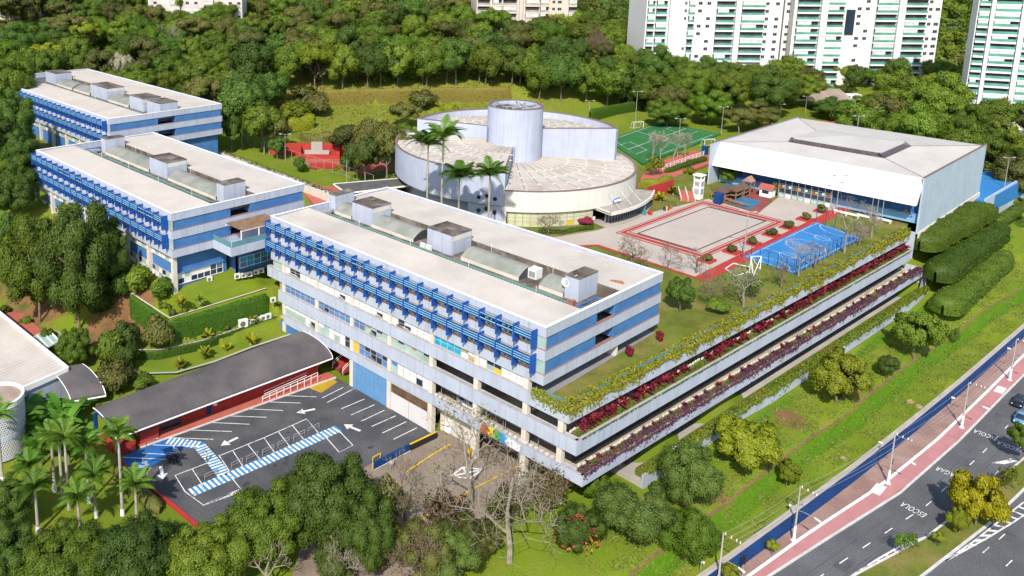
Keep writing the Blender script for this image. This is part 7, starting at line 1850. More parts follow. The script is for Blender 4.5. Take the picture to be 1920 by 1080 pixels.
# bougainvillea thicket beside the white trunked tree
ptree('bougainvillea', 'dark bougainvillea thicket with red and orange flowers beside the garage corner', 1080, 1030, 115, 95, 'fine', L_DARK, 6, .97, cat='shrub')
bt = D.objects['bougainvillea']; b = Vector(bt.location); rng = np.random.default_rng(4); P = rng.normal(0, 1, (260, 3)); P /= np.linalg.norm(P, axis=1)[:, None]; P[:, 2] = .34+.66*abs(P[:, 2]); P[:, :2] *= np.sqrt(np.clip(1.15-P[:, 2:]**2, 0, 1)); s_ = mpp(b)
P = P*np.array([46*s_, 46*s_, 80*s_])*rng.uniform(.85, 1.02, (260, 1))
V, Q = cards(P, P, .32, rng, .5); link(fast_mesh('flowers', V, Q, [L_PINK, leafmat('flower_orange', (.5, .12, .02), (.6, .22, .02))], np.arange(260) % 2), 'flowers', bt, b)['kind'] = 'stuff'
# clipped long hedges continuing the terraces past the garage
for (pa, pb, w_, h_, lb, lf) in (((1722, 470), (1846, 402), 6.4, 3.7, 'upper long rounded hedge below the sports hall wall', L_HEDGE), ((1752, 528), (1868, 440), 6.4, 3.6, 'middle long rounded hedge beyond the garage end', L_HEDGE), ((1766, 590), (1876, 490), 6.0, 3.4, 'lowest long rounded hedge at the edge of the lawn', L_HEDGE)):
    za = {1722: 9.3, 1752: 5.0, 1766: 1.2}[pa[0]]; zb = za+.6
    hedge('long_hedge', lb, 'hedge', [G3(*pa, za), G3(*pb, zb)], w_, h_, lf, None, size=.34, dens=14, rounded=.35, wob=.3)
hedge('hedge', 'narrow hedge along the far retaining wall at the right edge', 'hedge', [G3(1868, 420, 8), G3(1930, 385, 8)], 2.5, 1.6, L_HEDGE, size=.34, dens=8, rounded=.6)
hedge('hedge', 'leafy bush row on the lawn at the right edge', 'hedge', [G3(1880, 445, 2), G3(1925, 420, 2)], 3, 2.0, L_BRT, size=.34, dens=8, rounded=.8, wob=.4)
# green banks and hedges around the field
hedge('hedge_wall', 'long dry grassy retaining bank face below the wood', 'hedge wall', [(*G(500, 172, 24.5), 19.2), (*G(700, 166, 24.8), 19.2), (*G(958, 161, 25), 19.0)], 1.4, 5.6, leafmat('leaf_dry_bank', (.19, .18, .025), (.30, .26, .06)), size=.45, dens=4, wob=.12, rounded=.1, step=1.6)
hedge('hedge', 'tall bamboo like hedge in front of the dry bank', 'hedge', [(*G(540, 240, 17.5), 16.5), (*G(590, 232, 17.5), 16.5)], 4, 4.2, L_YEL, size=.5, dens=6, wob=.6, rounded=.8)
hedge('hedge', 'loose yellow green hedge on the terrace left of the drum', 'hedge', [(*G(780, 225, 17), 16.5), (*G(860, 208, 18), 17.5)], 3.5, 3.0, L_YEL, size=.5, dens=6, wob=.6, rounded=.8)
hedge('hedge', 'dry grass hedge above the red stage', 'hedge', [(*G(560, 262, 16), 15.5), (*G(640, 262, 16), 15.5), (*G(700, 258, 16), 15.5)], 2.5, 2.6, L_OLIVE, size=.45, dens=6, wob=.5, rounded=.6)
hedge('hedge_wall', 'tall green wall of the grassy bank ending behind the drum', 'hedge wall', [G3(940, 187, 18.5), G3(961, 190, 18)], 1.0, 6.0, L_WALL, **HWM)
hedge('hedge_wall', 'green hedge wall right of the drum below the wood', 'hedge wall', [G3(1012, 213, 15.5), G3(1083, 205, 15.5)], 1.2, 5.0, L_WALL, **HWM)
hedge('hedge_wall', 'long green hedge wall behind the sports field', 'hedge wall', [G3(1105, 233, 15), G3(1240, 205, 15)], 1.2, 5.2, L_WALL, **HWM)
hedge('hedge', 'low hedge along the red ramp beside the hall', 'hedge', [G3(1246, 325, 15), G3(1325, 300, 15)], 1.6, 1.3, L_HEDGE, size=.3, dens=10)
hedge('hedge', 'hedge bed below the glazed auditorium front', 'hedge', [G3(1010, 437, 15), G3(1060, 436, 15), G3(1112, 428, 15)], 1.3, .7, L_HEDGE, size=.25, dens=12)
hedge('hedge', 'hedge in front of the red wall by the auditorium', 'hedge', [G3(1200, 350, 15), G3(1230, 352, 15), G3(1258, 342, 15)], 2.0, 2.2, L_YEL, size=.3, dens=10)
hedge('hedge', 'dark hedge between palm lawn and parking lot', 'hedge', [G3(215, 880, -.3), G3(262, 925, -.3), G3(300, 965, -.3)], 2.2, 1.6, L_OLIVE, size=.28, dens=10, wob=.25)

# undergrowth below the wood edge and tufts on the lawns: nobody could count these
me = crown('shrub', L_DARK, 0)[0]; vv = np.empty(len(me.vertices)*3, np.float32); me.vertices.foreach_get('co', vv); vv = vv.reshape(-1, 3)
nq = 700; qq = np.empty(len(me.loops), np.int32); me.loops.foreach_get('vertex_index', qq); qq = qq.reshape(-1, 4)
VS, QS, MI, base = [], [], [], 0
sel = np.random.default_rng(3)
cand = []
while len(cand) < 520:
    u = sel.uniform(-60, 1990); dd = 150+260*sel.random()**1.2; d = pray(u, 200); d2 = d[:2]/np.linalg.norm(d[:2]); x, y = CAM[0]+d2[0]*dd, CAM[1]+d2[1]*dd
    if woods(x, y-3) and not (70 < x < 160 and y < ridge(x)+4): cand.append((x, y))
hc_ = hts(np.array(cand))
for (x, y), z in zip(cand, hc_):
    k = sel.choice(2600, 260, replace=False); q4 = qq[k]; s_ = sel.uniform(1.6, 3.0); a = sel.uniform(0, 6.28)
    pv_ = vv[q4.ravel()].reshape(-1, 4, 3); ctr = pv_.mean(1, keepdims=True); pv_ = ctr*s_+(pv_-ctr)*4.2
    pv_ = pv_.reshape(-1, 3); P = np.stack([pv_[:, 0]*math.cos(a)-pv_[:, 1]*math.sin(a)+x, pv_[:, 0]*math.sin(a)+pv_[:, 1]*math.cos(a)+y, pv_[:, 2]*.75+z-.5], 1)
    VS.append(P); QS.append(np.arange(len(P)).reshape(-1, 4)+base); MI.append(np.full(len(P)//4, sel.choice(3))); base += len(P)
o = D.objects.new('undergrowth', fast_mesh('undergrowth', np.vstack(VS), np.vstack(QS), [L_DARK, L_MID, L_OLIVE], np.concatenate(MI))); COL.objects.link(o); tag(o, 'low undergrowth filling the wood floor between the hill trees', 'undergrowth', None, 'stuff')
def tufts(name, label, n, fx, fy_, size, leaf, seed):
    r_ = np.random.default_rng(seed); X_ = r_.uniform(*fx, n); Y_ = fy_(X_, r_.uniform(0, 1, n))
    k = np.sin(X_*.7+1.3*np.sin(Y_*.5))*np.sin(Y_*.9+X_*.23)+r_.normal(0, .5, n) > .1; X_, Y_ = X_[k], Y_[k]
    Z_ = hts(np.stack([X_, Y_], 1)); V, Q = cards(np.stack([X_, Y_, Z_+.06], 1), np.tile([-.3, -.3, 1.], (len(X_), 1)), size, r_, .8)
    o = D.objects.new(name, fast_mesh(name, V, Q, leaf)); COL.objects.link(o); tag(o, label, 'grass', None, 'stuff')
L_TUFT = leafmat('leaf_tuft', (.10, .165, .015), (.19, .23, .03), .25, 0)
L_TUFD = leafmat('leaf_tuft_dry', (.20, .18, .05), (.30, .25, .08), .25, 0)
FYa = lambda x: np.interp(x, [p[0] for p in FL], [p[1] for p in FL])+1.7
tufts('lawn_tufts', 'green grass tufts on the sloping lawn above the blue wall', 40000, (-6, 165), lambda x, r: FYa(x)+r*(-9.3-x*.05-FYa(x)), .3, L_TUFT, 1)
tufts('lawn_tufts', 'dry grass tufts on the sloping lawn above the blue wall', 9000, (-6, 165), lambda x, r: FYa(x)+r*(-9.3-x*.05-FYa(x)), .28, L_TUFD, 2)
tufts('bank_tufts', 'rough grass on the bank behind the auditorium', 15000, (60, 165), lambda x, r: 118+r*55, .8, leafmat('leaf_bank', (.15, .165, .018), (.27, .25, .05), .25, 0), 3)
drape('ground_cover', 'olive grass mixed into the purple ground cover', E5, .2, 119, 6.7, L_OLIVE, 1.2, .3, 22, .22, 13)

# ---------------------------------------------------------------- street furniture
def umesh(key, fn): return cached(key, fn)
def pole_dir(): return 0.0
_pt = []
for i, (px, py, lb) in enumerate(((1345, 1108, 'utility pole cut by the bottom edge'), (1488, 1013, 'nearest full utility pole with white painted base'), (1665, 906, 'second utility pole along the avenue with white base'), (1803, 801, 'third utility pole along the avenue by the white slab'), (1893, 712, 'farthest utility pole near the right edge'))):
    b = G3(px, py, ZS); T = thing('utility_pole', lb, 'utility pole', b, 'utility poles along the avenue'); H_ = 8.3
    q = MB(); q.cyl(b[0], b[1], ZS+2.2, ZS+H_, .14, .09, 8); q.build('pole', CONC, T)
    q = MB(); q.cyl(b[0], b[1], ZS, ZS+2.2, .2, .17, 8); q.cyl(b[0], b[1], ZS, ZS+.15, .4, .3, 8); q.build('white_base', WHITEP, T)
    s = (at_x(KB, b[0]+2)-at_x(KB, b[0]-2))/4; n_ = Vector((s, -1, 0)).normalized(); t_ = Vector((1, s, 0)).normalized(); B_ = Vector(b)
    def V3(u, v, z): return tuple(B_+n_*u+t_*v+Vector((0, 0, z)))
    q = MB(); q.tube(V3(-.1, .12, H_-.2), V3(2.3, .12, H_-.2), .06)
    q.build('crossarm', WOOD, T)
    for u in (.2, 1.0, 1.7, 2.2): MB().tube(V3(u, .12, H_-.15), V3(u, .12, H_+.15), .07).build('insulator', WHITEP, T)
    q = MB(); q.path([V3(0, 0, H_*.56), V3(.9, 0, H_*.59), V3(2.4, 0, H_*.6)], .04); q.build('lamp_arm', STEEL, T)
    q = MB(); q.tube(V3(2.35, 0, H_*.6), V3(3.2, 0, H_*.585), .09, .16, 6); q.build('lamp_head', WHITEP, T)
    for z_ in (3.2, 3.7): MB().cyl(b[0]+.15, b[1]-.1, ZS+z_, ZS+z_+.35, .12, n=6).build('junction_box', BLACK, T)
    _pt.append([V3(u, .12, H_+.15) for u in (.2, 1.0, 1.7, 2.2)])
for j in range(4):
    q = MB()
    for a, b in zip(_pt[:-1], _pt[1:]):
        q.path([tuple(Vector(a[j]).lerp(Vector(b[j]), f)-Vector((0, 0, 1.6*f*(1-f)*1.2))) for f in np.linspace(0, 1, 9)], .018, n=3)
    tag(q.build('overhead_wire', STEEL), 'one of the overhead wires strung between the avenue utility poles', 'wire', 'overhead wires of the avenue')
for px, py, lb in ((1313, 1075, 'low floodlight post on the lawn at the bottom edge'), (1479, 968, 'low floodlight post behind the blue wall by the nearest pole'), (1645, 862, 'low floodlight post behind the blue wall by the second pole'), (1783, 762, 'low floodlight post behind the blue wall by the third pole'), (1888, 668, 'low floodlight post behind the blue wall by the farthest pole')):
    b = GT(px, py); T = thing('floodlight', lb, 'floodlight', b, 'floodlights behind the blue wall')
    MB().cyl(b[0], b[1], b[2], b[2]+1.7, .06, .05, 6).build('post', STEEL, T); MB().box(b[0]-.12, b[1]-.4, b[2]+1.65, b[0]+.12, b[1]+.15, b[2]+1.85).build('lamp_head', WHITEP, T)
b = G3(1392, 1082, ZS); T = thing('traffic_light', 'black traffic light on a thin pole by the pavement', 'traffic light', b)
MB().cyl(*b[:2], ZS, ZS+3.2, .06, .06, 6).build('pole', STEEL, T); q = MB(); q.box(b[0]-.18, b[1]-.2, ZS+2.0, b[0]-.05, b[1]+.2, ZS+3.3); q.build('signal_head', BLACK, T)
def lamp(label, px, py, top, z, heads=2, name='lamp_post', ang=0.0):
    b = G3(px, py, z); H_ = HZ(top, b[0], b[1])-z; T = thing(name, label, 'lamp post', b)
    MB().cyl(b[0], b[1], z, z+H_, .11, .06, 7).build('pole', STEEL, T)
    for k in range(heads):
        a = ang+math.pi*k+(.5 if heads == 1 else 0); e_ = (b[0]+.9*math.cos(a), b[1]+.9*math.sin(a), z+H_+.1)
        q = MB(); q.tube((b[0], b[1], z+H_-.05), e_, .04); q.tube(e_, (b[0]+1.6*math.cos(a), b[1]+1.6*math.sin(a), z+H_+.12), .14, .2, 6); q.build('lamp_head', STEEL, T)
    return T
lamp('street lamp at the corner of the parking lot by the blue bay', 278, 912, 825, 0, 1, ang=-1.2)
lamp('double headed lamp on the paving before the sports hall', 1567, 400, 330, 15, 2, ang=2.4); lamp('double headed lamp beside the painted rectangle', 1395, 475, 397, 15, 2, ang=2.0)
lamp('double headed lamp in the red courtyard', 535, 303, 252, 15, 2, ang=2.4); lamp('lamp post in front of the courtyard lawn', 650, 345, 295, 15, 1)
for px, py, tp, lb in ((1190, 245, 172, 'tall floodlight mast left of the soccer goal'), (1104, 222, 189, 'short floodlight mast behind the auditorium roof'), (1352, 252, 201, 'floodlight mast at the far corner of the field'), (1270, 295, 223, 'floodlight mast on the near side of the field'),
                     (1642, 262, 202, 'floodlight mast before the navy windbreak'), (1599, 232, 187, 'thin floodlight mast behind the red court'), (1509, 218, 181, 'floodlight mast at the left end of the red court'), (1460, 232, 196, 'thin mast left of the hall back corner'), (1883, 352, 296, 'floodlight mast over the blue court at right'), (1600, 300, 218, 'white lamp mast behind the hall roof')):
    lamp(lb, px, py, tp, 15 if px < 1700 else 12, 2, 'floodlight_mast', 2.4)
for i, (px, tp) in enumerate(((1632, 356), (1642, 352), (1652, 349))):
    b = G3(px, 415+i, 15); H_ = HZ(tp, b[0], b[1])-15; q = MB(); q.cyl(b[0], b[1], 15, 15+H_, .09, .05, 7); q.ball((b[0], b[1], 15+H_), .1, 6)
    tag(q.build('flagpole', STEEL), 'bare flagpole in front of the hall, %s of three' % ('left', 'middle', 'right')[i], 'flagpole')

# ---- vehicles
def car(label, c, ang, paint, L=4.3, Wd=1.78, Hh=1.5, van=False, name='car', z=ZS-.14):
    T = thing(name, label, 'van' if van else 'car', (c[0], c[1], z)); ca, sa = math.cos(ang), math.sin(ang)
    def tr(p): return (c[0]+p[0]*ca-p[1]*sa, c[1]+p[0]*sa+p[1]*ca, z+p[2])
    def loft(prof, m_, nm, smooth=True):
        q = MB(); ks = []
        for (x, w, z0, z1) in prof:
            k = len(q.v); r = min(.12, (z1-z0)*.3)
            for y, zz in ((-w, z0+r), (-w+.06, z0), (w-.06, z0), (w, z0+r), (w*.985, z1-r), (w-.16, z1), (-w+.16, z1), (-w*.985, z1-r)): q.v.append(tr((x, y, zz)))
            ks.append(k)
        for a, b in zip(ks[:-1], ks[1:]):
            for i in range(8): j = (i+1) % 8; q.f.append((a+i, a+j, b+j, b+i)); q.m.append(0)
        q.f.append(tuple(ks[0]+i for i in range(7, -1, -1))); q.f.append(tuple(ks[-1]+i for i in range(8))); q.m += [0, 0]
        return q.build(nm, m_, T, smooth)
    w = Wd/2; hl = L/2
    loft([(-hl, w*.78, .34, .72), (-hl+.12, w*.93, .24, .82), (-hl+.9, w, .2, .95 if not van else 1.0), (-.2, w, .2, 1.0), (hl-.8, w, .2, 1.0), (hl-.1, w*.95, .26, .96), (hl, w*.85, .36, .88)], paint, 'body')
    if van: cab = [(-hl+.75, w*.86, .95, 1.0), (-hl+1.5, w*.86, .95, Hh-.05), (-.2, w*.86, .95, Hh), (hl-.5, w*.86, .95, Hh-.03), (hl-.12, w*.84, .95, 1.0)]
    else: cab = [(-hl+1.15, w*.84, .93, .99), (-hl+1.95, w*.8, .93, Hh-.04), (-.0, w*.8, .93, Hh), (hl-1.1, w*.8, .93, Hh-.06), (hl-.35, w*.8, .93, 1.0)]
    loft(cab, GL_DARK, 'glass')
    rf = [(x+.0, ww*.97, Hh-.07, Hh+.02) for x, ww, a, b in cab[1:4]]; loft(rf, paint, 'roof_panel')
    q = MB()
    for s_ in (-1, 1):
        for (x0_, z0_, x1_, z1_) in ((cab[0][0], .98, cab[1][0], Hh-.05), (.1, .98, .1, Hh-.05), (cab[-1][0], .99, cab[-2][0], Hh-.08)): q.tube(tr((x0_, s_*w*.86, z0_)), tr((x1_, s_*w*.83, z1_)), .035, n=4)
    q.build('window_pillars', paint, T)
    for x in (-hl+.8, hl-.8):
        for s_ in (-1, 1):
            t = MB(); t.tube(tr((x, s_*(w-.2), .32)), tr((x, s_*(w+.01), .32)), .32, n=14); to_ = t.build('wheel', BLACK, T); r = MB(); r.tube(tr((x, s_*(w-.1), .32)), tr((x, s_*(w+.025), .32)), .19, n=10); r.build('rim', STEEL, to_)
    for s_ in (-1, 1):
        q = MB(); q.ball(tr((-hl+.1, s_*w*.68, .68)), .16, 8, 0, (.7, 1.2, .7)); q.build('headlight', WHITEP, T); q = MB(); q.ball(tr((-hl+1.45, s_*(w+.1), 1.0)), .12, 6); q.build('mirror', paint, T)
        q = MB(); q.ball(tr((hl-.05, s_*w*.72, .78)), .13, 6); q.build('tail_light', RED, T)
    q = MB(); q.add([tr((-hl-.012, -.55, .42)), tr((-hl-.012, .55, .42)), tr((-hl-.012, .5, .56)), tr((-hl-.012, -.5, .56))], [(3, 2, 1, 0)]); q.build('grille', BLACK, T)
    return T
c1 = G(1912, 752, ZS+.5); c2 = G(1917, 784, ZS+.5)
ra_ = math.atan2(at_x(KB, c1[0]+3)-at_x(KB, c1[0]-3), 6)
car('black hatchback driving towards the camera at the right edge', c1, ra_, mat('car_black', (.012, .013, .016), .2, .05, .5, .6))
car('light blue estate car driving behind the black hatchback at the right edge', c2, ra_, mat('car_blue', (.12, .26, .42), .25, .05, .5, .6), 4.4, 1.8, 1.65, True, 'estate_car')
car('white pickup parked inside the open garage bay above the mural', (3.6, 15.2), math.pi/2+.05, mat('car_white', (.7, .7, .7), .25, .03, .5, .6), 4.8, 1.85, 1.6, True, 'pickup', 5.3)
def motorbike(label, px, py, a):
    b = G3(px, py, .02); T = thing('motorcycle', label, 'motorcycle', b, 'motorcycles in the blue bay'); ca, sa = math.cos(a), math.sin(a)
    tr = lambda x, y, z: (b[0]+x*ca-y*sa, b[1]+x*sa+y*ca, b[2]+z)
    for x in (-.65, .65):
        q = MB(); pts = [tr(x+.3*math.cos(t), 0, .32+.3*math.sin(t)) for t in np.linspace(0, 2*math.pi, 13)]; q.path(pts, .07, n=5); q.build('wheel', BLACK, T)
    q = MB(); q.path([tr(-.65, 0, .35), tr(-.2, 0, .6), tr(.3, 0, .65), tr(.65, 0, .33)], .1, n=6); q.ball(tr(.12, 0, .78), .24, 8, 0, (1.3, .7, .7)); q.build('frame', mat('bike_dark', (.03, .03, .045), .3), T)
    q = MB(); q.ball(tr(-.35, 0, .82), .3, 8, 0, (1.3, .55, .3)); q.build('seat', BLACK, T); q = MB(); q.tube(tr(.45, -.35, 1.02), tr(.45, .35, 1.02), .03); q.tube(tr(.62, 0, .4), tr(.45, 0, 1.02), .04); q.build('handlebar', STEEL, T)
    q = MB(); q.box(*tr(-.85, -.18, .85)[:2], b[2]+.75, *tr(-.5, .18, .85)[:2], b[2]+1.1); q.build('top_box', mat('bike_dark', (.03, .03, .045)), T)
for i, (px, py) in enumerate(((316, 864), (322, 866), (329, 862))): motorbike('black motorcycle in the blue bay, %s of three' % ('left', 'middle', 'right')[i], px, py, 1.3+i*.1)
def person(label, px, py, z, shirt, trouser, hgt=1.72, turn=0.0):
    b = G3(px, py, z); me_ = D.meshes.new('person'); s = hgt/1.72; ca, sa = math.cos(turn), math.sin(turn)
    J = [(0, 0, .95), (0, 0, 1.2), (0, 0, 1.42), (0, 0, 1.52), (0, .0, 1.64), (.1, 0, .9), (.11, .05, .5), (.11, 0, .08), (.13, .14, .04), (-.1, 0, .9), (-.11, -.04, .5), (-.11, -.1, .08), (-.12, .03, .04), (.2, 0, 1.4), (.26, .02, 1.12), (.25, .12, .88), (-.2, 0, 1.4), (-.27, 0, 1.12), (-.26, .1, .88)]
    E_ = [(0, 1), (1, 2), (2, 3), (3, 4), (0, 5), (5, 6), (6, 7), (7, 8), (0, 9), (9, 10), (10, 11), (11, 12), (2, 13), (13, 14), (14, 15), (2, 16), (16, 17), (17, 18)]
    Rr = [.14, .13, .15, .06, .105, .095, .07, .05, .04, .095, .07, .05, .04, .065, .05, .04, .065, .05, .04]
    me_.from_pydata([((x*ca-y*sa)*s, (x*sa+y*ca)*s, zz*s) for x, y, zz in J], E_, [])
    o = D.objects.new('person', me_); COL.objects.link(o); o.location = b; WL[o.name] = Vector(b); tag(o, label, 'person')
    mo = o.modifiers.new('skin', 'SKIN'); mo.use_smooth_shade = True; sk_ = me_.skin_vertices[0]
    for i, r in enumerate(Rr): sk_.data[i].radius = (r*s, r*s)
    sk_.data[0].use_root = True
    sb_ = o.modifiers.new('sub', 'SUBSURF'); sb_.levels = 1; sb_.render_levels = 1
    m_ = D.materials.new('clothing'); m_.use_nodes = True; n = m_.node_tree.nodes; l = m_.node_tree.links; tc = n.new('ShaderNodeTexCoord'); sx = n.new('ShaderNodeSeparateXYZ'); cr = n.new('ShaderNodeValToRGB')
    e = cr.color_ramp; e.interpolation = 'CONSTANT'
    for i, (ps, c) in enumerate(((0, (.02, .02, .02)), (.05, trouser), (.54, shirt), (.86, (.35, .2, .14)))):
        el = e.elements[i] if i < 2 else e.elements.new(ps); el.position = ps; el.color = (*c, 1)
    mr = n.new('ShaderNodeMapRange'); mr.inputs[2].default_value = hgt; l.new(tc.outputs['Object'], sx.inputs[0]); l.new(sx.outputs['Z'], mr.inputs[0]); l.new(mr.outputs[0], cr.inputs[0]); l.new(cr.outputs[0], n['Principled BSDF'].inputs['Base Color'])
    me_.materials.append(m_)
    q = MB(); q.ball((b[0]-.02*ca, b[1]-.02*sa, b[2]+1.68*s), .115*s, 8, 0, (1, 1, .8)); q.build('hair', BLACK, o)
person('person in a yellow vest standing on the parking lot crosswalk', 388, 866, .03, (.6, .55, .02), (.03, .04, .08), turn=1.0)
person('person in pale clothes walking beside the entrance wall', 734, 880, .0, (.5, .48, .52), (.3, .3, .36), turn=2.2)
person('person in a blue shirt near the red stairs under the building', 637, 700, .02, (.05, .12, .4), (.03, .03, .06), turn=.5)

# ---- parking hoops and small site things
for i, (x, y) in enumerate(((1180, 535), (1330, 470), (1415, 432), (1505, 395), (1592, 352), (1680, 310), (1760, 272))):
    a = np.array(B1(x-28, y+8)); b = np.array(B1(x+35, y-22)); q = MB(); q.path([(*a, 0.02), (*a, .95), (*b, .95), (*b, 0.02)], .04, n=5); q.tube((*a, .5), (*b, .5), .03)
    tag(q.build('bike_hoop', STEEL), 'grey tube hoop along the blue striped walk, %s from the near end' % ('first', 'second', 'third', 'fourth', 'fifth', 'sixth', 'seventh')[i], 'hoop', 'tube hoops along the striped walk')
def acunit():
    q = MB(); q.box(-.5, -.2, 0, .5, .2, .85, 0); q.lathe([(.32, 0), (.0, 0)], 0, 0, 0, 12, 1); k = len(q.v)-24
    for i in range(k, len(q.v)): x, y, z = q.v[i]; q.v[i] = (x-.1, -.205, y+.42)
    q.box(-.52, -.22, .85, .52, .22, .88, 0); return q.mesh('air_conditioner', [mat('unit_white', (.68, .68, .66), .5, .06, 2), mat('fan_grille', (.12, .12, .12), .6)])
ACM = acunit()
for i, (px, py, z, s_, lb) in enumerate(((456, 613, 5.0, 1.7, 'largest white air conditioner unit against the green wall'), (473, 607, 5.0, 1.0, 'white air conditioner unit right of the largest one'), (484, 603, 5.0, 1.0, 'third white air conditioner unit in the row by the green wall'), (494, 600, 5.0, 1.1, 'fourth white air conditioner unit in the row by the green wall'), (503, 597, 5.0, 1.1, 'last white air conditioner unit in the row, nearest the big building'),
      (512, 566, 8.2, 1.0, 'air conditioner unit mounted above the row on the building corner'), (519, 577, 6.0, 1.0, 'air conditioner unit beside the leafy bush at the building corner'), (393, 527, 12.3, 1.0, 'white air conditioner unit at the recessed blue wall'), (445, 522, 12.4, 1.1, 'white unit left under the blue windows of the middle block'), (457, 520, 12.4, 1.0, 'second white unit under the blue windows of the middle block'), (468, 518, 12.4, 1.0, 'third white unit under the blue windows of the middle block'), (480, 514, 12.4, 1.0, 'fourth white unit under the blue windows of the middle block'), (490, 511, 12.4, 1.0, 'fifth white unit under the blue windows of the middle block'))):
    tag(link(ACM, 'air_conditioner', None, G3(px, py, z), (0, 0, -.2), (s_,)*3), lb, 'air conditioner', 'air conditioners beside the middle block')
# roof clutter of the nearest block
zt = 23.25
def P0z(px, py, z): return G3(px, py, z)
b = P0z(1003, 520, zt); q = MB(); q.box(b[0]-.8, b[1]-.8, zt, b[0]+.8, b[1]+.8, zt+1.5, 0); q.box(b[0]-.85, b[1]-.85, zt+1.5, b[0]+.85, b[1]+.85, zt+1.56, 0); q.box(b[0]-.82, b[1]-.6, zt+.2, b[0]-.805, b[1]+.6, zt+1.2, 1); tag(q.build('ventilation_box', [WHITEP, STEEL]), 'white ventilation box between roof vaults of the nearest block', 'ventilation box')
for px, py, lb in ((793, 466, 'white condenser by the green pipes of the nearest roof'), (804, 470, 'second white condenser by the green pipes of the nearest roof')): tag(link(ACM, 'air_conditioner', None, P0z(px, py, zt), (0, 0, 1.57), (1.1,)*3), lb, 'air conditioner', 'condensers on the nearest roof')
b = P0z(1062, 545, zt+1.0); T = thing('satellite_dish', 'white satellite dish beside the end roof box', 'satellite dish', (b[0], b[1], zt)); MB().cyl(b[0], b[1], zt, zt+2.4, .06, n=6).build('mast', STEEL, T)
q = MB(); q.lathe([(0, 0), (.35, .05), (.7, .2), (.72, .22), (.3, .07), (0, .02)], n=14); q.v = [(b[0]-v[2]*.9-.15, b[1]+v[0], zt+2.4+v[1]) for v in q.v]; q.build('dish', WHITEP, T)
b = P0z(1075, 560, zt); T = thing('antenna_mast', 'thin antenna mast at the end roof box', 'antenna', b)
q = MB(); q.cyl(b[0], b[1], zt, zt+3.6, .05, n=6); q.build('mast', STEEL, T)
for k in range(3): MB().box(b[0]-.5+k*.45, b[1]-.1, zt+2.4+k*.3, b[0]-.35+k*.45, b[1]+.1, zt+3.6).build('panel_antenna', WHITEP, T)
q = MB(); b = P0z(1068, 575, zt); q.box(b[0]-.9, b[1]-.4, zt, b[0]+.4, b[1]+.5, zt+.9); q.box(b[0]-.5, b[1]-.9, zt+.3, b[0]+.1, b[1]-.4, zt+1.3); tag(q.build('rusty_tank', mat('rust_metal', (.3, .13, .08), .8, .3, 2)), 'rusty metal equipment at the end of the roof trough', 'equipment')
b = P0z(1145, 545, zt); T = thing('duct_elbow', 'rust red duct elbow behind the end roof box', 'duct', b); q = MB(); q.path([(b[0], b[1], zt), (b[0], b[1], zt+1.6), (b[0]+.3, b[1]-1.6, zt+1.8), (b[0]+.3, b[1]-2.4, zt+.9)], .22, n=8); q.build('duct', mat('rust_metal', (.3, .13, .08)), T)
for bx_, lab in ((blockA, 'nearest'), (blockB, 'middle'), (blockC, 'farthest')):
    o_ = Vector(bx_.location); y_ = 61 if bx_ is blockA else (58.5 if bx_ is blockB else 83)
    q = MB(); q.box(o_.x+10.2, o_.y+y_-1.4, o_.z+23.4, o_.x+12.4, o_.y+y_+.4, o_.z+24.1); q.box(o_.x+12.4, o_.y+y_-.7, o_.z+23.5, o_.x+13.6, o_.y+y_, o_.z+24.0); tag(q.build('roof_duct', STEEL), 'flat grey duct at the far end of the %s block roof trough' % lab, 'duct')

# ---- plaza furniture
def bench(label, px, py, m_, ang, L=2.4, group=None):
    b = G3(px, py, 15.02); T = thing('bench', label, 'bench', b, group); ca, sa = math.cos(ang), math.sin(ang)
    def bx(nm, x0, y0, z0, x1, y1, z1):
        q = MB(); q.prism([(b[0]+x*ca-y*sa, b[1]+x*sa+y*ca) for x, y in ((x0, y0), (x1, y0), (x1, y1), (x0, y1))], b[2]+z0, b[2]+z1); q.build(nm, m_, T)
    bx('seat', -L/2, -.25, .42, L/2, .25, .5); bx('leg', -L/2+.2, -.2, 0, -L/2+.35, .2, .42); bx('leg', L/2-.35, -.2, 0, L/2-.2, .2, .42); bx('backrest', -L/2, .22, .5, L/2, .28, .95)
for i, (px, py) in enumerate(((1576, 402), (1598, 407), (1620, 410), (1658, 417))): bench('white bench on the red path under the hall, %s from the left' % ('first', 'second', 'third', 'fourth')[i], px, py, WHITEP, 1.45, 3.0)
for i, (px, py) in enumerate(((1362, 377), (1376, 382), (1395, 387))): bench('brown bench along the playground edge, %s from the left' % ('first', 'second', 'third')[i], px, py, WOOD, 1.55, 2.6)
for i, (px, py) in enumerate(((1258, 390), (1270, 385))): bench('brown bench beside the small lawn before the stairs, %s' % ('left one', 'right one')[i], px, py, WOOD, .5, 2.4)
b = G3(1308, 372, 15); T = thing('white_pylon', 'tall white pylon with grey panels beside the red stairs', 'pylon', b); zt_ = HZ(327, *b[:2])
q = MB(); q.box(b[0]-.9, b[1]-.9, 15, b[0]+.9, b[1]+.9, zt_-1.2); q.box(b[0]-1.15, b[1]-1.15, zt_-.25, b[0]+1.15, b[1]+1.15, zt_)
for sx_ in (-.85, .85):
    for sy_ in (-.85, .85): q.box(b[0]+sx_-.1, b[1]+sy_-.1, zt_-1.2, b[0]+sx_+.1, b[1]+sy_+.1, zt_-.25)
q.build('body', WHITEP, T)
for z0_, z1_ in ((16.2, 17.6), (18.2, 19.4)): MB().box(b[0]-.93, b[1]-.6, z0_, b[0]-.9, b[1]+.6, z1_).build('panel', STEEL, T); MB().box(b[0]-.6, b[1]-.93, z0_, b[0]+.6, b[1]-.9, z1_).build('panel', STEEL, T)
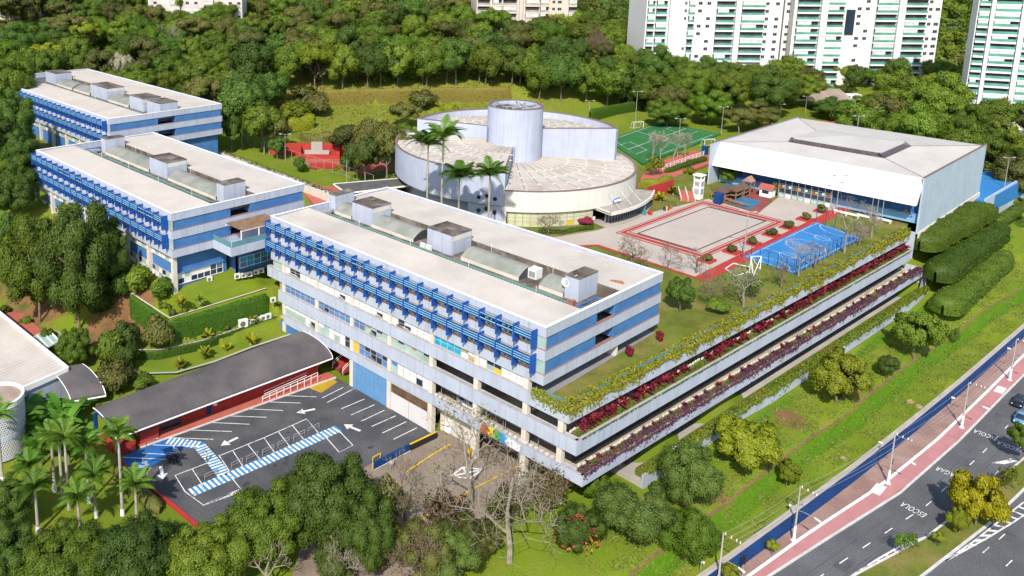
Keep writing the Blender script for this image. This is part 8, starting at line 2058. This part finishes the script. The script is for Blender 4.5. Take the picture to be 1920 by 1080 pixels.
b = G3(1290, 378, 15); T = thing('red_stair', 'red stair with white handrails beside the pylon', 'stairs', b)
u_ = np.array(G(1268, 345, 15))-np.array(b[:2]); u_ /= np.linalg.norm(u_); w_ = np.array([-u_[1], u_[0]])
for k in range(8):
    q = MB(); c = np.array(b[:2])+u_*k*.55; q.prism([tuple(c-w_*1.6), tuple(c+u_*.55-w_*1.6), tuple(c+u_*.55+w_*1.6), tuple(c+w_*1.6)], 15, 15.2+k*.18); q.build('step', BRICKRED, T)
for s_ in (-1.6, 0, 1.6):
    q = MB(); c = np.array(b[:2])+w_*s_; e_ = c+u_*4.4
    for z_ in (.5, 1.0): q.tube((*c, 15+z_), (*e_, 16.4+z_), .06)
    for f in (0, .33, .66, 1): p = c+(e_-c)*f; q.tube((*p, 15+1.3*f), (*p, 16.05+1.4*f), .05)
    q.build('handrail', WHITEP, T)
pr_ = [G(1200, 382, 15), G(1215, 375, 15), G(1262, 360, 15)]
q = MB(); q.seg(pr_[0], pr_[1], .5, 15, 17.6); q.seg(pr_[1], pr_[2], .5, 15, 18.2); tag(q.build('red_wall', RED), 'red retaining wall right of the auditorium entrance', 'wall')
q = MB(); q.prism([G(*p, 15) for p in ((1200, 400), (1262, 388), (1285, 375), (1262, 366), (1215, 380))], 15, 15.06); structure('small_lawn', q, DRYGRASS)
q = MB(); q.prism([G(*p, 15.3) for p in ((1196, 350), (1250, 335), (1330, 305), (1335, 290), (1300, 280), (1240, 300), (1205, 325))], 14.5, 15.06); structure('red_ramp_paving', q, BRICKRED)
a, b = G(1242, 318, 15.1), G(1325, 289, 15.1); q = MB(); n_ = 12
for z_ in (.2, .7, 1.2): q.tube((*a, 15.06+z_), (*b, 15.06+z_), .06)
for k in range(n_+1): p = bezier_row(a, b, k/n_); q.tube((*p, 15.0), (*p, 16.3), .06)
tag(q.build('white_railing', WHITEP), 'long white railing along the red ramp beside the field', 'railing')
q = MB(); b = G3(1321, 290, 15); q.box(b[0]-.7, b[1]-.7, 15, b[0]+.7, b[1]+.7, 17.4); q.box(b[0]-.8, b[1]-.8, 17.4, b[0]+.8, b[1]+.8, 17.6); q.box(b[0]-.72, b[1]-.4, 15.1, b[0]-.7, b[1]+.4, 17.1); tag(q.build('blue_booth', FENCEB), 'small dark blue booth at the end of the ramp railing', 'booth')
# playground
q = MB(); q.prism([G(*p, 15.05) for p in ((1345, 373), (1440, 338), (1468, 352), (1425, 398), (1395, 392))], 15, 15.05); structure('playground_paving', q, mat('playground_maroon', (.22, .06, .055), .9, .15, .4))
q = MB(); q.sheet([G(*p, 15.08) for p in ((1365, 378), (1390, 368), (1428, 378), (1405, 393))], 15.08); q.sheet([G(*p, 15.08) for p in ((1345, 352), (1370, 345), (1400, 352), (1365, 365))], 15.08); structure('blue_play_mat', q, mat('play_mat_blue', (.03, .15, .28), .9, .12, .4))
PG_ = thing('playground', 'wooden playground with brown roofs and blue slide before the hall', 'playground', G3(1380, 368, 15))
def hut(px, py, w, h_, m_, rise=.9):
    b = G3(px, py, 15); q = MB(); z_ = 15+h_
    q.add([(b[0]-w, b[1]-w, z_), (b[0]+w, b[1]-w, z_), (b[0]+w, b[1]+w, z_), (b[0]-w, b[1]+w, z_), (b[0]-w, b[1], z_+rise), (b[0]+w, b[1], z_+rise)], [(0, 1, 5, 4), (2, 3, 4, 5), (0, 4, 3), (1, 2, 5), (3, 2, 1, 0)]); q.build('roof', m_, PG_)
    for sx_ in (-1, 1):
        for sy_ in (-1, 1): MB().box(b[0]+sx_*w*.85-.1, b[1]+sy_*w*.85-.1, 15, b[0]+sx_*w*.85+.1, b[1]+sy_*w*.85+.1, z_).build('post', WOOD, PG_)
    MB().box(b[0]-w*.9, b[1]-w*.9, 16.1, b[0]+w*.9, b[1]+w*.9, 16.25).build('platform', WOOD, PG_)
BRW = mat('brown_roof', (.13, .075, .055), .8, .2, .6)
hut(1352, 372, 1.9, 2.0, BRW, .5); hut(1372, 371, 2.0, 2.2, BRW); hut(1388, 366, 1.8, 2.0, BRW); hut(1402, 361, 1.2, 3.0, mat('pinkish_roof', (.36, .22, .17), .8, .15), 1.2)
a, b = G3(1348, 382, 15), G3(1340, 374, 15); q = MB(); q.box(a[0]-.9, a[1]-.6, 15, a[0]+.9, a[1]+.9, 17.6); q.build('blue_slide_tower', FENCEB, PG_)
b = G3(1438, 368, 15); T = thing('white_kiosk', 'small white kiosk with red tiled roof by the playground', 'kiosk', b)
q = MB(); q.box(b[0]-1.2, b[1]-1.4, 15, b[0]+1.2, b[1]+1.4, 17.0); q.build('wall', WHITEP, T); MB().box(b[0]-1.23, b[1]-.8, 15.9, b[0]-1.2, b[1]+.8, 16.7).build('window', GL_DARK, T)
q = MB(); z_ = 17.0; q.add([(b[0]-1.6, b[1]-1.7, z_), (b[0]+1.5, b[1]-1.7, z_), (b[0]+1.5, b[1]+1.7, z_), (b[0]-1.6, b[1]+1.7, z_), (b[0], b[1]-1.7, z_+1.1), (b[0], b[1]+1.7, z_+1.1)], [(0, 3, 5, 4), (1, 4, 5, 2), (0, 4, 1), (3, 2, 5), (0, 1, 2, 3)]); q.build('roof', mat('red_tile', (.34, .09, .07), .8, .15, 1), T)
# fence round the blue court
CF = thing('court_fence', 'thin dark post and rail fence round the blue court', 'fence', (*cxy(0, 1), 15))
cor = [cxy(-.01, 1.02), cxy(1.01, 1.02), cxy(1.01, -.02)]
for a, b, n_ in ((cor[0], cor[1], 16), (cor[1], cor[2], 5), (cxy(-.01, .0), cor[0], 6)):
    for k in range(n_+1): p = bezier_row(a, b, k/n_); pbox('post', FN, CF, p[0]-.05, p[1]-.05, 15, p[0]+.05, p[1]+.05, 17.9)
    q = MB(); q.tube((*a, 17.9), (*b, 17.9), .03, n=4); q.build('top_rail', FN, CF)
# goals, white frames, bins, totem
def goal(label, px, py, z, ang, w=4.0, h_=2.2):
    b = G3(px, py, z); ca, sa = math.cos(ang), math.sin(ang); q = MB(); p = lambda s, d, zz: (b[0]+s*ca-d*sa, b[1]+s*sa+d*ca, z+zz)
    q.path([p(-w/2, 0, 0), p(-w/2, 0, h_), p(w/2, 0, h_), p(w/2, 0, 0)], .08, n=5); q.path([p(-w/2, 0, h_), p(-w/2, 1, h_), p(-w/2, 1.6, 0), p(w/2, 1.6, 0), p(w/2, 1, h_), p(w/2, 0, h_)], .04, n=4); q.tube(p(-w/2, 1, h_), p(w/2, 1, h_), .04)
    tag(q.build('soccer_goal', WHITEP), label, 'soccer goal')
fa = math.atan2(F[3][1]-F[0][1], F[3][0]-F[0][0])
c = fxy(.05, .5); q = MB()
goal('white soccer goal at the far end of the green field', 1197, 241, 15, hang+.4); goal('white soccer goal at the near end of the green field', 1330, 275, 15, hang+.4)
b = G3(1392, 512, 15); q = MB()
pA = [G(*p, 15) for p in ((1360, 505), (1375, 495), (1410, 503), (1400, 512), (1378, 519))]
for i in range(5): q.tube((*pA[i], 15.15), (*pA[(i+1) % 5], 15.15), .09)
pB = [G(*p, 15) for p in ((1405, 512), (1412, 518), (1425, 505))]
for p_ in pB: q.tube((*p_, 15), (*pB[0], 18.3), .09)
q.tube((*pB[2], 15), (*pB[2], 17.6), .09); q.tube((*pB[0], 18.3), (*pB[2], 17.6), .09); q.tube((*pB[1], 15), (*pB[2], 17.6), .07)
tag(q.build('climbing_frame', WHITEP), 'white tube climbing frame on the lawn by the bare trees', 'climbing frame')
for i, (px, m_) in enumerate(((1246, FENCEB), (1249, YELLOW), (1252, RED))):
    b = G3(px, 395, 15); tag(MB().lathe([(.3, 0), (.36, .9), (.38, .9), (.2, 1.0), (0, 1.0)], *b, n=10).build('litter_bin', m_), ('blue', 'yellow', 'red')[i]+' litter bin before the small lawn by the auditorium', 'bin')
b = G3(1219, 403, 15); q = MB(); q.lathe([(.5, 0), (.3, .3), (.55, .7), (.45, 1.0), (0, 1.0)], *b, n=12); tag(q.build('red_urn', RED), 'red planter urn beside the entrance canopy', 'planter')
b = G3(1203, 402, 15); q = MB(); q.box(b[0]-.2, b[1]-.8, 15, b[0]+.2, b[1]+.8, 18.2); q.box(b[0]-.4, b[1]-1, 15, b[0]+.4, b[1]+1, 15.25); tag(q.build('blue_totem', TEAL), 'dark blue green totem sign by the entrance canopy', 'sign')
b = G3(1696, 412, 15); q = MB(); q.ball((b[0], b[1], 15.8), .8, 10, 0, (1, 1, 1.1)); q.ball((b[0], b[1], 17.0), .5, 8); q.box(b[0]-.5, b[1]-.6, 15, b[0]+.5, b[1]+.6, 15.2); tag(q.build('yellow_statue', YELLOW), 'plain yellow statue by the corner of the hall', 'statue')
q = MB(); b = G3(1113, 412, 15); q.lathe([(.3, 0), (.38, .7), (.3, .7), (0, .6)], *b, n=10); tag(q.build('white_pot', WHITEP), 'white flower pot at the end of the glazed front', 'pot')
ptree('shrub', 'pink flowering shrubs before the glazed front', 1095, 420, 34, 14, 'shrub', L_PINK, 1, .95, z=15, cat='shrub')
# white canopy frame on the driveway and yellow post by it
q = MB(); P = [G(*p, .04) for p in ((845, 893), (868, 876), (905, 880), (880, 897))]
for k in range(4): q.strip([P[k], P[(k+1) % 4]], .3, .035)
q.strip([P[0], P[2]], .3, .036); q.strip([P[1], P[3]], .3, .037); structure('driveway_marking', q, PAINT)
b = G3(880, 862, 0); q = MB(); q.lathe([(.06, 0), (.06, 1.2), (.28, 1.25), (.3, 1.9), (0, 2.0)], *b, n=10); tag(q.build('yellow_post', YELLOW), 'yellow sign post under the bare tree by the mural', 'post')
for px, py, lb in ((705, 865, 'left'), (705, 876, 'right')):
    a = np.array(G(px-6, py+4)); b = np.array(G(px+8, py-4)); q = MB(); q.path([(*a, 0), (*a, 1.0), (*b, 1.0), (*b, 0)], .09, n=6); tag(q.build('yellow_hoop', YELLOW), 'yellow guard hoop at the end of the blue entrance wall, %s one' % lb, 'guard hoop')
# long pale planter wall running behind blocks A and B, fence beyond it
pw = [G3(408, 285, 17), G3(640, 372, 17)]
PWL = thing('planter_wall', 'long cream planter wall running behind the middle block', 'planter', pw[0]); 
for k in range(14):
    a, b = bezier_row(pw[0], pw[1], k/14), bezier_row(pw[0], pw[1], (k+.98)/14); q = MB(); q.seg(a[:2], b[:2], 1.6, 15, 17.0); q.build('planter_section', CREAM, PWL)
rng = np.random.default_rng(77); f = rng.uniform(0, 1, 1100)[:, None]; P = np.array(pw[0])*(1-f)+np.array(pw[1])*f; nrm_ = np.array(pw[1])-np.array(pw[0]); nrm_ = np.array([-nrm_[1], nrm_[0], 0])/np.linalg.norm(nrm_); P = P+nrm_*rng.uniform(0, 1.5, (1100, 1)); P[:, 2] = 17+rng.uniform(0, .7, 1100)
V, Q = cards(P, np.tile([0, 0, 1.], (1100, 1)), .4, rng, .7); o = D.objects.new('planting', fast_mesh('planting', V, Q, L_OLIVE)); COL.objects.link(o); tag(o, 'dry planting along the long cream planter wall', 'planting', None, 'stuff')
YF = thing('yard_fence', 'thin steel mesh fence along the red courtyard', 'fence', G3(440, 272, 15))
fp = [G(440, 270, 15), G(640, 330, 15), G(700, 350, 15)]
for a, b, n_ in ((fp[0], fp[1], 14), (fp[1], fp[2], 4)):
    for k in range(n_+1): p = bezier_row(a, b, k/n_); pbox('post', STEEL, YF, p[0]-.05, p[1]-.05, 15, p[0]+.05, p[1]+.05, 18)
    for z_ in (15.4, 18.0): q = MB(); q.tube((*a, z_), (*b, z_), .035, n=4); q.build('rail', STEEL, YF)
wr = thing('covered_path', 'dark roofed walkway with white rails between block and auditorium', 'walkway', G3(720, 355, 15))
pp = [G(*p, 18) for p in ((625, 345), (780, 332), (790, 345), (650, 362))]
q = MB(); q.prism(pp, 17.8, 18.0); q.build('roof', mat('walkway_roof', (.10, .095, .09), .9, .2, .5), wr)
for k in range(4): q = MB(); q.seg(pp[k], pp[(k+1) % 4], .15, 17.75, 18.12, 0, 0); q.build('edge', WHITEP, wr)
for f in (0.05, .35, .65, .95): p = bezier_row(pp[3], pp[2], f); pbox('post', WHITEP, wr, p[0]-.1, p[1]-.1, 15, p[0]+.1, p[1]+.1, 17.8)
# dirt patches on the lawn
q = MB()
for px, py in ((1302, 820), (1240, 893), (907, 422), (1283, 100), (1330, 128)):
    c = GT(1280+px/3, 720+py/3); 
    T_ = [(c[0]+.9*math.cos(t)*(1+.2*math.sin(3*t)), c[1]+.6*math.sin(t)*(1+.2*math.cos(2*t))) for t in np.linspace(0, 2*math.pi, 9)[:-1]]
    q.sheet([(x, y, h(x, y)+.06) for x, y in T_])
structure('soil_patch', q, mat('bare_patch', (.40, .29, .17), 1, .2, 2))
rd_ = [GT(*p) for p in ((1180, 1078), (1330, 965), (1420, 895), (1590, 775), (1690, 692), (1800, 618), (1920, 538))]
q = MB(); pts2 = []
for a, b in zip(rd_[:-1], rd_[1:]):
    for f in np.linspace(0, 1, 14)[:-1]: x, y = a[0]+(b[0]-a[0])*f, a[1]+(b[1]-a[1])*f; pts2.append((x, y, h(x, y)+.08))
q.strip([p[:2] for p in pts2], .55, [p[2] for p in pts2]); structure('drain_channel', q, mat('drain_brown', (.22, .12, .07), .95, .25, 1))

# stains, tyre marks and patched seams on the asphalt
rs_ = random.Random(21); q = MB()
for k in range(46):
    px, py = rs_.uniform(300, 780), rs_.uniform(710, 930); c = G(px, py)
    if not (-36 < c[0] < -1 and 21.5 < c[1] < 43): continue
    r = rs_.uniform(.2, .65); q.sheet([(c[0]+r*math.cos(t)*rs_.uniform(.6, 1.2), c[1]+r*.8*math.sin(t)*rs_.uniform(.6, 1.2)) for t in np.linspace(0, 2*math.pi, 10)[:-1]], .0265)
structure('oil_stain', q, mat('oil_stain', (.048, .048, .052), .7, .3, 2))
q = MB()
for off_, x0_, x1_ in ((-2.1, 5, 120), (-4.9, 20, 118), (-5.3, 14, 90)):
    for k in range(int((x1_-x0_)/3)): xa = x0_+k*3; q.strip([(xa, at_x(KB, xa)+off_+.12*math.sin(xa*.21)), (xa+3, at_x(KB, xa+3)+off_+.12*math.sin((xa+3)*.21))], .13, ZS-.13)
for px, py, w_, l_ in ((1640, 1010, 1.2, 4), (1560, 1060, 1.6, 3), (1800, 870, 1.2, 3.5), (1870, 1010, 1.5, 3), (1860, 780, 1.1, 2.4)):
    c = G(px, py, ZS); q.sheet([(c[0], c[1]), (c[0]+l_, c[1]-.2*l_/3), (c[0]+l_, c[1]-w_-.2*l_/3), (c[0], c[1]-w_)], ZS-.131)
structure('road_patch', q, mat('road_patch', (.085, .087, .094), .9, .25, .8))
